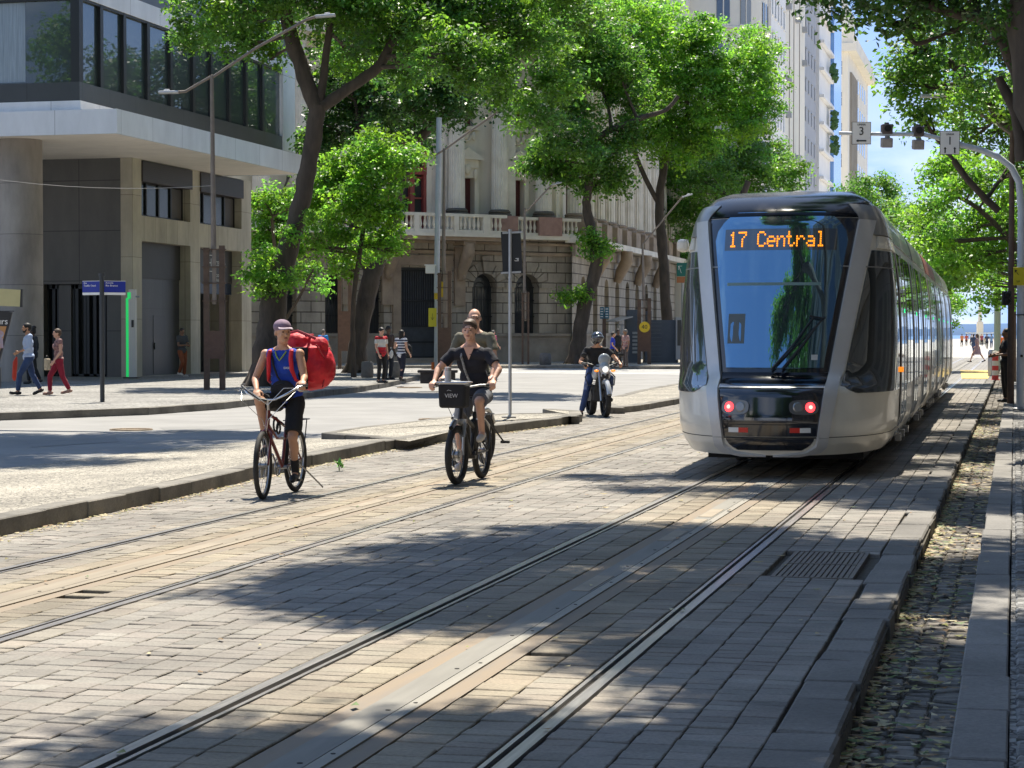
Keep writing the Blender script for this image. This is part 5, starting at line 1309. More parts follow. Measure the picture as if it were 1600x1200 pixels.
Dt = tree('tall straight tree with dark trunk left of the tram windscreen', G(1042, 566, .15),
     [limb(DD, [(1046, 568, 26), (1042, 500, 20), (1038, 430, 19), (1034, 370, 18), (1030, 320, 16), (1036, 270, 14), (1050, 220, 12), (1075, 180, 10)]), limb(DD, [(1036, 330, 10), (1000, 260, 9), (985, 200, 8), (1000, 140, 7)])],
     cl(DD, [(985, 40, 52), (1020, 60, 60), (1075, 85, 52), (1010, 130, 62), (1070, 150, 60), (1130, 130, 52), (1170, 75, 34), (1185, 105, 38), (1195, 145, 34), (1180, 185, 40), (1130, 190, 50), (1060, 210, 46), (1010, 220, 42), (960, 30, 40), (1100, 60, 34), (1090, 240, 36), (1170, 215, 24)], 1.6, 8), leafB, .13, 3.6, .5, 13, 'street trees along the left sidewalk')
Et = tree('leafy tree above the tram roof beside the cream tower', Vector((-19.5, 138, .1)),
     [[(Vector((-19.5, 138, 0)), .4), (Vector((-19.4, 138, 4)), .33), (Vector((-19, 138, 8)), .28), (Vector((-17.5, 138, 12)), .2)]],
     cl(145, [(1060, 300, 40), (1040, 340, 34), (1080, 345, 40), (1060, 385, 34), (1110, 290, 42), (1160, 265, 40), (1210, 255, 34), (1235, 272, 26), (1200, 290, 30), (1150, 300, 34), (1030, 265, 40), (1100, 240, 40), (1170, 230, 30), (1000, 300, 36), (1080, 410, 24), (1225, 290, 20)], 2.5, 9), leafA, .16, 3.4, .6, 15, 'street trees along the left sidewalk')
# the avenue's further trees, both sides
def simple_tree(label, x, y, h_, r, n_, lm, seed, grp, lf=.17, lean=0.0, low=.42, lai=3.2, sub=.6):
    g = random.Random(seed); b = Vector((x, y, .1)); cs = []
    for k in range(n_):
        a = g.random() * 6.28; q = math.sqrt(g.random()) * r * .78; z = h_ * (low + (1 - low) * (g.random() ** .8) * (1 - .35 * (q / r) ** 2)); cs.append((b + Vector((math.cos(a) * q + lean, math.sin(a) * q, z)), r * g.uniform(.26, .42)))
    t1_ = b + Vector((g.uniform(-.4, .4), g.uniform(-.4, .4), h_ * .35)); t2_ = b + Vector((lean * .6 + g.uniform(-.5, .5), g.uniform(-.5, .5), h_ * .62))
    lb = [[(b, .34), (b + (t1_ - b) * .5, .27), (t1_, .24), (t2_, .16)]]
    for k in range(3): a = k * 2.1 + seed; lb.append([(t1_, .15), (t1_ + Vector((math.cos(a) * r * .35 + lean * .5, math.sin(a) * r * .35, h_ * .18)), .11), (t1_ + Vector((math.cos(a) * r * .6 + lean, math.sin(a) * r * .6, h_ * .36)), .06)])
    return tree(label, b, lb, cs, lm, lf, lai, sub, seed, grp, name='street_tree')
GR = 'street trees along the right sidewalk'
# right hand row: overhanging crowns
R1 = tree('huge tree at the right edge, near, its dark trunk leaning out of the picture', Vector((2.1, 33, 0)),
     [[(Vector((2.1, 33, 0)), .48), (Vector((1.3, 33, 3)), .42), (Vector((.50, 33, 4.9)), .40), (Vector((.22, 33, 6.6)), .38), (Vector((.02, 33, 10)), .33), (Vector((-.6, 32, 12)), .25)],
      limb(33, [(1602, 150, 26), (1570, 70, 24), (1540, 30, 22), (1500, 22, 20), (1455, 8, 16), (1400, -30, 12)]), limb(33, [(1600, 250, 30), (1588, 180, 22), (1560, 120, 14)]),
      limb(34, [(1460, 10, 12), (1420, 20, 11), (1418, 50, 10), (1432, 68, 9), (1460, 60, 8)])],
     cl(33, [(1290, -8, 46, 0), (1340, 8, 40, 1), (1260, -25, 30, 0), (1400, 5, 46), (1450, -5, 50), (1520, -10, 50), (1570, 30, 46), (1500, 50, 30, 1), (1415, 45, 26), (1385, 40, 22), (1545, 70, 30, 1), (1480, -60, 70), (1380, -60, 60), (1580, 100, 30, 1)], .8, 10), leafD, .075, 2.6, .30, 21, GR, droop=.4)
R2 = tree('large tree hanging over the traffic signal gantry on the right', Vector((2.6, 50, 0)),
     [[(Vector((2.6, 50, 0)), .42), (Vector((2.3, 50, 3)), .34), (Vector((1.8, 50, 6)), .3), (Vector((.8, 50, 9)), .2)], limb(50, [(1560, 330, 14), (1520, 290, 13), (1490, 250, 11)]), limb(50, [(1575, 200, 18), (1500, 110, 15), (1440, 75, 12), (1410, 40, 10)])],
     cl(50, [(1420, 100, 40), (1460, 90, 42), (1500, 110, 42), (1410, 150, 34), (1440, 190, 32), (1470, 155, 36), (1520, 160, 40), (1570, 150, 44), (1560, 210, 34), (1425, 125, 30), (1530, 60, 50), (1600, 180, 50), (1470, 30, 50), (1590, 260, 34), (1520, 215, 22)], 1.5, 11), leafA, .085, 2.9, .36, 23, GR)
R3 = tree('bright green tree drooping below the signal gantry, right side', Vector((2.8, 68, 0)),
     [[(Vector((2.8, 68, 0)), .4), (Vector((2.4, 68, 4)), .32), (Vector((1.8, 68, 8)), .22)], limb(68, [(1590, 390, 12), (1555, 350, 10), (1520, 320, 8), (1480, 300, 6)])],
     cl(68, [(1470, 280, 34), (1500, 255, 34), (1450, 330, 26), (1490, 310, 32), (1530, 290, 36), (1570, 270, 36), (1460, 385, 30), (1500, 370, 36), (1540, 350, 38), (1580, 350, 36), (1520, 410, 34), (1560, 420, 36), (1480, 425, 26), (1430, 385, 20), (1550, 470, 22), (1580, 470, 24), (1590, 310, 36), (1500, 200, 30), (1535, 445, 16)], 1.6, 12), leafB, .10, 3.0, .42, 25, GR)
R4 = tree('dense green tree behind the tram on the right sidewalk', Vector((1.6, 92, 0)),
     [[(Vector((1.6, 92, 0)), .4), (Vector((1.4, 92, 4)), .3), (Vector((.8, 92, 8)), .2)]],
     cl(92, [(1420, 355, 26), (1445, 365, 28), (1475, 350, 30), (1450, 405, 30), (1480, 440, 26), (1435, 420, 22), (1500, 420, 30), (1530, 400, 30), (1510, 455, 18), (1470, 400, 28), (1400, 340, 18), (1550, 380, 30), (1560, 430, 24), (1490, 380, 30)], 2, 13), leafA, .13, 3.0, .5, 27, GR)
F1 = tree('rounded distant tree right behind the tram roof', Vector((-19.5, 215, 0)),
     [[(Vector((-19.5, 215, 0)), .4), (Vector((-19.2, 215, 7)), .3), (Vector((-18, 215, 12)), .2)]],
     cl(210, [(1345, 300, 24), (1370, 296, 22), (1395, 310, 20), (1320, 310, 18), (1360, 325, 26), (1400, 335, 22), (1330, 335, 22), (1415, 345, 16), (1380, 350, 22), (1440, 350, 14), (1345, 355, 20), (1425, 330, 12)], 3, 14), leafA, .2, 3.2, .8, 29, 'street trees along the left sidewalk')
simple_tree('small bright tree at the far end of the tram', -12, 300, 11, 5, 14, leafB, 31, 'street trees along the left sidewalk', .3, sub=.9, low=.3)
simple_tree('far tree on the right sidewalk by the plaza', 4.5, 130, 11, 5, 14, leafA, 33, GR, .2, low=.45)
# trees that stand behind and beside the camera: their crowns roof the street and shade it
simple_tree('tree on the side of the avenue near the left edge, out beyond the island', -32, 40, 15, 6.5, 20, leafA, 41, 'street trees near the viewer', .16, lean=0, low=.60)
simple_tree('tree behind the viewer on the right sidewalk', 3.2, -12, 14, 7, 20, leafD, 43, 'street trees near the viewer', .16, lean=-1.5, low=.5)
simple_tree('tree behind the viewer across the tracks', -16.5, -16, 15, 6.5, 20, leafD, 45, 'street trees near the viewer', .16, low=.5)
b_ = Vector((3.4, 19, 0))
cs_ = []
def shade(px, py, r, h_=9.0):
    h_ += 4.5
    g_ = G(px, py, 0); cs_.append((Vector((g_.x - math.sin(SUN_AZ) * h_ / math.tan(SUN_EL), g_.y + math.cos(SUN_AZ) * h_ / math.tan(SUN_EL), h_)), r))
for (px, py, r, h_) in ((560, 925, .85, 8.6), (700, 900, 1.1, 9.0), (640, 960, .7, 8.4), (830, 860, 1.2, 9.2), (850, 950, .9, 8.8), (980, 840, 1.2, 9.6), (980, 920, 1.0, 9), (1120, 850, 1.25, 9.5), (1130, 950, .95, 8.6),
                        (1260, 880, 1.0, 9.4), (1275, 1000, .75, 9.0), (1380, 900, 1.2, 9.2), (1400, 1020, 1.1, 8.8), (1240, 1110, .5, 8.8), (1420, 1150, 1.1, 8.6), (1540, 1000, 1.0, 9), (1520, 870, 1.1, 9), (1560, 1150, 1.0, 8.6), (1100, 1060, .38, 8.8), (960, 1030, .34, 8.8), (1000, 1000, .42, 8.8), (1170, 1040, .4, 8.8)):
    shade(px, py, r, h_)
for (px, py, r, h_) in ((200, 1190, .5, 8.2), (330, 1175, .55, 8.4), (420, 1195, .5, 8.4), (650, 1190, .45, 8.4), (780, 1130, .4, 8.6), (880, 1190, .6, 8.6), (1010, 1160, .5, 8.6)): shade(px, py, r, h_)
tree('big spreading tree whose crown shades the tracks in the foreground', b_,
     [[(b_, .45), (Vector((3.2, 19, 4)), .38), (Vector((2.6, 19.5, 8)), .32), (Vector((1.2, 20, 12)), .2)], [(Vector((2.7, 19.4, 7.5)), .2), (Vector((1, 17, 11)), .14), (Vector((-.5, 15.5, 12.6)), .08)], [(Vector((2.6, 19.5, 8)), .2), (Vector((-1, 21.5, 12)), .14), (Vector((-3.6, 21, 13)), .07)]],
     cs_, leafA, .085, 5.6, .38, 51, 'street trees near the viewer', flat=.55)
cs_ = []
for (px, py, r, h_) in ((1250, 770, 1.0, 10), (1420, 760, 1.4, 10), (1100, 745, .7, 10), (1480, 700, 1.6, 10.2), (1540, 780, 1.6, 10), (1560, 680, 2, 10), (1500, 650, 1.5, 10.4), (950, 745, .45, 9.6), (1040, 765, .5, 9.8), (1400, 700, 1.2, 10.4), (1350, 725, 1.3, 10.2)): shade(px, py, r, h_)
b_ = Vector((3.3, 36, 0))
tree('tall tree on the right sidewalk that shades the tram nose', b_, [[(b_, .42), (Vector((3.0, 36, 4)), .34), (Vector((1.6, 34, 8.5)), .22)], [(Vector((2.4, 35.3, 6)), .16), (Vector((-1.2, 34, 9.3)), .08)]], cs_, leafA, .085, 4.4, .36, 53, 'street trees near the viewer', flat=.5)
cs_ = []
for (px, py, r, h_) in ((40, 700, 2.0, 10), (160, 690, 2.0, 10), (280, 680, 1.6, 10.2), (370, 680, 1.2, 10), (-60, 690, 2.5, 10.5), (90, 725, 1.1, 10), (230, 702, 1.2, 10), (-200, 720, 2.5, 10)): shade(px, py, r, h_)
b_ = Vector((3.6, 4.5, 0))
tree('very tall tree on the right sidewalk close to the viewer', b_, [[(b_, .5), (Vector((3.4, 4.5, 6)), .4), (Vector((2.6, 4.5, 13)), .3), (Vector((1.5, 4.5, 18)), .15)]],
     [(Vector((x_, y_, z_)), r_) for x_, y_, z_, r_ in ((1.5, 4.5, 19, 2.6), (3.5, 3, 17, 2.6), (3.5, 6.5, 16, 2.4), (.2, 6, 17, 1.9), (0, 3, 20, 2.2), (2.5, 5, 23, 2.4), (4.5, 5, 20, 2.4), (3.2, 7, 21, 2), (1.6, 7.5, 14.5, 1.5), (-1.2, 4.5, 22, 1.6))], leafD, .16, 3.0, .5, 57, 'street trees near the viewer')
b_ = Vector((-24.5, 36, .1))
tree('tree shading the asphalt at the left edge of the picture', b_, [[(b_, .42), (Vector((-24, 36, 5)), .34), (Vector((-20, 36.5, 9.5)), .2), (Vector((-15, 36.5, 10)), .1)]], cs_, leafA, .11, 3.2, .45, 55, 'street trees near the viewer', flat=.4)
random.seed(99)
# ================================================================ PEOPLE
def skin(nm, c): return mat(nm, c, .55, var=.06, scale=8)
SK1 = skin('skin_tan', (.50, .27, .165)); SK2 = skin('skin_fair', (.60, .345, .24)); SK3 = skin('skin_brown', (.22, .115, .065)); SK4 = skin('skin_dark', (.10, .055, .035))
HB = mat('hair_black', (.012, .010, .009), .6, var=.3, scale=60); HG = mat('hair_grey', (.13, .12, .11), .7, var=.3, scale=60); HBR = mat('hair_brown', (.075, .045, .028), .6, var=.3, scale=60)
EYE_M = mat('eye_dark', (.02, .015, .012), .3); LIP = mat('lips', (.30, .10, .08), .5); SHB = mat('shoe_black', (.015, .015, .016), .5); SHW = mat('shoe_pale', (.55, .50, .44), .6); SOLE = mat('sole_white', (.6, .6, .58), .6)
def cloth(nm, c, v=.12, sc_=5, **k): return mat(nm, c, .85, var=v, scale=sc_, bump=.35, bscale=16, **k)
def fuse(name, mb, vox, mt, parent, it=3, fold=0.0, seed=0):
    me = mb.mesh(name); o = bpy.data.objects.new('tmp', me)
    r = o.modifiers.new('r', 'REMESH'); r.mode = 'VOXEL'; r.voxel_size = vox; r.use_smooth_shade = True
    s_ = o.modifiers.new('s', 'SMOOTH'); s_.factor = .5; s_.iterations = it
    if fold:
        tx = bpy.data.textures.new('fold', 'CLOUDS'); tx.noise_scale = .09; tx.noise_depth = 2
        d = o.modifiers.new('d', 'DISPLACE'); d.texture = tx; d.strength = fold; d.mid_level = .5; d.texture_coords = 'LOCAL'
    m2 = evaluated_mesh(o)
    m2.name = name; m2.materials.clear(); m2.materials.append(mt); m2.polygons.foreach_set('use_smooth', [True] * len(m2.polygons))
    q = bpy.data.objects.new(name, m2); col.objects.link(q); q.parent = parent; return q
V = Vector
def basis(fwd, up):
    f = V(fwd).normalized(); u = V(up); x = f.cross(u).normalized(); u = x.cross(f); return Matrix((x, -f, u)).transposed()   # columns: right(-x side), back, up
def hand(m, wr, d, pn, side, curl=25, s_=1.0, spread=.0):
    """wr wrist, d along the hand, pn palm normal (fingers curl towards it), side: which way the thumb lies (vector)"""
    d = V(d).normalized(); pn = V(pn); pn = (pn - d * pn.dot(d)).normalized(); sd = V(side); sd = (sd - d * sd.dot(d) - pn * sd.dot(pn)).normalized()
    wr = V(wr); k0 = wr + d * .085 * s_
    M = Matrix((sd, d, pn)).transposed(); m.ell(wr + d * .048 * s_, (.042 * s_, .052 * s_, .017 * s_), M, 12, 8)
    m.cap(wr, wr + d * .03, .026 * s_, .022 * s_)
    for i_, (off, ln) in enumerate(((.030, .072), (.010, .080), (-.010, .075), (-.029, .060))):
        p = k0 + sd * off * s_; dd = d.copy(); a = R(curl * (1 + .08 * i_))
        for k, fr in enumerate((.45, .32, .26)):
            dd = (dd * math.cos(a) + pn * math.sin(a)).normalized() if k or curl > 30 else (dd * math.cos(a * .5) + pn * math.sin(a * .5)).normalized()
            dd0 = dd; q = p + dd * ln * fr * s_; m.cap(p, q, (.0098 - .0009 * k) * s_, (.0092 - .001 * k) * s_, 8); p = q
            perp = pn * math.cos(0) ; pn2 = (pn - dd * pn.dot(dd)); 
            if pn2.length > .05: pass
            nx = dd.cross(sd) if (dd.cross(sd)).dot(pn) > 0 else sd.cross(dd)
            if k == 0: base_n = nx
            dd = (dd * math.cos(a) + nx * math.sin(a)).normalized(); dd, _ = dd, None
            dd = dd0 if k == 2 else dd; a_ = a
            if k < 2: a = R(curl * .9); pnk = nx; dd = (dd0 * math.cos(a) + nx * math.sin(a)).normalized(); a = 0
    t0 = wr + d * .025 * s_ + sd * .026 * s_; t1 = t0 + (d * .6 + sd * .75 + pn * .25).normalized() * .038 * s_; t2 = t1 + (d * .85 + sd * .25 + pn * .45).normalized() * .032 * s_
    m.cap(t0, t1, .0135 * s_, .011 * s_, 8); m.cap(t1, t2, .0108 * s_, .009 * s_, 8)
DEF = dict(P=(0, .0, .94), N=(0, .01, 1.48), shL=(.185, .01, 1.42), shR=(-.185, .01, 1.42), elL=(.235, .03, 1.13), elR=(-.235, .03, 1.13), wrL=(.24, -.04, .88), wrR=(-.24, -.04, .88),
           hipL=(.095, 0, .90), hipR=(-.095, 0, .90), knL=(.10, -.02, .49), knR=(-.10, -.02, .49), anL=(.10, .03, .085), anR=(-.10, .03, .085), toL=(.115, -.13, .03), toR=(-.115, -.13, .03), yaw=0, pitch=0,
           hdL=None, hdR=None, pnL=None, pnR=None, curlL=22, curlR=22, tsL=None, tsR=None)
def walkpose(st=.28, arm=.22, lean=.02, ph=1):
    d = dict(DEF); s_ = st * ph
    d.update(P=(0, 0, .92), N=(0, -lean, 1.46), hipL=(.09, 0, .88), hipR=(-.09, 0, .88), knL=(.09, -.12 - s_ * .4, .49), knR=(-.09, -.06 + s_ * .6, .48), anL=(.08, -s_, .09), anR=(-.08, s_ + .02, .14 if ph > 0 else .09), toL=(.09, -s_ - .16, .06), toR=(-.09, s_ - .12, .035),
             elL=(.24, .06 + arm * .35 * ph, 1.13), elR=(-.24, .02 - arm * .2 * ph, 1.13), wrL=(.25, -.02 + arm * ph, .90), wrR=(-.25, -.10 - arm * ph, .92))
    if ph < 0: d.update(anL=(.08, -s_ + .02, .14), knL=(.09, -.06 - s_ * .6, .48), knR=(-.09, -.12 + s_ * .4, .49))
    return d
def person(label, loc, rz, J, sk=SK1, hair=HB, hairstyle='short', top=None, topk='tee', bot=None, botk='trousers', shoe=SHB, vox=.012, h_=1.75, fat=1.0, group=None, female=False, beard=False, cap_=None, glasses=False, face=True, legs_skin=False, socks=None, extra=None, parts=None):
    t = thing('person', label, 'person', loc, rz, group); s_ = h_ / 1.75; t.scale = (s_, s_, s_)
    d = dict(DEF); d.update(J); g = {k: (V(v) if isinstance(v, tuple) else v) for k, v in d.items()}
    P, Nk = g['P'], g['N']; up = (Nk - P).normalized(); shx = (g['shL'] - g['shR']).normalized(); fw = shx.cross(up).normalized() * -1
    fw = up.cross(shx).normalized() if up.cross(shx).y < 0 or True else fw
    if fw.dot(V((0, -1, 0))) < -.2: fw = -fw
    T = Matrix((shx, -fw, up)).transposed(); L_ = (Nk - P).length
    hpx = (g['hipL'] - g['hipR']).normalized()
    ww = .90 if female else 1.0
    def torso(m, inf, bust=female, nar=0.0):
        m.ell(P + up * .0, ((.162 if not female else .170) * fat + inf, .112 * fat + inf, .115 + inf), T, 16, 10)
        m.ell(P + up * .17, ((.138 * ww) * fat + inf, .102 * fat + inf, .15), T, 16, 10)
        m.ell(P + up * (L_ * .62), (.160 * ww * (1 + (fat - 1) * .4) + inf, .108 * (1 + (fat - 1) * .6) + inf, .17), T, 16, 10)
        m.ell(P + up * (L_ * .80), (.170 * ww + inf, .092 + inf, .095), T, 16, 10)
        m.cap(g['shL'] - shx * (.03 + nar) - up * .012, g['shR'] + shx * (.03 + nar) - up * .012, .051 + inf, .051 + inf)
        nk_ = Nk - up * (.042 if inf > 0 else 0); m.cap(g['shL'] - shx * .06, nk_, .046 + inf, .048 + inf * .6); m.cap(g['shR'] + shx * .06, nk_, .046 + inf, .048 + inf * .6)
        if bust:
            for q in (-1, 1): m.ell(P + up * (L_ * .66) + fw * .075 + shx * .07 * q, (.062 + inf, .06 + inf, .062 + inf), T, 12, 8)
    ay = R(g['yaw']); ap = R(g['pitch'])
    hf = V((-math.sin(ay) * -1, -math.cos(ay), 0)); hf = V((math.sin(ay), -math.cos(ay), 0)) * math.cos(ap) + V((0, 0, math.sin(ap)))
    hu = V((0, 0, 1)) * math.cos(ap) - V((math.sin(ay), -math.cos(ay), 0)) * math.sin(ap)
    hx = hu.cross(-hf).normalized(); HM = Matrix((hx, -hf, hu)).transposed()
    Hc = Nk + up * .10 + V((0, 0, .055)) + hf * .022
    def hp(x, y, z): return Hc + hx * x + hf * y + hu * z
    m = MB()
    torso(m, 0)
    m.cap(Nk - up * .05, Nk + up * .05 + V((0, 0, .035)), .057 * (1 + .4 * (fat - 1)), .054, 14)
    m.ell(hp(0, -.012, .025), (.076, .094, .095), HM, 18, 12); m.ell(hp(0, .018, -.03), (.064, .070, .078), HM, 16, 10); m.ell(hp(0, .048, -.078), (.040, .036, .034), HM, 12, 8)
    m.ell(hp(0, .062, -.002), (.052, .03, .05), HM, 12, 8)
    m.cap(hp(0, .083, .018), hp(0, .107, -.022), .009, .0135, 8); m.ell(hp(0, .085, .036), (.052, .012, .012), HM, 10, 6)
    for q in (-1, 1): m.ell(hp(.079 * q, -.012, -.004), (.010, .019, .031), HM, 8, 6); m.ell(hp(.035 * q, .066, -.025), (.022, .02, .02), HM, 8, 6)
    for S_ in 'LR':
        q = 1 if S_ == 'L' else -1; sh, el, wr = g['sh' + S_], g['el' + S_], g['wr' + S_]; af = 1 + (fat - 1) * .6
        m.ell(sh, (.054 * af, .054 * af, .056), None, 12, 8); m.cap(sh, el, .047 * af, .037 * af); m.cap(sh.lerp(el, .25), sh.lerp(el, .65), .046 * af, .043 * af)
        m.cap(el, wr, .037 * af, .025); m.cap(el.lerp(wr, .1), el.lerp(wr, .45), .039 * af, .034)
        dh = g['hd' + S_] if g['hd' + S_] is not None else (wr - el).normalized() + V((0, -.1, -.2)); pn = g['pn' + S_] if g['pn' + S_] is not None else V((-q, .1, 0)); ts = g['ts' + S_] if g['ts' + S_] is not None else V((0, -1, 0))
        hand(m, wr, dh, pn, ts, g['curl' + S_])
        hip, kn, an, to = g['hip' + S_], g['kn' + S_], g['an' + S_], g['to' + S_]; lf_ = 1 + (fat - 1) * .5
        m.ell(hip, (.09 * lf_, .095 * lf_, .10), None, 14, 9); m.cap(hip, kn, .083 * lf_, .052); m.cap(hip.lerp(kn, .1), hip.lerp(kn, .5), .084 * lf_, .072 * lf_); m.ell(kn, (.056, .058, .058), None, 12, 8)
        cb = (kn - an).normalized(); bk = V((0, 1, 0)); bk = (bk - cb * bk.dot(cb)); bk = bk.normalized() if bk.length > .05 else V((0, 0, -1))
        m.cap(kn, an, .050, .034); m.ell(kn.lerp(an, .30) + bk * .018, (.052, .052, .11), cb.to_track_quat('Z', 'Y').to_matrix(), 12, 9)
        m.cap(an, an.lerp(to, .3) + V((0, 0, -.02)), .036, .034); m.cap(an + V((0, 0, -.03)), to, .034, .028); m.cap(an + (an - to).normalized() * .045 + V((0, 0, -.04)), an + V((0, 0, -.03)), .030, .032)
    body = fuse('body', m, vox, sk, t, 2)
    # eyes, brows, mouth
    if face:
        m = MB()
        for q in (-1, 1): m.ell(hp(.031 * q, .0865, .012), (.0125, .006, .0065), HM, 10, 6)
        m.build('eyes', EYE_M, t, smooth=True)
        m = MB()
        for q in (-1, 1): m.cap(hp(.016 * q, .093, .034), hp(.046 * q, .083, .037), .0045, .0035, 6)
        m.build('eyebrows', hair if hair is not None else HB, t, smooth=True)
        m = MB(); m.ell(hp(0, .088, -.052), (.023, .008, .0065), HM, 10, 6); m.build('mouth', LIP, t, smooth=True)
    if hair is not None and hairstyle != 'bald':
        m = MB()
        if hairstyle == 'receding': m.ell(hp(0, -.060, .015), (.078, .062, .068), HM, 16, 10); m.ell(hp(.062, -.02, .02), (.022, .045, .035), HM, 10, 8); m.ell(hp(-.062, -.02, .02), (.022, .045, .035), HM, 10, 8)
        if hairstyle in ('short', 'crop', 'long', 'bun'):
            e = .008 if hairstyle == 'crop' else .014
            m.ell(hp(0, -.024, .042), (.072 + e, .086 + e, .078 + e), HM, 18, 12); m.ell(hp(0, -.055, -.0), (.070 + e, .058 + e, .075), HM, 14, 9)
            if hairstyle == 'short': m.ell(hp(.012, .035, .096), (.052, .034, .020), HM, 12, 8)
            if hairstyle == 'long': m.cap(hp(0, -.07, .0), hp(0, -.075, -.17), .075, .055); m.cap(hp(.06, -.03, .0), hp(.07, -.03, -.13), .035, .025); m.cap(hp(-.06, -.03, .0), hp(-.07, -.03, -.13), .035, .025)
            if hairstyle == 'bun': m.ell(hp(0, -.06, .135), (.075, .075, .06), HM, 14, 9)
        fuse('hair', m, max(.008, vox * .8), hair, t, 1, fold=.008)
    if beard:
        m = MB(); m.ell(hp(0, .048, -.078), (.050, .045, .040), HM, 12, 8); m.cap(hp(.062, .01, -.03), hp(.045, .04, -.08), .016, .018); m.cap(hp(-.062, .01, -.03), hp(-.045, .04, -.08), .016, .018); fuse('beard', m, .009, hair, t, 1, fold=.006)
    if glasses:
        m = MB()
        for q in (-1, 1): m.torus(hp(.032 * q, .098, .012), .020, .0022, 'Y', 16, 5); m.cap(hp(.052 * q, .095, .016), hp(.080 * q, -.01, .012), .0022, .0022, 5)
        m.cap(hp(-.012, .1, .016), hp(.012, .1, .016), .002, .002, 5); m.build('glasses', EYE_M, t)
    if top is not None:
        m = MB(); torso(m, .015, nar=.035 if topk == 'vest' else 0)
        m.ell(P + up * .02, (.166 * fat + .018, .116 * fat + .018, .10), T, 16, 10)
        fr = {'tee': .52, 'vest': .02, 'long': 1.0, 'half': .7, 'cap': .2}[topk]
        for S_ in 'LR':
            sh, el, wr = g['sh' + S_], g['el' + S_], g['wr' + S_]
            if topk == 'vest': continue
            m.ell(sh, (.066, .066, .066), None, 12, 8)
            if fr <= .7: e_ = sh.lerp(el, min(1, fr + .12)); m.tube([sh, sh.lerp(el, .3), e_], [.062, .063, .064], 14)
            if fr == .7: m.cap(sh, el, .058, .052); m.cap(el, el.lerp(wr, .35), .052, .046)
            if fr == 1.0: m.cap(sh, el, .060, .050); m.cap(el, el.lerp(wr, .93), .050, .037)
        fuse('shirt', m, vox, top, t, 2, fold=.012)
    if bot is not None:
        m = MB(); m.ell(P + up * .01, ((.168 if not female else .176) * fat + .013, .118 * fat + .013, .10), T, 16, 10)
        for S_ in 'LR':
            hip, kn, an = g['hip' + S_], g['kn' + S_], g['an' + S_]; lf_ = 1 + (fat - 1) * .5
            m.ell(hip, (.102 * lf_, .107 * lf_, .105), None, 14, 9)
            if botk == 'shorts': m.tube([hip, hip.lerp(kn, .4), hip.lerp(kn, .88)], [.103 * lf_, .094, .090], 16)
            elif botk == 'skirt': pass
            else:
                m.tube([hip, hip.lerp(kn, .5), kn, kn.lerp(an, .3), kn.lerp(an, .95)], [.100 * lf_, .085, .069, .066, .056 if botk == 'trousers' else .045], 16); m.ell(kn, (.069, .070, .07), None, 12, 8)
        if botk == 'skirt': m.lathe([(.0, 0), (.17, .0), (.20, -.25), (.27, -.5), (.0, -.5)], P + V((0, 0, .04)), 20)
        fuse('trousers' if botk not in ('shorts', 'skirt') else botk, m, vox, bot, t, 2, fold=.012)
    if shoe is not None:
        for S_ in 'LR':
            an, to = g['an' + S_], g['to' + S_]; m = MB(); dd = (to - an); dd.z *= .6; dn = V((dd.x, dd.y, dd.z)).normalized(); a0 = V(an) + V((0, 0, -.045))
            m.cap(a0 - dn * .05, a0 + dn * .02, .040, .042); m.cap(a0, to + V((0, 0, .008)), .041, .036); m.cap(to.lerp(a0, .35), to + dn * .02, .042, .033); m.cap(a0 + V((0, 0, .01)), a0 + V((0, 0, .035)), .040, .038)
            fuse('shoe', m, max(.009, vox * .8), shoe, t, 1)
    if socks is not None:
        for S_ in 'LR':
            kn, an = g['kn' + S_], g['an' + S_]; m = MB(); m.cap(an.lerp(kn, .32), an + V((0, 0, -.02)), .046, .041); fuse('sock', m, .01, socks, t, 1)
    if cap_ is not None:
        m = MB(); m.ell(hp(0, -.022, .062), (.092, .108, .078), HM, 20, 12); cp_ = fuse('cap', m, .008, cap_[0], t, 1)
        m = MB(); m.tube([hp(-.055, .07, .066), hp(0, .105, .072), hp(.055, .07, .066)], [.012] * 3, 8); P_ = []
        for k in range(9):
            a = R(-75 + 150 * k / 8); P_.append([tuple(hp(math.sin(a) * .078, .045 + math.cos(a) * .03, .060)), tuple(hp(math.sin(a) * .082, .06 + math.cos(a) * .105, .052 - .012 * abs(math.sin(a))))])
        q = MB(); q.grid(P_); b_ = q.build('peak', cap_[1], cp_, smooth=True); sd = b_.modifiers.new('s', 'SOLIDIFY'); sd.thickness = .008
    t['_g'] = 0; del t['_g']
    return t, g, hp, HM, T, fw, up, shx
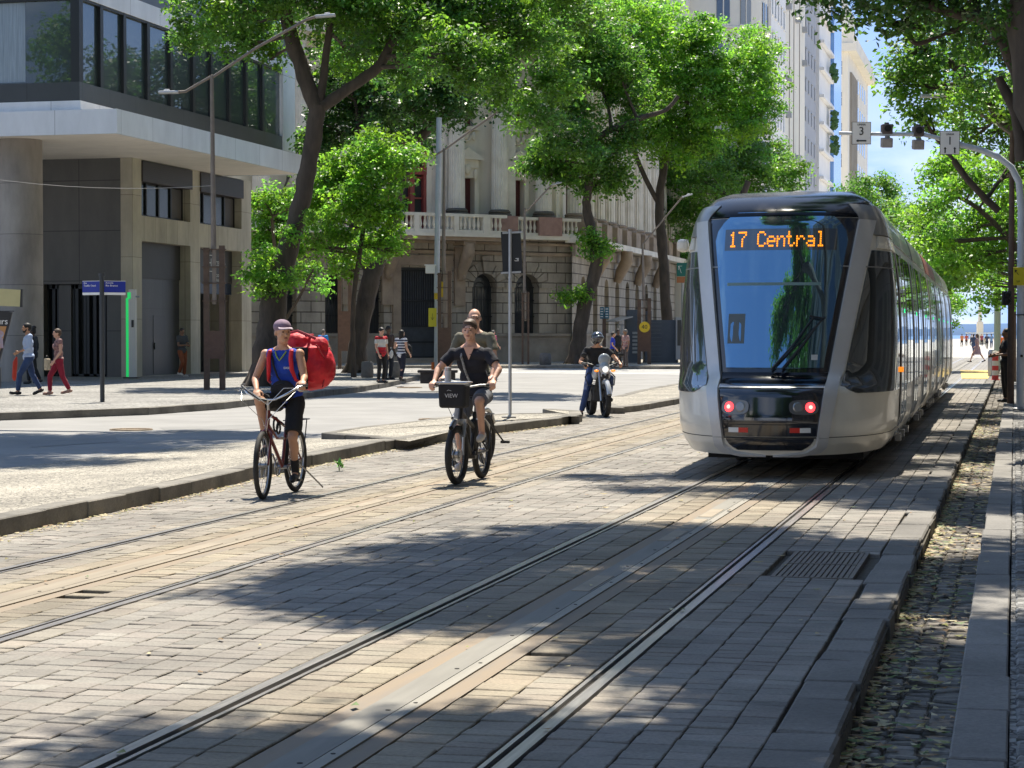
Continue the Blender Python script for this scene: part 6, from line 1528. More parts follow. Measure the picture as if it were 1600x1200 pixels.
# ---------------------------------------------------------------- bicycles (local: front is -y)
rub = mat('tyre_rubber', (.022, .021, .020), .8, var=.3, scale=20); chrome = mat('chrome', (.55, .55, .55), .22, 1.0); alum = mat('brushed_alloy', (.42, .42, .42), .35, .9)
blk = mat('satin_black', (.018, .018, .019), .4); dred = mat('dark_red_frame', (.14, .018, .014), .35, coat=.5, var=.2, scale=5)
def wheel(name, c, r, tr_, par, rimm=alum, spokes=28, axis_rot=0.0, hubr=.025, spm=chrome):
    e = bpy.data.objects.new(name, None); col.objects.link(e)
    m = MB(); m.torus((0, 0, 0), r - tr_, tr_, 'X', 56, 10); ty = m.build('tyre', rub, None, smooth=True); ty.name = name; ty.data.name = name
    bpy.data.objects.remove(e); ty.parent = par; ty.location = c; ty.rotation_euler = (0, 0, axis_rot)
    m = MB(); R_ = r - tr_ * 2 - .004
    m.torus((0, 0, 0), R_, .009, 'X', 56, 6); m.build('rim', rimm, ty, smooth=True)
    m = MB()
    for k in range(spokes):
        a = 2 * math.pi * k / spokes; s_ = 1 if k % 2 else -1; b = a + .35 * (1 if k % 4 < 2 else -1)
        m.tube([(s_ * .028, math.cos(b) * hubr, math.sin(b) * hubr), (0, math.cos(a) * R_, math.sin(a) * R_)], .0014, 4, caps=False)
    m.build('spokes', spm, ty)
    m = MB(); m.cyl((-.045, 0, 0), (.045, 0, 0), hubr * .8, n=12); m.cyl((-.03, 0, 0), (-.024, 0, 0), hubr * 1.3, n=14); m.cyl((.024, 0, 0), (.03, 0, 0), hubr * 1.3, n=14); m.build('hub', alum, ty)
    return ty
# cyclist 1: old dark red bicycle with swept bars
b1 = thing('bicycle', 'old dark red bicycle with swept silver handlebar, ridden by the courier beside the kerb', 'bicycle', (-7.36, 19.88, .0), R(2))
FW, RW, BB = V((0, -.54, .345)), V((0, .52, .345)), V((0, .08, .29)); SD = V((0, .27, .93))
wheel('front_wheel', FW, .345, .026, b1, axis_rot=R(6)); wheel('rear_wheel', RW, .345, .026, b1)
HT, HBt = V((0, -.36, .86)), V((0, -.40, .70))
m = MB(); ST = V((0, .21, .74))
m.tube([HT, ST + V((0, 0, -.04))], .017, 10); m.tube([HBt, BB], .019, 10); m.tube([HT + V((0, 0, .03)), HBt + V((0, 0, -.02))], .022, 10); m.tube([BB, ST, ST + V((0, .02, .05))], .016, 10)
m.tube([HBt + V((0, .01, .06)), V((0, -.1, .60)), ST + V((0, -.02, -.16))], .014, 8)
for q in (-1, 1): m.tube([BB + V((.02 * q, 0, 0)), RW + V((.06 * q, -.02, 0))], .011, 8); m.tube([ST + V((.015 * q, 0, -.03)), RW + V((.06 * q, 0, .01))], .009, 8)
m.build('frame', dred, b1, smooth=True)
m = MB()
for q in (-1, 1): m.tube([HBt + V((0, 0, .01)), HBt + V((.055 * q, -.02, -.03)), FW + V((.055 * q, .03, .12)), FW + V((.055 * q, 0, 0))], [.014, .014, .012, .009], 8)
m.build('fork', dred, b1, smooth=True)
m = MB(); m.tube([ST, SD + V((0, 0, -.05))], .013, 8); m.tube([HT + V((0, 0, .02)), V((0, -.38, 1.0))], .014, 8); m.build('seat_post', alum, b1)
m = MB(); m.ell(SD, (.075, .09, .035)); m.cap(SD + V((0, -.03, 0)), SD + V((0, -.17, -.005)), .03, .018); fuse('saddle', m, .012, blk, b1, 2)
hb = [(-.33, -.22, 1.14), (-.30, -.30, 1.13), (-.22, -.38, 1.07), (-.08, -.40, 1.0), (.08, -.40, 1.0), (.22, -.38, 1.07), (.30, -.30, 1.13), (.33, -.22, 1.14)]
m = MB(); m.tube(hb, .0115, 8); hbo = m.build('handlebar', chrome, b1, smooth=True)
m = MB()
for q in (-1, 1): m.tube([(.322 * q, -.24, 1.142), (.335 * q, -.13, 1.145)], .016, 8)
m.tube([(-.30, -.30, 1.135), (-.20, -.385, 1.08), (-.08, -.405, 1.01), (.0, -.405, .995)], .0155, 8)
m.build('grip', blk, hbo)
m = MB()
for q in (-1, 1): m.tube([(.30 * q, -.31, 1.12), (.32 * q, -.38, 1.10), (.345 * q, -.30, 1.09), (.36 * q, -.20, 1.09)], .007, 6); m.tube([(.30 * q, -.32, 1.12), (.2 * q, -.48, 1.12), (.03, -.47, .95), (0, -.40, .80)], .0035, 5); m.tube([(.30 * q, -.32, 1.11), (.24 * q, -.50, 1.0), (.03 * q, -.46, .80), (.0, -.43, .68)], .003, 5)
m.build('brake_lever', chrome, hbo)
m = MB(); m.tube([BB + V((-.055, 0, 0)), BB + V((.055, 0, 0))], .02, 10)
m.torus(BB + V((-.05, 0, 0)), .09, .006, 'X', 30, 6)
for k in range(5): a = k * 1.257; m.tube([BB + V((-.05, 0, 0)), BB + V((-.05, .09 * math.cos(a), .09 * math.sin(a)))], .007, 5)
pdR, pdL = BB + V((-.09, -.10, .135)), BB + V((.09, .09, -.14))
m.tube([BB + V((-.06, 0, 0)), pdR + V((.02, 0, 0))], .011, 7); m.tube([BB + V((.06, 0, 0)), pdL + V((-.02, 0, 0))], .011, 7); m.tube([(-.05, .08, .385), (-.05, .52, .385)], .004, 4); m.tube([(-.05, .08, .195), (-.05, .52, .305)], .004, 4); ck = m.build('crank', alum, b1)
for p in (pdR, pdL): m = MB(); m.box(p + V((.04 * (1 if p.x > 0 else -1), 0, 0)), (.09, .09, .022)); m.build('pedal', blk, ck)
m = MB()
for q in (-1, 1): m.tube([(.07 * q, .33, .76), (.07 * q, .80, .76), (.03 * q, .84, .76)], .006, 6); m.tube([(.07 * q, .70, .76), (.075 * q, .56, .36)], .006, 6)
m.tube([(-.03, .84, .76), (.03, .84, .76)], .006, 6)
for y in (.45, .6, .75): m.tube([(-.07, y, .76), (.07, y, .76)], .004, 5)
m.build('rear_rack', blk, b1)
m = MB(); m.tube([(.04, .48, .32), (.26, .66, .04)], .009, 6); m.build('kickstand', alum, b1)
m = MB(); m.torus((.0, -.13, .74), .07, .011, 'X', 20, 7); m.torus((.02, -.10, .70), .055, .011, 'X', 20, 7); m.build('cable_lock', blk, b1)
# courier: right hand on his raised knee, left hand on the bar, head turned to his left
J1 = dict(P=(0, .25, 1.02), N=(.0, .12, 1.53), shL=(.185, .10, 1.46), shR=(-.185, .12, 1.455), elL=(.255, .03, 1.22), elR=(-.28, .06, 1.20), wrL=(.285, -.13, 1.19), wrR=(-.195, -.17, 1.10),
          hipL=(.10, .24, .96), hipR=(-.10, .24, .96), knL=(.13, .03, .60), knR=(-.15, -.22, .98), anL=(.12, .17, .235), anR=(-.115, -.09, .53), toL=(.125, .04, .165), toR=(-.12, -.24, .44), yaw=38, pitch=-3,
          hdL=(.15, -.9, -.42), pnL=(0, -.1, -1), tsL=(-1, 0, 0), curlL=48, hdR=(.25, -.75, -.55), pnR=(0, .25, -1), tsR=(1, -.2, 0), curlR=20)
blue = cloth('blue_jersey', (.012, .055, .40)); capm = cloth('mauve_cap', (.22, .15, .20)); blks = cloth('black_cloth', (.014, .014, .016)); redb = mat('red_nylon', (.58, .012, .025), .62, var=.25, scale=7, bump=.8, bscale=14)
r1 = person('courier on the dark red bicycle in cap, blue sleeveless top and black shorts, looking sideways', (-7.36, 19.88, 0), R(4), J1, SK1, HB, 'crop', blue, 'vest', blks, 'shorts', SHB, vox=.0075, h_=1.75, cap_=(capm, cloth('pale_mauve_peak', (.38, .30, .34))), socks=blks)
t, g, hp, HM, T, fw, up, shx = r1
def onchest(u, v, w_=.0): return g['P'] + up * v + shx * u + fw * (.125 + w_)
m = MB(); m.tube([onchest(-.06, .50, -.05), onchest(-.03, .455, -.005), onchest(0, .42, .012), onchest(.03, .455, -.005), onchest(.06, .50, -.05)], .008, 6); m.build('collar_trim', mat('yellow_green_trim', (.25, .35, .06), .7), t, smooth=True)
for q in (-1, 1):
    m = MB(); m.tube([onchest(.115 * q, .50, -.12), onchest(.118 * q, .50, -.04), onchest(.12 * q, .44, -.004), onchest(.125 * q, .32, .006), onchest(.15 * q, .20, -.03), onchest(.165 * q, .15, -.12)], [.020, .022, .024, .024, .016, .012], 8); bs = m.build('bag_strap', redb, t, smooth=True)
m = MB(); m.tube([onchest(-.10, .49, -.05), onchest(-.07, .38, .014), onchest(-.03, .25, .02), onchest(.04, .15, .03)], .011, 6); m.build('pouch_strap', blks, t)
text_part('EASE', .032, mat('logo_white', (.7, .7, .7), .6), t, tuple(onchest(.075, .34, .012)), (math.pi / 2, 0, 0))
# black belt pouch
pb = thing('belt_bag', 'black pouch slung over the belly of the courier in the blue top', 'bag', (-7.36, 19.88, 0), R(4)); m = MB(); m.ell(onchest(.02, .10, .03), (.14, .055, .12), T); fuse('pouch', m, .012, blks, pb, 3, fold=.01)
m = MB(); m.tube([onchest(-.10, .15, .05), onchest(.02, .19, .07), onchest(.14, .15, .04)], .006, 5); m.build('zip', blk, pb)
# big red delivery bag on his back
rb = thing('delivery_bag', 'big crumpled bright red backpack carried by the courier', 'bag', (-7.36, 19.88, 0), R(-8))
m = MB(); c = V((.05, .50, 1.36)); m.box(c, (.38, .34, .36), (0, R(4), 0)); m.ell(c + V((.02, .02, -.02)), (.29, .24, .27)); m.cap(c + V((-.17, 0, .2)), c + V((.17, 0, .19)), .10, .09); m.ell(c + V((.12, .02, -.05)), (.19, .22, .23)); m.ell(c + V((-.08, 0, .24)), (.18, .17, .09))
rbo = fuse('bag_body', m, .014, redb, rb, 8, fold=.028)
m = MB(); m.tube([c + V((-.2, -.18, .30)), c + V((0, -.2, .34)), c + V((.2, -.18, .26))], .016, 6); m.build('top_seam', mat('dark_red_trim', (.30, .01, .02), .6), rb); m = MB(); m.box(c + V((-.02, -.19, -.05)), (.27, .03, .44)); m.build('back_pad', blks, rb, bevel=.012)
m = MB(); m.tube([c + V((.22, -.2, .2)), c + V((.27, -.05, .0)), c + V((.24, -.1, -.25))], .008, 5); m.tube([c + V((.05, .05, .3)), c + V((.1, -.2, .29))], .014, 6); m.build('piping', MATS['dark_red_trim'], rb)
# cyclist 2: e-bike with front basket
b2 = thing('bicycle', 'black electric bicycle with a front basket, ridden by the man in the black t-shirt', 'bicycle', (-5.97, 22.25, 0), R(-1)); dk = blk
FW, RW, BB = V((0, -.50, .33)), V((0, .52, .33)), V((0, .06, .30)); SD = V((0, .26, .92))
wheel('front_wheel', FW, .33, .036, b2, rimm=blk, axis_rot=R(-3), hubr=.05, spm=alum); wheel('rear_wheel', RW, .33, .036, b2, rimm=blk, spm=alum, hubr=.03)
m = MB(); HT, HBt = V((0, -.33, .88)), V((0, -.37, .70)); ST = V((0, .20, .60)); m.tube([HBt, V((0, -.12, .44)), BB], .034, 10); m.tube([HT, HBt], .026, 10); m.tube([BB, ST, V((0, .23, .78))], .024, 10); m.tube([HT + V((0, 0, -.08)), ST], .026, 10); m.cap((0, .22, .40), (0, .19, .66), .05, .05)
for q in (-1, 1): m.tube([BB + V((.03 * q, 0, 0)), RW + V((.07 * q, 0, 0))], .012, 8); m.tube([ST, RW + V((.07 * q, 0, 0))], .010, 8)
m.build('frame', blk, b2, smooth=True)
m = MB()
for q in (-1, 1): m.tube([HBt + V((.06 * q, -.01, -.0)), FW + V((.07 * q, .02, .2))], .020, 8); m.tube([FW + V((.07 * q, .02, .2)), FW + V((.07 * q, 0, 0))], .015, 8)
m.box(HBt + V((0, -.01, .0)), (.16, .05, .05)); m.build('fork', alum, b2, smooth=True)
m = MB(); m.torus(FW, .375, .03, 'X', 22, 8, 35, 125); m.torus(RW, .375, .03, 'X', 22, 8, 30, 150); m.build('fender', alum, b2, smooth=True)
m = MB(); m.tube([(0, .23, .7), SD + V((0, 0, -.04))], .014, 8); m.build('seat_post', alum, b2)
m = MB(); m.ell(SD, (.085, .09, .04)); m.cap(SD + V((0, -.03, 0)), SD + V((0, -.17, 0)), .034, .02); fuse('saddle', m, .012, blk, b2, 2)
m = MB(); m.tube([HT, (0, -.36, 1.06)], .017, 8); m.tube([(-.34, -.22, 1.10), (-.22, -.32, 1.10), (-.06, -.37, 1.07), (.06, -.37, 1.07), (.22, -.32, 1.10), (.34, -.22, 1.10)], .012, 8); hbo = m.build('handlebar', alum, b2, smooth=True)
m = MB()
for q in (-1, 1): m.tube([(.27 * q, -.28, 1.1), (.35 * q, -.20, 1.1)], .017, 8); m.tube([(.25 * q, -.33, 1.09), (.33 * q, -.30, 1.07)], .006, 5)
m.build('grip', blk, hbo)
bk = thing('basket', 'x', 'x'); bpy.data.objects.remove(bk)
m = MB(); c = V((0, -.60, .99)); m.box(c, (.30, .21, .27), None, 1.06); bo = m.build('basket', cloth('basket_black', (.016, .016, .018), .2), b2, bevel=.03)
m = MB(); m.tube([c + V((-.17, -.115, .145)), c + V((.17, -.115, .145)), c + V((.17, .115, .145)), c + V((-.17, .115, .145)), c + V((-.17, -.115, .145))], .011, 6); m.build('basket_rim', alum, bo); text_part('VIEW', .062, mat('logo_grey', (.5, .5, .5), .5), bo, tuple(c + V((.0, -.114, .0))), (math.pi / 2, 0, 0))
m = MB(); m.tube([c + V((-.05, -.115, .055)), c + V((-.03, -.116, .065)), c + V((.0, -.115, .055))], .003, 5); m.build('basket_emblem', MATS['logo_grey'], bo)
m = MB(); m.tube([BB + V((-.06, 0, 0)), BB + V((.06, 0, 0))], .045, 12); pdR, pdL = BB + V((-.10, .05, -.16)), BB + V((.10, -.05, .16)); m.tube([BB + V((-.07, 0, 0)), pdR], .011, 7); m.tube([BB + V((.07, 0, 0)), pdL], .011, 7); m.torus(BB + V((-.06, 0, 0)), .08, .006, 'X', 26, 6); ck = m.build('crank', blk, b2)
for p in (pdR, pdL): m = MB(); m.box(p + V((.045 * (1 if p.x > 0 else -1), 0, 0)), (.10, .09, .024)); m.build('pedal', blk, ck)
m = MB()
for q in (-1, 1): m.tube([(.07 * q, .3, .74), (.07 * q, .8, .74)], .007, 6); m.tube([(.07 * q, .7, .74), (.08 * q, .55, .35)], .007, 6)
m.tube([(-.07, .8, .74), (.07, .8, .74)], .007, 6); m.build('rear_rack', blk, b2); m = MB(); m.tube([(.06, .45, .72), (.24, .62, .42)], .01, 6); m.box((.25, .63, .42), (.1, .05, .03)); m.build('foot_rest', blk, b2)
m = MB(); m.tube([(-.02, -.43, 1.05), (-.12, -.5, .9), (-.05, -.42, .7)], .004, 5); m.tube([(.02, -.42, 1.05), (.10, -.46, .8), (.04, -.3, .6)], .004, 5); m.build('cables', blk, b2)
J2 = dict(P=(0, .25, 1.0), N=(.0, .06, 1.53), shL=(.20, .04, 1.425), shR=(-.20, .04, 1.425), elL=(.345, -.02, 1.25), elR=(-.345, -.04, 1.25), wrL=(.325, -.17, 1.13), wrR=(-.345, -.19, 1.12),
          hipL=(.10, .24, .95), hipR=(-.10, .24, .95), knL=(.16, -.16, .90), knR=(-.13, .02, .58), anL=(.14, .02, .55), anR=(-.13, .14, .215), toL=(.15, -.12, .48), toR=(-.135, -.0, .155), yaw=4, pitch=-5,
          hdL=(.1, -.8, -.35), pnL=(0, -.2, -1), tsL=(-1, 0, 0), curlL=55, hdR=(-.1, -.8, -.35), pnR=(0, -.2, -1), tsR=(1, 0, 0), curlR=55)
navy = cloth('navy_black_tee', (.013, .014, .022)); gsh = cloth('grey_shorts', (.12, .125, .14))
r2 = person('man in black v-neck t-shirt and grey shorts riding the bicycle with the basket', (-5.97, 22.25, 0), R(-1), J2, SK2, HBR, 'short', navy, 'tee', gsh, 'shorts', SHW, vox=.0078, h_=1.78, fat=1.08)
t, g, hp, HM, T, fw, up, shx = r2
m = MB(); m.prism([(-.062, .56), (.062, .56), (.0, .425)], 0, .01, lambda u, v, h: tuple(g['P'] + up * v + shx * u + fw * (.076 + h + (.56 - v) * .385))); m.build('neckline', SK2, t)
m = MB(); m.tube([onchest(-.09, .50, -.06) * 0 + g['P'] + up * .52 - shx * .09 + fw * .06, g['P'] + up * .46 - shx * .085 + fw * .13, g['P'] + up * .3 - shx * .05 + fw * .15, g['P'] + up * .14 + shx * .0 + fw * .155], .013, 6); m.build('lanyard', mat('lanyard_print', (.5, .5, .48), .7, c2=(.03, .03, .03), scale=60), t)
m = MB(); m.torus(g['wrL'] + V((0, .02, .01)), .031, .008, 'Y', 18, 7); m.build('watch', alum, t)
bt = thing('flask', 'white flask standing in the handlebar basket of the black bicycle', 'bottle', (-5.97, 22.25, 0)); m = MB(); m.lathe([(.0, 1.0), (.032, 1.0), (.036, 1.22), (.036, 1.26)], (-.11, -.50, 0), 16); m.build('bottle_body', SOLE, bt, smooth=True); m = MB(); m.lathe([(.038, 1.26), (.038, 1.30), (.0, 1.305)], (-.11, -.50, 0), 16); m.build('lid', alum, bt)
# cyclist 3, hidden behind
p3 = AT(744, 740, 25.6); X3, Y3 = p3.x - .05, p3.y
b3 = copy_tree(b2); b3.location = (X3, Y3, 0); b3.rotation_euler = (0, 0, R(-4)); [bpy.data.objects.remove(z_) for q_ in list(b3.children) if q_.name.startswith(('foot_rest', 'basket', 'rear_rack')) for z_ in list(q_.children) + [q_]]; b3['label'] = 'bicycle mostly hidden behind the black electric bicycle'
J3 = dict(J2); J3.update(yaw=24, P=(0, .24, 1.14), N=(0, .10, 1.69), shL=(.205, .09, 1.61), shR=(-.205, .09, 1.61), hipL=(.10, .23, 1.09), hipR=(-.10, .23, 1.09), elL=(.30, .0, 1.34), elR=(-.30, .04, 1.34), wrR=(-.33, -.12, 1.12))
r3 = person('older balding man in glasses and olive t-shirt riding behind the man in black', (X3, Y3, 0), R(-6), J3, SK2, HG, 'receding', cloth('olive_tee', (.12, .112, .08)), 'tee', blks, 'shorts', SHB, vox=.01, h_=1.77, glasses=True)
# ---------------------------------------------------------------- motorcycle and rider
MX, MY, MA = -8.22, 40.75, R(24)
mo = thing('motorcycle', 'grey and black motorcycle with pale fly screen rolling out of the side road', 'motorcycle', (MX, MY, 0), MA)
FW, RW = V((0, -.68, .33)), V((0, .66, .32))
def mwheel(name, c, r, tr_, w_): 
    m = MB(); pr = [(r - tr_ * 1.5, -w_ * .38), (r - tr_, -w_ * .5), (r - tr_ * .3, -w_ * .45), (r, -w_ * .2), (r, w_ * .2), (r - tr_ * .3, w_ * .45), (r - tr_, w_ * .5), (r - tr_ * 1.5, w_ * .38)]
    M = Matrix.Rotation(R(90), 3, 'Y'); m.lathe(pr, (0, 0, 0), 40, M); ty = m.build(name, rub, mo, smooth=True); ty.location = c
    m = MB(); m.torus((0, 0, 0), r - tr_ * 1.4, .016, 'X', 40, 8)
    for k in range(6): a = k * R(60); m.tube([(0, 0, 0), (0, math.cos(a) * (r - tr_ * 1.4), math.sin(a) * (r - tr_ * 1.4))], .012, 6)
    m.cyl((-.06, 0, 0), (.06, 0, 0), .04, n=14); m.torus((.05, 0, 0), .10, .012, 'X', 24, 6); m.build('rim', blk, ty, smooth=True)
mwheel('front_wheel', FW, .33, .055, .11); mwheel('rear_wheel', RW, .32, .06, .14)
gm = mat('moto_grey', (.38, .40, .42), .3, .1, coat=.6); plast = mat('tinted_screen', (.34, .37, .39), .2, coat=.8)
m = MB()
for q in (-1, 1): m.tube([(.085 * q, -.68, .33), (.085 * q, -.60, .55), (.085 * q, -.45, .98)], [.026, .026, .020], 10)
m.build('fork', alum, mo, smooth=True)
m = MB(); m.torus(FW, .385, .052, 'X', 20, 8, 70, 160); m.build('front_fender', gm, mo, smooth=True)
m = MB(); m.ell((0, -.58, .99), (.115, .10, .12)); m.ell((0, -.56, 1.15), (.13, .06, .13)); m.ell((0, -.60, .85), (.08, .07, .07)); hl = fuse('headlamp_cowl', m, .012, plast, mo, 2)
m = MB(); m.lathe([(.0, .02), (.055, .015), (.062, 0), (.062, -.02)], (0, -.685, .96), 20, Matrix.Rotation(R(90), 3, 'X')); m.build('headlamp', mat('lamp_on', (.8, .8, .78), .1, emit=(1, .97, .9), estr=.4), hl, smooth=True)
m = MB(); m.box((0, -.65, .82), (.14, .03, .10)); m.build('number_plate_holder', blk, mo, bevel=.01)
m = MB(); m.ell((0, -.16, .93), (.15, .27, .14)); m.ell((.13, -.28, .86), (.06, .16, .12)); m.ell((-.13, -.28, .86), (.06, .16, .12)); fuse('fuel_tank', m, .014, gm, mo, 3)
m = MB(); m.cap((0, .12, .84), (0, .62, .90), .12, .11); m.ell((0, .3, .85), (.14, .3, .06)); fuse('seat', m, .014, blk, mo, 3)
m = MB(); m.box((0, -.05, .48), (.30, .40, .30)); m.cyl((-.17, -.02, .42), (.17, -.02, .42), .13, n=18); m.cap((0, -.16, .55), (0, -.20, .72), .11, .08)
for z in (.58, .61, .64, .67, .70): m.box((0, -.18, z), (.26, .22, .012))
m.build('engine', mat('engine_metal', (.10, .10, .10), .5, .7), mo)
m = MB(); m.tube([(.12, -.24, .5), (.16, -.30, .33), (.17, 0, .27), (.18, .3, .30), (.20, .70, .42)], [.022, .022, .025, .045, .05], 10); m.build('exhaust', alum, mo, smooth=True)
m = MB(); m.tube([(0, -.42, .95), (0, .2, .78), (0, .6, .8)], .025, 8)
for q in (-1, 1): m.tube([(.1 * q, -.38, .85), (.13 * q, -.2, .4), (.13 * q, .12, .32), (.11 * q, .66, .32)], .018, 8); m.tube([(.12 * q, .1, .45), (.13 * q, .6, .8)], .014, 8)
m.build('frame', blk, mo, smooth=True)
m = MB(); m.tube([(-.40, -.28, 1.07), (-.30, -.36, 1.08), (-.12, -.42, 1.02), (.12, -.42, 1.02), (.30, -.36, 1.08), (.40, -.28, 1.07)], .013, 8); hb_ = m.build('handlebar', blk, mo, smooth=True)
m = MB()
for q in (-1, 1): m.tube([(.31 * q, -.35, 1.08), (.36 * q, -.40, 1.22)], .006, 6); m.ell((.38 * q, -.40, 1.25), (.065, .015, .04)); m.tube([(.30 * q, -.38, 1.08), (.40 * q, -.36, 1.05)], .007, 5)
m.build('mirror', blk, hb_)
m = MB()
for q in (-1, 1): m.tube([(.16 * q, .0, .30), (.30 * q, .02, .30)], .014, 6)
m.tube([(.14, -.3, .62), (.27, -.28, .64), (.31, -.18, .80), (.24, -.14, .88), (.14, -.2, .86)], .013, 7); m.tube([(-.14, -.3, .62), (-.27, -.28, .64), (-.31, -.18, .80), (-.24, -.14, .88), (-.14, -.2, .86)], .013, 7); m.build('crash_bar', blk, mo, smooth=True)
m = MB()
for q in (-1, 1): m.ell((.17 * q, -.62, .93), (.05, .03, .025))
m.build('indicator', MATS['orange_marker'], mo, smooth=True)

JM = dict(P=(-.02, .20, .96), N=(-.04, -.02, 1.45), shL=(.18, -.03, 1.37), shR=(-.24, .0, 1.37), elL=(.34, -.12, 1.20), elR=(-.38, -.02, 1.12), wrL=(.40, -.28, 1.10), wrR=(-.34, -.26, 1.08), hipL=(.10, .16, .92), hipR=(-.12, .16, .92), knL=(.22, -.22, .78), knR=(-.27, -.10, .52), anL=(.24, .02, .40), anR=(-.36, -.04, .09), toL=(.25, -.13, .34), toR=(-.40, -.20, .035), yaw=12, pitch=-22,
          hdL=(.0, -.7, -.3), pnL=(0, -.2, -1), tsL=(-1, 0, 0), curlL=60, hdR=(.0, -.7, -.3), pnR=(0, -.2, -1), tsR=(1, 0, 0), curlR=60)
rm = person('motorcyclist in black helmet, black t-shirt and blue jeans, one foot on the ground', (MX, MY, 0), MA, JM, SK1, HB, 'crop', blks, 'tee', cloth('denim', (.035, .065, .17), .3), 'trousers', SHB, vox=.011, h_=1.72, fat=1.12)
t, g, hp, HM, T, fw, up, shx = rm
m = MB(); m.ell(hp(0, -.015, .035), (.125, .15, .125), HM, 20, 12); m.ell(hp(0, -.03, -.03), (.118, .12, .10), HM, 16, 10); hm = fuse('helmet', m, .012, mat('helmet_black', (.02, .02, .022), .18, coat=1), t, 2)
m = MB(); m.ell(hp(0, .10, .075), (.10, .05, .05), HM); m.build('visor', mat('visor_smoke', (.05, .05, .055), .08, coat=1), hm, smooth=True)
m = MB()
for S_ in 'R': m.cap(g['elR'].lerp(g['wrR'], .55), g['wrR'], .036, .034); m.cap(g['wrR'], g['wrR'] + V((0, -.09, -.03)), .036, .034)
fuse('glove', m, .01, blks, t, 1)
# ---------------------------------------------------------------- pedestrians
def at_px(px, py, z=.15): p = G(px, py, z); return (p.x, p.y, z)
def face_cam(dx): return R(dx)
jeans = cloth('blue_jeans', (.03, .06, .15), .25)
w = walkpose(.27, .16, ph=1); w.update(elL=(.25, -.02, 1.14), wrL=(.20, -.25, 1.05), wrR=(-.27, .02, .90))
person('bearded man in pale blue shirt and jeans walking left past the stone column', at_px(45, 617), R(-55), w, SK1, HB, 'short', cloth('pale_blue_shirt', (.42, .52, .72), .08), 'half', jeans, 'trousers', SHB, .0125, 1.80, 1.1, beard=True)
p_ = at_px(24, 616); um = thing('umbrella', 'folded red umbrella held by the bearded man in the pale blue shirt', 'umbrella', (p_[0], p_[1], p_[2])); m = MB(); m.tube([(.04, 0, .94), (0, 0, .80), (-.03, 0, .42), (-.02, 0, .34)], [.02, .06, .055, .02], 10); m.build('canopy', cloth('umbrella_red', (.50, .05, .03)), um, smooth=True); m = MB(); m.tube([(.04, 0, .92), (.05, 0, 1.02)], .012, 6); m.build('handle', blk, um)
w = walkpose(.24, .14, ph=-1)
person('woman in patterned reddish blouse and wine red trousers walking left, sunglasses on her head', at_px(92, 617), R(-55), w, SK2, HBR, 'bun' if False else 'short', mat('patterned_blouse', (.42, .25, .23), .8, c2=(.12, .05, .05), scale=22, bump=.2), 'cap', cloth('wine_trousers', (.24, .010, .03)), 'trousers', mat('sandal_tan', (.35, .2, .15), .6), .0125, 1.66, 1.02, female=True)
p_ = at_px(74, 612); bg_ = thing('handbag', 'beige handbag hanging beside the woman in wine red trousers', 'bag', p_); m = MB(); m.box((0, 0, .72), (.10, .2, .30)); m.build('bag_body', mat('beige_bag', (.45, .38, .27), .7, var=.3, scale=12), bg_, bevel=.02); m = MB(); m.torus((0, 0, .88), .07, .008, 'X', 16, 6, 0, 180); m.build('handle', blk, bg_)
person('person in dark clothes with a big hair bun walking behind the bearded man', at_px(53, 600), R(-80), walkpose(.2, .1, ph=-1), SK4, HB, 'bun', cloth('dark_navy', (.015, .018, .03)), 'half', blks, 'trousers', SHB, .015, 1.72, face=False)
d = dict(DEF); d.update(elR=(-.22, -.06, 1.12), wrR=(-.06, -.27, 1.14), elL=(.22, -.04, 1.12), wrL=(.10, -.25, 1.12), pitch=-25, N=(0, .03, 1.47), knR=(-.10, -.14, .52), anR=(-.10, .06, .16), toR=(-.10, -.10, .09))
person('man in grey t-shirt and rust trousers leaning by the shutter, looking at his phone', at_px(285, 589), R(62), d, SK3, HB, 'crop', cloth('dark_grey_tee', (.05, .055, .06)), 'tee', cloth('rust_trousers', (.22, .06, .02)), 'trousers', SHW, .013, 1.74)
p_ = at_px(294, 589); ph_ = thing('phone', 'black phone held by the man leaning at the steel shutter', 'phone', (p_[0], p_[1], p_[2] + 1.13)); m = MB(); m.box((0, 0, 0), (.08, .012, .15), (R(30), 0, 0)); m.build('phone_body', blk, ph_, bevel=.006); m = MB(); m.box((0, -.009, .004), (.07, .002, .13), (R(30), 0, 0)); m.build('screen', gl_dark, ph_)
person('man in bright blue t-shirt seen from behind near the palace wall', at_px(505, 576), R(170), walkpose(.18, .1), SK2, HG, 'crop', cloth('azure_tee', (.02, .22, .62)), 'tee', cloth('khaki', (.25, .2, .13)), 'trousers', SHB, .016, 1.74, 1.1, face=False)
w = dict(DEF); w.update(elR=(-.24, -.03, 1.13), wrR=(-.22, -.14, .90), pitch=-18, knL=(.12, -.03, .49))
vest = bpy.data.materials.new('red_white_vest'); vest.use_nodes = True
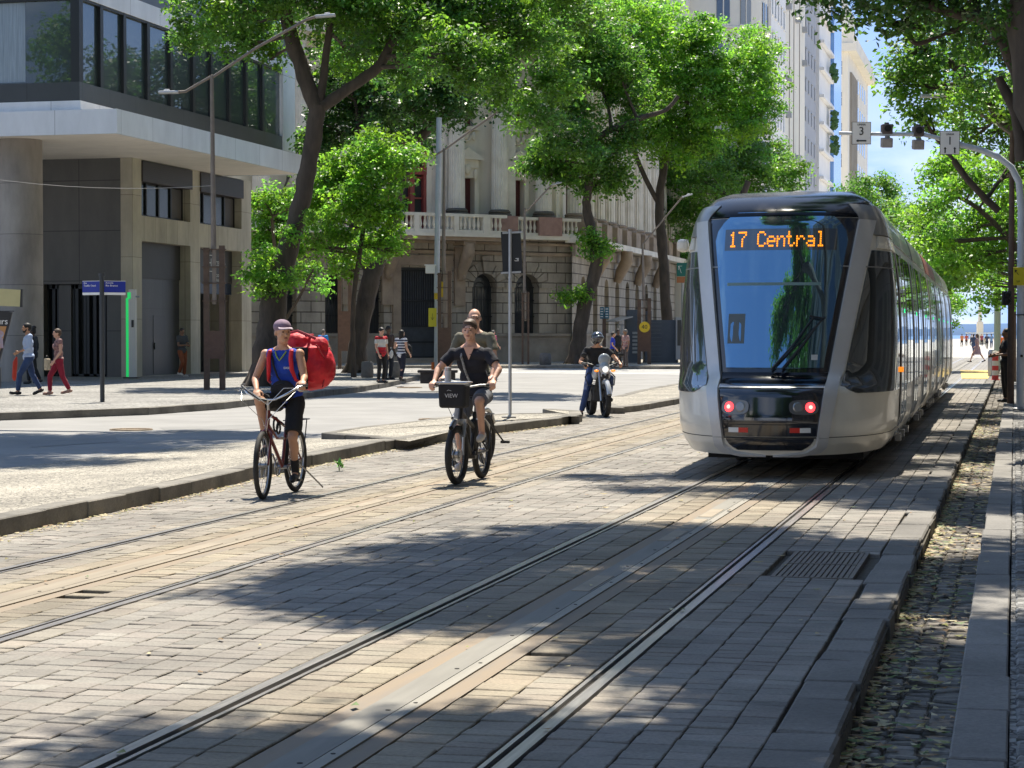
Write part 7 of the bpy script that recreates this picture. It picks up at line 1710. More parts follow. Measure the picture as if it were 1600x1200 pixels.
def banded(m_, stops, axis=2, rough=.85):
    n = m_.node_tree.nodes; l = m_.node_tree.links; b = n['Principled BSDF']; b.inputs['Roughness'].default_value = rough
    t_ = n.new('ShaderNodeTexCoord'); s_ = n.new('ShaderNodeSeparateXYZ'); l.new(t_.outputs['Object'], s_.inputs[0]); mr = n.new('ShaderNodeMapRange'); mr.inputs[1].default_value = stops[0]; mr.inputs[2].default_value = stops[1]; l.new(s_.outputs[axis], mr.inputs[0])
    r_ = n.new('ShaderNodeValToRGB'); r_.color_ramp.interpolation = 'CONSTANT'; el = r_.color_ramp.elements
    for i_, (p, c) in enumerate(stops[2]):
        e = el[i_] if i_ < 2 else el.new(p); e.position = p; e.color = (*c, 1)
    l.new(mr.outputs[0], r_.inputs[0]); l.new(r_.outputs[0], b.inputs['Base Color'])
banded(vest, (.85, 1.55, [(0, (.45, .015, .03)), (.40, (.60, .58, .56)), (.75, (.40, .02, .03))]))
person('worker in red and white vest over black sleeves standing at the kerb', at_px(596, 598), R(58), w, SK2, HB, 'short', vest, 'tee', blks, 'trousers', SHB, .013, 1.72, 1.08)
person('person in dark brown clothes and cap standing behind the worker in the vest', at_px(607, 593), R(60), w, SK4, HB, 'short', cloth('dark_brown', (.05, .03, .025)), 'tee', cloth('dark_jeans', (.02, .025, .04)), 'trousers', SHB, .014, 1.78, face=False)
p_ = at_px(611, 593); pg = thing('plastic_bag', 'white plastic bag hanging beside the two people at the kerb', 'bag', p_); m = MB(); m.ell((0, -.05, .86), (.09, .08, .16)); m.cap((0, -.05, 1.0), (0, -.05, 1.12), .035, .02); fuse('bag_body', m, .014, mat('white_plastic', (.6, .6, .6), .4), pg, 2, fold=.03)
stripe = bpy.data.materials.new('striped_knit'); stripe.use_nodes = True
banded(stripe, (.95, 1.50, [(i_ / 12, (.60, .62, .68) if i_ % 2 == 0 else (.02, .025, .06)) for i_ in range(12)]))
w = walkpose(.10, .05); w.update(elL=(.25, .05, 1.14), wrL=(.28, -.12, 1.22)); person('woman in blue and white striped top and dark trousers seen from behind', at_px(627, 596), R(158), w, SK2, HB, 'long', stripe, 'cap', cloth('navy_trousers', (.012, .015, .035)), 'trousers', SHB, .013, 1.66, female=True, face=False)
p_ = at_px(638, 594); bb_ = thing('shoulder_bag', 'large black shoulder bag of the woman in the striped top', 'bag', p_); m = MB(); m.ell((0, 0, .98), (.13, .10, .22)); m.cap((0, 0, 1.1), (-.03, 0, 1.32), .03, .02); fuse('bag_body', m, .015, blks, bb_, 2, fold=.03)
person('grey haired man in pink polo shirt and jeans walking by the palace plinth', at_px(770, 572), R(150), walkpose(.16, .1), SK2, HG, 'crop', cloth('pink_polo', (.58, .12, .20)), 'tee', jeans, 'trousers', SHB, .016, 1.72, 1.08, face=False)
person('person in royal blue t-shirt beside the grey news stand', at_px(957, 575), R(100), walkpose(.12, .08), SK1, HB, 'short', cloth('royal_tee', (.02, .04, .38)), 'tee', blks, 'trousers', SHB, .016, 1.62, face=False)
person('vendor in patterned shirt with a mask beside the grey news stand', at_px(977, 574), R(-40), DEF, SK3, HG, 'short', mat('vendor_shirt', (.3, .08, .08), .8, c2=(.3, .28, .25), scale=18), 'tee', cloth('vendor_trousers', (.06, .05, .05)), 'trousers', SHB, .016, 1.72)
person('person in black behind the vendor at the news stand', at_px(966, 573), R(30), DEF, SK4, HB, 'short', blks, 'long', blks, 'trousers', SHB, .018, 1.74, face=False)
d = dict(DEF); d.update(elR=(-.24, -.08, 1.16), wrR=(-.14, -.30, 1.12), elL=(.22, -.05, 1.14), wrL=(.12, -.28, 1.12), pitch=-12); pz = G(1572, 628, 0)
person('man in black standing in the shade behind the brown post, hands before him', (pz.x, pz.y, 0), R(-70), d, SK3, HB, 'crop', blks, 'tee', blks, 'trousers', SHB, .013, 1.80, 1.1)
far = [(1527, 566, 'woman in pale patterned dress striding across the tram rails far off', SK2, HBR, 'long', mat('dress_print', (.40, .28, .28), .8, c2=(.25, .15, .17), scale=16), 'skirt', -100, True, .4),
       (1521, 556, 'person in dark blue walking beside the woman in the dress', SK3, HB, 'short', cloth('far_navy', (.03, .05, .10)), 'trousers', 160, False, .2),
       (1575, 562, 'man in white shirt and dark trousers crossing far off on the right', SK2, HB, 'short', cloth('far_white', (.55, .57, .68)), 'trousers', 60, False, .2),
       (1563, 558, 'person in orange shirt beside the man in white, far off', SK1, HB, 'short', cloth('far_orange', (.70, .16, .03)), 'trousers', 20, False, .15),
       (1542, 546, 'far person in dark shirt between the dress woman and the pole', SK3, HB, 'short', cloth('far_dark', (.05, .06, .10)), 'trousers', 0, False, .2),
       (1549, 545, 'far person in blue jeans left of the pale pole', SK2, HB, 'short', cloth('far_blue', (.15, .25, .40)), 'trousers', 180, False, .25),
       (1510, 541, 'far person in red standing on the plaza left', SK3, HB, 'short', cloth('far_red', (.45, .08, .05)), 'trousers', 0, False, .1),
       (1518, 540, 'far person in white near the left of the crossing', SK2, HB, 'short', cloth('far_white2', (.6, .58, .55)), 'trousers', 30, False, .1),
       (1534, 541, 'far person in wine red behind the crossing', SK2, HB, 'short', cloth('far_wine', (.3, .05, .07)), 'trousers', 10, False, .1),
       (1556, 541, 'far person in grey near the pale pole', SK2, HB, 'short', cloth('far_grey', (.3, .3, .32)), 'trousers', 0, False, .1),
       (1503, 542, 'far person in orange vest at the end of the tram', SK2, HB, 'short', cloth('far_orange2', (.6, .2, .06)), 'trousers', 200, False, .1),
       (1569, 548, 'far person in a black top right of the pole', SK3, HB, 'short', blks, 'trousers', 90, False, .15)]
for (px, py, lab, sk_, hr, hs, tp, bk_, rz_, fem, st_) in far:
    w = walkpose(max(.1, st_), .15); p = G(px, py, 0)
    person(lab, (p.x, p.y, 0), R(rz_), w, sk_, hr, hs, tp, 'tee', tp if bk_ == 'skirt' else jeans if 'white' in lab or 'blue' in lab else blks, bk_, SHB, .03, 1.7, female=fem, face=False, group='people crossing at the far plaza')
# ================================================================ STREET FURNITURE
galv = mat('galvanised_steel', (.40, .41, .42), .45, .6, var=.12, scale=4); brp = mat('brown_weathered_post', (.12, .078, .055), .75, var=.25, scale=5); grp = mat('grey_brown_pole', (.24, .20, .165), .6, .3, var=.15, scale=4)
paleg2 = mat('pale_grey_paint', (.52, .56, .60), .5, var=.08, scale=3); yel = mat('sign_yellow', (.72, .50, .02), .45); yel2 = mat('sign_lime_yellow', (.70, .62, .03), .45); blk2 = mat('ink_black', (.015, .015, .015), .5); lampm = mat('lamp_head_alloy', (.50, .51, .52), .4, .5)
bluem = mat('street_sign_blue', (.012, .03, .30), .45); whs = mat('sign_face_white', (.86, .85, .82), .5); CAMR = lambda dz=0: (math.pi / 2, 0, TH + dz)
def px_len(n_, D_): return n_ / F * D_
def post_set(label, D_, x0, x1, ybot, ytop, pole=None, grp_='brown totem frames of the street lamps', board=None, bars=True):
    """a pair of square brown posts tied by bars, carrying the lamp pole"""
    cxp = (x0 + x1) / 2; b = AT(cxp, ybot, D_); t = thing('lamp_totem', label, 'street lamp', (b.x, b.y, b.z), TH, grp_)
    H_ = px_len(ybot - ytop, D_); W_ = px_len(x1 - x0, D_); w_ = max(.10, W_ * .26)
    for s_ in (-1, 1):
        m = MB(); m.span((s_ * (W_ / 2) - (w_ if s_ > 0 else 0), -.07, 0), (s_ * (W_ / 2) + (w_ if s_ < 0 else 0), .07, H_ * (1 if s_ > 0 else .985))); m.build('post', brp, t)
    if bars:
        m = MB()
        for k in (.62, .74, .85, .97): m.span((-W_ / 2 - .03, -.1, H_ * k), (W_ / 2 + .03, .1, H_ * k + .03))
        m.build('tie_bar', brp, t); m = MB(); m.span((-.05, -.05, H_ * .6), (.05, .05, H_)); m.build('inner_tube', grp, t)
    if board:
        m = MB(); m.span((-W_ / 2 + .02, -.085, H_ * board[0]), (W_ / 2 - .02, -.072, H_ * board[1])); m.build('plate', mat('rust_plate', (.12, .07, .05), .7, var=.2, scale=6), t)
    if pole:
        q0 = pole[0]
        def loc(px, py): p = AT(px, py, D_) - b; return (p.x * math.cos(-TH) - p.y * math.sin(-TH), p.x * math.sin(-TH) + p.y * math.cos(-TH), p.z)
        m = MB(); a0, a1 = loc(*pole[0]), loc(*pole[1]); m.tube([a0, a1], [.075, .05], 12); m.build('pole', grp, t, smooth=True)
        for arm in pole[2]:
            pts = [loc(*p) for p in arm]; m = MB(); m.tube(pts, .04, 8); ao = m.build('arm', grp, t, smooth=True)
            d = (V(pts[-1]) - V(pts[-2])).normalized(); d.z *= .25; d.normalize(); e = V(pts[-1]); m = MB(); M = d.to_track_quat('X', 'Z').to_matrix(); m.box(e + d * .25, (.55, .24, .07), M); m.box(e + d * .32, (.30, .18, .05), M); m.box(e + d * .3 + V((0, 0, .06)), (.16, .1, .05), M); m.build('lamp_head', lampm, ao, bevel=.02)
    return t
post_set('tall double armed lamp rising from brown posts before the shop entrance, left', 55.5, 319, 352, 613, 384, ((334, 395), (331, 118), [[(333, 120), (400, 75), (478, 31), (494, 26)], [(333, 118), (310, 131), (290, 143), (278, 144)]]), board=(.23, .42))
post_set('lamp behind the two riders with brown post and long dark arm over the palace', 76, 684, 705, 600, 424, ((693, 440), (694, 232), [[(676, 245), (694, 234), (770, 180), (788, 166)]]), board=(0, .5))
post_set('lamp with brown twin posts in front of the arched windows', 103, 815, 827, 570, 456, ((819, 470), (820, 325), [[(819, 334), (840, 312), (862, 289)]]))
post_set('lamp with brown twin posts beside the grey news stand, yellow round sign on it', 103, 996, 1017, 570, 466, ((1006, 470), (1004, 380), [[(1006, 380), (1035, 345), (1066, 308)]]), board=(.2, .52))
post_set('lamp with brown twin posts just left of the forked pale tree', 90, 528, 550, 578, 430, ((540, 440), (538, 330), [[(538, 332), (520, 320), (500, 312)]]), board=(.2, .62), bars=False)
yb = thing('round_sign', 'round yellow sign fixed to the brown posts by the news stand', 'sign', tuple(AT(1007, 511, 102.5)), TH); m = MB(); m.cyl((0, -.02, 0), (0, .0, 0), .27, n=24); m.build('plate', yel, yb); text_part('40', .3, blk2, yb, (0, -.025, 0), (math.pi / 2, 0, 0), 'number')
bx = AT(703, 515, 76)
# white tall pole with yellow plates
D_ = 76.5; b = AT(681, 588, D_); wpz = thing('camera_pole', 'tall pale pole with yellow bands and a white box, left of the riders', 'pole', tuple(b), TH)
k_ = D_ / F
m = MB(); m.tube([(0, 0, 0), (.03, 0, 130 * k_)], .075, 12); m.tube([(.03, 0, 130 * k_), (.13, 0, 403 * k_)], [.10, .10], 12); m.build('shaft', paleg2, wpz, smooth=True)
m = MB(); m.tube([(.02, 0, 120 * k_), (.035, 0, 150 * k_)], .082, 12); m.build('yellow_band', yel, wpz); m = MB(); m.box((.24, -.02, 136 * k_), (.07, .05, 25 * k_)); m.build('yellow_strip', yel, wpz)
m = MB(); m.box((-.20, 0, 167 * k_), (.36, .3, .30)); m.box((-.20, 0, 173.5 * k_), (.44, .34, .04)); m.build('white_box', whs, wpz, bevel=.015)
m = MB(); m.box((-.12, -.12, 92 * k_), (.30, .03, 29 * k_)); sp_ = m.build('yellow_sign', yel2, wpz, bevel=.01)
m = MB(); m.bar((-.12, -.14, 88 * k_), (-.12, -.14, 98 * k_), .02, .01); m.bar((-.12, -.14, 88 * k_), (-.17, -.14, 92 * k_), .02, .01); m.bar((-.12, -.14, 88 * k_), (-.07, -.14, 92 * k_), .02, .01); m.build('arrow', blk2, sp_)
m = MB(); m.tube([(-.1, 0, 5 * k_), (-.1, 0, 22 * k_)], .07, 10); m.build('orange_post', mat('orange_plastic', (.70, .16, .03), .5), wpz)
blkb = thing('planter_block', 'dark concrete block at the foot of the pale pole', 'block', tuple(G(684, 604, .15)), TH); m = MB(); m.box((0, .1, .25), (1.0, .6, .32)); m.box((0, .1, .44), (1.15, .75, .08)); m.build('block_body', mat('dark_concrete', (.06, .05, .045), .9, var=.3), blkb, bevel=.02)
# traffic sign seen from behind on the island
b = G(797, 652, .15); D_ = 37.4; k_ = D_ / F; ts = thing('road_sign', 'black back of a road sign on a thin grey pole standing on the island', 'road sign', tuple(b), TH)
m = MB(); m.tube([(0, 0, 0), (.0, 0, 292 * k_)], .030, 12); m.build('pole', galv, ts, smooth=True)
m = MB(); Mt = Matrix.Rotation(R(-3), 3, 'Y'); m.box((.03, .035, 256 * k_), (.36, .02, 66 * k_), Mt); sg_ = m.build('board', mat('sign_back_black', (.012, .014, .018), .5), ts)
m = MB(); m.box((.045, .0, 287 * k_), (.37, .03, .035), Mt); m.box((.015, .0, 225 * k_), (.37, .03, .035), Mt); m.build('bracket', galv, ts); text_part('PJ', .085, whs, sg_, (.125, .02, 245 * k_), (math.pi / 2, R(87), 0), 'emblem')
m = MB(); m.ell((-.02, -.05, .01), (.14, .10, .03)); m.build('footing', mat('footing_cement', (.3, .29, .27), .9), ts)
# street name sign
b = G(160, 628, .15); D_ = b.x * -math.sin(TH) + b.y * math.cos(TH); k_ = D_ / F; sn = thing('street_name_sign', 'blue street name sign with two blades on a dark pole at the corner', 'street sign', tuple(b), TH)
m = MB(); m.tube([(0, 0, 0), (0, 0, 196 * k_)], .052, 12); m.tube([(0, 0, 196 * k_), (0, 0, 201 * k_)], .07, 12); m.build('pole', mat('sign_pole_grey', (.05, .055, .06), .5, .3), sn, smooth=True)
for s_, tx_ in ((-1, ('Rua', 'Teofilo Otoni')), (1, ('Avenida', 'Rio Branco'))):
    rz_ = s_ * R(28); r_ = V((math.cos(rz_), math.sin(rz_) * 1, 0)) * s_
    r_ = V((s_ * math.cos(R(28)), math.sin(R(28)), 0)) if s_ < 0 else V((math.cos(R(28)), math.sin(R(28)), 0)); a_ = math.atan2(r_.y, r_.x) if s_ > 0 else math.atan2(-r_.y, -r_.x)
    c_ = r_ * .29 + V((0, 0, 180 * k_)); M = Matrix.Rotation(a_, 3, 'Z'); m = MB(); m.box(c_, (.50, .03, .25), M); bl = m.build('blade', bluem, sn)
    m = MB(); m.box(c_ + V((0, 0, -.155)), (.50, .032, .055), M); m.box(c_ + V((0, 0, .129)), (.50, .032, .01), M); m.build('white_strip', whs, bl)
    n_ = M @ V((0, -1, 0)); o_ = M @ V((-.21, 0, 0)); text_part(tx_[0], .055, whs, bl, tuple(c_ + n_ * .018 + o_ + V((0, 0, .085))), (math.pi / 2, 0, a_), 'lettering', .002, 'LEFT'); text_part(tx_[1], .062, whs, bl, tuple(c_ + n_ * .018 + o_ + V((0, 0, .025))), (math.pi / 2, 0, a_), 'lettering', .002, 'LEFT')
# green lit white totem by the office door
b = G(203, 591, .15); gt_ = thing('light_totem', 'slim white totem glowing green along its left edge beside the office door', 'totem', tuple(b), TH); m = MB(); m.span((-.02, -.1, 0), (.22, .14, 3.05)); m.build('column_body', mat('totem_white', (.62, .62, .58), .4), gt_, bevel=.01)
m = MB(); m.span((-.12, -.06, .05), (-.021, .1, 2.75)); m.span((-.06, -.101, 2.72), (.06, -.095, 2.95)); m.build('green_light', mat('green_neon', (.03, .5, .12), .4, emit=(.02, 1.0, .22), estr=.22), gt_); m = MB(); m.span((-.2, -.18, 0), (.3, .2, .04)); m.build('foot', blk, gt_); m = MB(); m.span((.08, -.115, 1.75), (.16, -.1, 2.0)); m.build('slot', blk, gt_); m = MB(); m.tube([(.22, -.05, 2.8), (.36, -.08, 2.8)], .03, 8); m.build('camera', galv, gt_)
# news stand boards at the left edge
b = G(-10, 650, .15); D_ = 50.0
ad = thing('advertising_board', 'slanted black framed poster board with orange poster at the left edge', 'poster', tuple(AT(-6, 606, D_)), TH); k_ = D_ / F; sh = lambda u, v, h: (u * k_, h, v * k_)
m = MB(); m.prism([(-46, 28), (2, 28), (26, 118), (-46, 128)], 0, .06, sh); fr_o = m.build('frame', blk, ad); m = MB(); m.prism([(-44, 36), (0, 36), (17, 96), (-44, 98)], -.008, -.001, sh); m.build('poster', mat('poster_orange', (.55, .25, .08), .6, c2=(.45, .30, .15), scale=3), fr_o)
m = MB(); m.prism([(-44, 98), (18, 97), (21, 110), (-44, 113)], -.008, -.001, sh); m.build('header', mat('poster_black', (.03, .03, .03), .5), fr_o); text_part('ours', .22, whs, fr_o, (6.5 * k_, -.012, 103.5 * k_), (math.pi / 2, 0, 0))
m = MB(); m.ell((5 * k_, -.01, 84 * k_), (.12, .006, .10)); m.prism([(0, 62), (12, 62), (11, 78), (-4, 78)], -.012, -.009, sh); m.build('figure', mat('poster_figure', (.35, .40, .55), .6, c2=(.5, .25, .2), scale=6), fr_o)
m = MB(); m.span((-.9, 0, 0), (-.8, .08, 1.9)); m.span((.04, .0, 0), (.10, .06, .5)); m.build('leg', blk, ad)
cs2 = thing('kiosk_sign', 'blank cream sign panel on a black bracket at the left edge', 'sign', tuple(AT(0, 476, D_)), TH); m = MB(); m.prism([(-60, 0), (31, -3), (33, 23), (-60, 29)], 0, .10, sh); m.build('panel', mat('cream_panel', (.56, .50, .25), .5, var=.06, scale=2), cs2)
m = MB(); m.span((-.6, .02, -.17), (.34, .05, -.15)); m.span((-.1, .0, -.16), (-.06, .05, 0)); m.prism([(31, -4), (34, -4), (35, 24), (32.5, 24)], -.01, .11, sh); m.span((-.14, .03, -2.0), (-.06, .1, 0)); m.build('bracket', blk, cs2)
# news stand by the palace corner
D_ = 108; k_ = D_ / F; ns = thing('news_stand', 'slate grey news stand with shelves of papers near the palace wing', 'news stand', tuple(AT(1020, 568, D_)), TH); sl_ = mat('slate_paint', (.085, .10, .12), .6, var=.12, scale=2)
m = MB(); m.span((-42 * k_, 0, 0), (-20 * k_, 1.6, 74 * k_)); m.span((-24 * k_, .1, 74 * k_), (-40 * k_, 1.4, 84 * k_)); m.span((-12 * k_, .2, 0), (40 * k_, 2, 68 * k_)); m.span((-10 * k_, 0, 68 * k_), (-2 * k_, 1, 82 * k_)); m.build('cabin', sl_, ns)
m = MB()
for k in range(11): m.span((-11.5 * k_, .17, (4 + k * 6) * k_), (14 * k_, .2, (5 + k * 6) * k_))
m.build('slats', mat('slate_light', (.13, .145, .165), .6), ns)
m = MB()
for k in range(6): m.span((-32 * k_, -.1, (16 + k * 6) * k_), (-22 * k_, -.005, (19.5 + k * 6) * k_))
m.build('papers', mat('news_papers', (.45, .45, .43), .8, c2=(.25, .28, .3), scale=20), ns)
m = MB(); m.bar((-40 * k_, 0, 73 * k_), (-66 * k_, -.6, 66 * k_), 1.0, .05); m.build('awning', galv, ns); m = MB(); m.span((36 * k_, -.1, 6 * k_), (62 * k_, 1.2, 72 * k_)); cb = m.build('white_cabin', mat('cabin_white', (.42, .42, .42), .6), ns); m = MB(); m.span((38 * k_, -.12, 28 * k_), (44 * k_, -.1, 68 * k_)); m.span((48 * k_, -.12, 28 * k_), (54 * k_, -.1, 68 * k_)); m.build('cabin_window', gl_dark, cb)
m = MB()
for x in (-55, -49): m.tube([(x * k_, -.4, 0), (x * k_, -.4, 62 * k_)], .03, 6)
m.tube([(-60 * k_, -.4, 30 * k_), (-46 * k_, -.4, 30 * k_)], .03, 6); m.build('stand_frame', galv, ns)
ip = thing('info_sign', 'teal information panels on a brown post beside the crooked tree', 'sign', tuple(AT(944, 568, 105)), TH); k_ = 105 / F; m = MB(); m.span((-.09, -.05, 0), (.09, .08, 80 * k_)); m.build('post', brp, ip)
m = MB(); m.span((-7 * k_, -.1, 70 * k_), (-.5 * k_, -.06, 88 * k_)); m.span((.5 * k_, -.1, 70 * k_), (7.5 * k_, -.06, 88 * k_)); m.build('panel', mat('teal_panel', (.03, .14, .20), .5), ip); m = MB()
for k in range(4): m.span((-6 * k_, -.108, (72.5 + 4 * k) * k_), (-2.0 * k_, -.102, (73.8 + 4 * k) * k_)); m.span((2 * k_, -.108, (72.5 + 4 * k) * k_), (6 * k_, -.102, (73.8 + 4 * k) * k_))
m.build('text_lines', whs, ip)
gs = thing('direction_sign', 'green direction sign with an arrow left of the tram side window', 'sign', tuple(AT(1066, 560, 112)), TH); k_ = 112 / F; m = MB(); m.tube([(0, 0, 0), (0, 0, 122 * k_)], .07, 8); m.build('pole', galv, gs); m = MB(); m.span((-9 * k_, -.12, 128 * k_), (7 * k_, -.08, 149 * k_)); gp = m.build('panel', mat('sign_green', (.01, .16, .12), .5), gs)
m = MB(); m.span((-9 * k_, -.12, 118 * k_), (7 * k_, -.08, 127.5 * k_)); m.build('orange_panel', mat('sign_orange', (.40, .15, .05), .5), gs); m = MB(); m.bar((-2 * k_, -.13, 133 * k_), (-6 * k_, -.13, 144 * k_), .09, .02); m.bar((-6.5 * k_, -.13, 144 * k_), (-1 * k_, -.13, 144 * k_), .08, .02); m.bar((-6.5 * k_, -.13, 144 * k_), (-6.5 * k_, -.13, 138 * k_), .08, .02); m.build('arrow', whs, gp)
# low granite stools, bins
for px, py, r_ in ((617, 590, .22), (852, 570, .3), (574, 590, .22)):
    p = G(px, py, .15); t = thing('stone_bollard', {617: 'round grey stone stool behind the woman in the striped top', 852: 'pale concrete block on the palace sidewalk', 574: 'round stone stool left of the worker in the vest'}[px], 'bollard', tuple(p)); m = MB(); m.lathe([(r_ * .9, 0), (r_, .05), (r_ * .95, .5), (r_ * .8, .56), (.001, .57)], (0, 0, 0), 18); m.build('stone', mat('stool_stone', (.14, .135, .13), .9, var=.2), t, smooth=True)
# ---- signal gantry on the right
b = G(1592, 640, 0); D_ = b.x * -math.sin(TH) + b.y * math.cos(TH); k_ = D_ / F
def gl(px, py, dy=0.0): return ((px - 1592) * k_, dy, (640 - py) * k_)
gn = thing('signal_gantry', 'grey curved signal mast arching over the tram with two white line plates and signals', 'traffic signal', tuple(b), TH)
m = MB(); m.tube([gl(1594, 640), gl(1594, 420), gl(1594, 330), gl(1590, 285), gl(1578, 262), gl(1558, 246), gl(1530, 235), gl(1495, 226)], [.085, .085, .08, .075, .07, .068, .065, .06], 14); m.tube([gl(1495, 226), gl(1462, 216), gl(1440, 211), gl(1345, 210), gl(1309, 209)], [.055, .05, .045, .042, .04], 12); m.build('mast', paleg2, gn, smooth=True)
m = MB(); m.lathe([(.16, 0), (.16, .03), (.1, .05)], (.02, 0, 0), 18); m.build('base_plate', galv, gn)
for (x0, x1, y0, y1, tx_, n_) in ((1328, 1358, 192, 227, '3', 0), (1465, 1496, 206, 243, '1', 1)):
    cx_, cy_ = (x0 + x1) / 2, (y0 + y1) / 2; c_ = V(gl(cx_, cy_, -.08)); m = MB(); m.box(c_, ((x1 - x0) * k_, .02, (y1 - y0) * k_)); rim_ = m.build('line_plate', blk2, gn, bevel=.004); m = MB(); m.box(c_ + V((0, -.011, 0)), ((x1 - x0 - 1.6) * k_, .01, (y1 - y0 - 1.6) * k_)); m.build('plate_face', whs, rim_)
    text_part('LINHA', .062, blk2, rim_, tuple(c_ + V((0, -.02, 13 * k_))), (math.pi / 2, 0, 0)); text_part(tx_, .25, blk2, rim_, tuple(c_ + V((0, -.02, 2.5 * k_))), (math.pi / 2, 0, 0), 'number'); m = MB()
    if n_ == 0: m.bar(c_ + V((-7 * k_, -.02, -12 * k_)), c_ + V((8 * k_, -.02, -12 * k_)), .012, .028, (0, -1, 0)) if False else m.box(c_ + V((.5 * k_, -.02, -12 * k_)), (14 * k_, .006, 2 * k_)); m.prism([(-8.5, -12), (-5, -9.6), (-5, -14.4)], -.023, -.017, lambda u, v, h: (c_.x + u * k_, c_.y + h, c_.z + v * k_))
    else:
        for dx in (-7.5, 7.5): m.box(c_ + V((dx * k_, -.02, -12.5 * k_)), (1.8 * k_, .006, 7 * k_)); m.prism([(dx - 2.2, -9.5), (dx + 2.2, -9.5), (dx, -6.5)], -.023, -.017, lambda u, v, h: (c_.x + u * k_, c_.y + h, c_.z + v * k_))
    m.build('arrow', blk2, rim_)
sgm = mat('signal_box', (.13, .105, .10), .6, var=.2)
for cx_, cy_ in ((1384, 211), (1433, 214)):
    c_ = V(gl(cx_, cy_)); m = MB(); m.box(c_ + V((0, .05, 8 * k_)), (17 * k_, .2, 16 * k_)); m.box(c_ + V((0, .05, 17 * k_)), (7 * k_, .1, 4 * k_)); h_o = m.build('signal_head', sgm, gn, bevel=.02); m = MB(); m.box(c_ + V((-1 * k_, -.03, -13 * k_)), (17 * k_, .22, 15 * k_), (R(8), 0, 0)); m.cyl(c_ + V((0, 0, -2 * k_)), c_ + V((0, 0, -6 * k_)), .05, n=10); m.build('lower_signal', mat('signal_box_light', (.30, .28, .27), .5, var=.2), h_o, bevel=.02)
    m = MB(); m.cyl(c_ + V((0, -.055, 9 * k_)), c_ + V((0, -.10, 9 * k_)), .075, n=18); m.build('hood', blk2, h_o)
m = MB(); m.box(V(gl(1590, 432, -.12)), (20 * k_, .02, 28 * k_)); yo = m.build('yellow_sign', yel2, gn, bevel=.008); m = MB(); m.box(V(gl(1590, 432, -.131)), (18.5 * k_, .004, 26.5 * k_)); m.build('face_edge', mat('sign_border', (.6, .52, .02), .5), yo)
m = MB(); m.bar(V(gl(1583.5, 424, -.14)), V(gl(1588, 430, -.14)), .02, .006); m.prism([(1582, 426.5), (1586, 422.5), (1582, 422)], -.143, -.137, lambda u, v, h: gl(u, v, h)); m.build('arrow', blk2, yo); text_part('2,8', .06, blk2, yo, tuple(V(gl(1587, 440, -.14))), (math.pi / 2, 0, 0), 'number')
m = MB(); m.box(V(gl(1594, 492, -.0)), (.2, .2, .02)); m.box(V(gl(1594, 556, -.09)), (.05, .03, .05)); m.build('clamp', blk2, gn)
# brown lamp posts further along on the right
def side_lamp(label, px, py, ytop, D_, arm):
    b = AT(px, py, D_); k_ = D_ / F; t = thing('street_lamp', label, 'street lamp', tuple(b), TH, 'brown street lamps on the right sidewalk'); m = MB(); m.tube([(0, 0, 0), (0, 0, (py - ytop) * k_)], [.085, .06], 10); m.build('pole', brp, t, smooth=True)
    pts = [((x - px) * k_, 0, (py - y) * k_) for x, y in arm]; m = MB(); m.tube(pts, .04, 8); a_ = m.build('arm', grp, t, smooth=True); e = V(pts[-1]); m = MB(); m.box(e + V((-.25, 0, .02)), (.55, .22, .08)); m.build('lamp_head', lampm, a_, bevel=.02)
side_lamp('brown lamp post right beside the grey mast, arm over the street', 1579, 633, 205, 49, [(1579, 212), (1560, 198), (1530, 180), (1490, 158), (1470, 153)])
side_lamp('brown lamp post farther back behind the man in black', 1584, 596, 325, 72, [(1584, 330), (1560, 314), (1530, 300), (1512, 293)])
sgb = thing('pedestrian_signal', 'black pedestrian signal box on the brown post above the man in black', 'traffic signal', tuple(AT(1573, 466, 48.6)), TH); m = MB(); m.box((0, 0, 0), (.2, .18, .34)); m.build('signal_housing', blk2, sgb, bevel=.02); m = MB(); m.torus((0, -.12, .07), .06, .02, 'Y', 16, 6); m.torus((0, -.12, -.08), .06, .02, 'Y', 16, 6); m.build('hood', blk2, sgb)
# far end of the avenue
pp = thing('pale_post', 'pale green lamp column standing at the far crossing', 'pole', tuple(G(1558, 578, 0)), 0); m = MB(); m.tube([(0, 0, 0), (0, 0, 4.0)], .15, 12); m.tube([(0, 0, 4.0), (0, 0, 4.25)], .20, 12); m.build('column_shaft', mat('pale_green_paint', (.38, .46, .38), .6), pp, smooth=True)
bo_ = thing('striped_bollard', 'red and white striped traffic post at the far crossing', 'traffic post', tuple(G(1555, 594, 0)), 0); m = MB(); m.lathe([(.16, 0), (.12, .05), (.11, 1.0), (.08, 1.05), (.001, 1.06)], (0, 0, 0), 14); st_ = bpy.data.materials.new('red_white_stripes'); st_.use_nodes = True; banded(st_, (0, 1.05, [(i_ / 6, (.50, .05, .04) if i_ % 2 == 0 else (.6, .55, .45)) for i_ in range(6)])); m.build('post_body', st_, bo_)
gb_ = thing('grey_bollard', 'short grey bollard beside the striped traffic post', 'bollard', tuple(G(1549, 588, 0)), 0); m = MB(); m.lathe([(.14, 0), (.14, .95), (.09, 1.05), (.001, 1.06)], (0, 0, 0), 14); m.build('bollard_body', galv, gb_, smooth=True)
obp = G(1531, 530, 0); obp = V((obp.x, obp.y, 0)); obp = AT(1531, 530, 330); ob_ = thing('obelisk', 'slender stone obelisk on a pedestal at the far plaza', 'monument', (obp.x, obp.y, -.02), TH); k_ = 330 / F
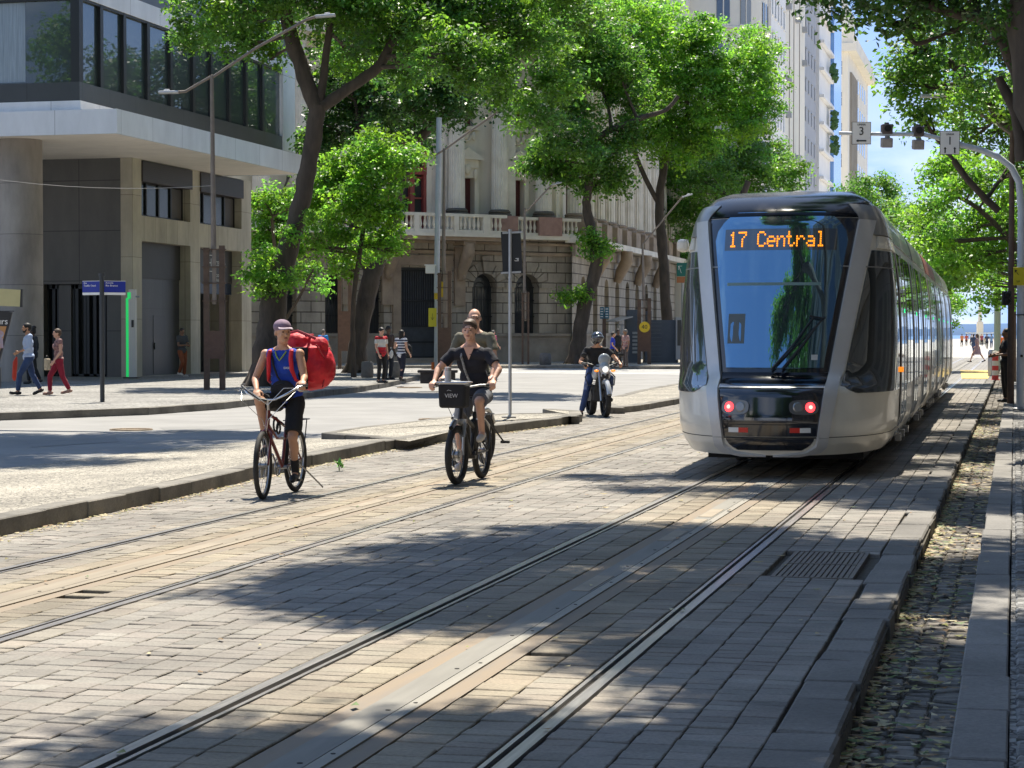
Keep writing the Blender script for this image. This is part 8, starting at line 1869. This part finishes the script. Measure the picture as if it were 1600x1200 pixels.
m = MB(); m.box((0, 0, 2.0), (.9, .9, 3.4)); m.box((0, 0, .5), (1.6, 1.6, 1.0)); m.build('pedestal', cream, ob_); m = MB(); m.box((0, 0, 5.5), (.55, .55, 5.6), None, .55); m.build('shaft', cream, ob_)
tn = AT(1532, 521, 300); tt = thing('event_tent', 'long low white canopy roof far behind the crowd', 'tent', (tn.x, tn.y, 0), TH); m = MB(); m.span((-2.0, -1, 1.75), (2.0, 1, 1.9)); m.build('roof', mat('tent_white', (.75, .75, .72), .7), tt); m = MB()
for x in (-1.9, -.6, .6, 1.9): m.span((x - .03, -.9, 0), (x + .03, -.84, 1.75))
m.build('tent_legs', galv, tt)
# overhead cable
cb_ = thing('cable', 'thin pale cable sagging across the front of the office building', 'cable', tuple(AT(0, 270, 56)), 0); a = V((0, 0, 0)); e = AT(333, 290, 55.5) - AT(0, 270, 56); a2 = AT(-300, 215, 57) - AT(0, 270, 56); m = MB(); m.tube([a2] + [a2.lerp(e, k / 14) - V((0, 0, .9 * 4 * (k / 14) * (1 - k / 14) * .6)) for k in range(1, 14)] + [e], .008, 5); m.build('wire', mat('cable_grey', (.35, .33, .30), .6), cb_)
# ---- the side of the avenue behind the right sidewalk, seen in the tram's glass
rbm = stone_mat('right_block_stone', .5, (.30, .27, .22), (.25, .22, .18), (.08, .07, .06), 1.6, .8, .02, .4)
def block(label, x0, y0, w_, d_, h_, mt, fl, seed):
    t = thing('side_building', label, 'building', (x0, y0, 0), 0, 'office blocks along the right sidewalk'); m = MB(); m.span((0, 0, 0), (w_, d_, h_)); m.build('walls', mt, t)
    for fi in range(fl):
        z = 1.0 + fi * 3.9; m = MB(); n_ = int(d_ / 3.2)
        for k in range(n_): m.span((-.02, 1 + k * 3.2, z), (-.005, 2.8 + k * 3.2, z + 2.5))
        a_ = m.build('window_row', gl_dark, t); m = MB(); m.span((-.18, 0, z - .5), (-.005, d_, z - .25)); m.build('cornice_band', mt, a_)
block('stone office block beside the viewer on the right', 6.2, -6, 18, 34, 27, rbm, 6, 1); block('dark clad block along the right sidewalk beside the tram', 6.2, 30, 18, 30, 33, stone_mat('right_block_dark', 0.0, (.14, .13, .12), (.12, .11, .10), (.04, .04, .035), 2.4, 1.9, .012, .3), 8, 2); block('cream block at the far end of the right sidewalk', 7.0, 62, 18, 46, 30, tw, 7, 3)
block('pale office block behind the viewer', -38, -62, 16, 24, 24, tw2, 5, 4)
bpy.data.scenes.remove(TS)
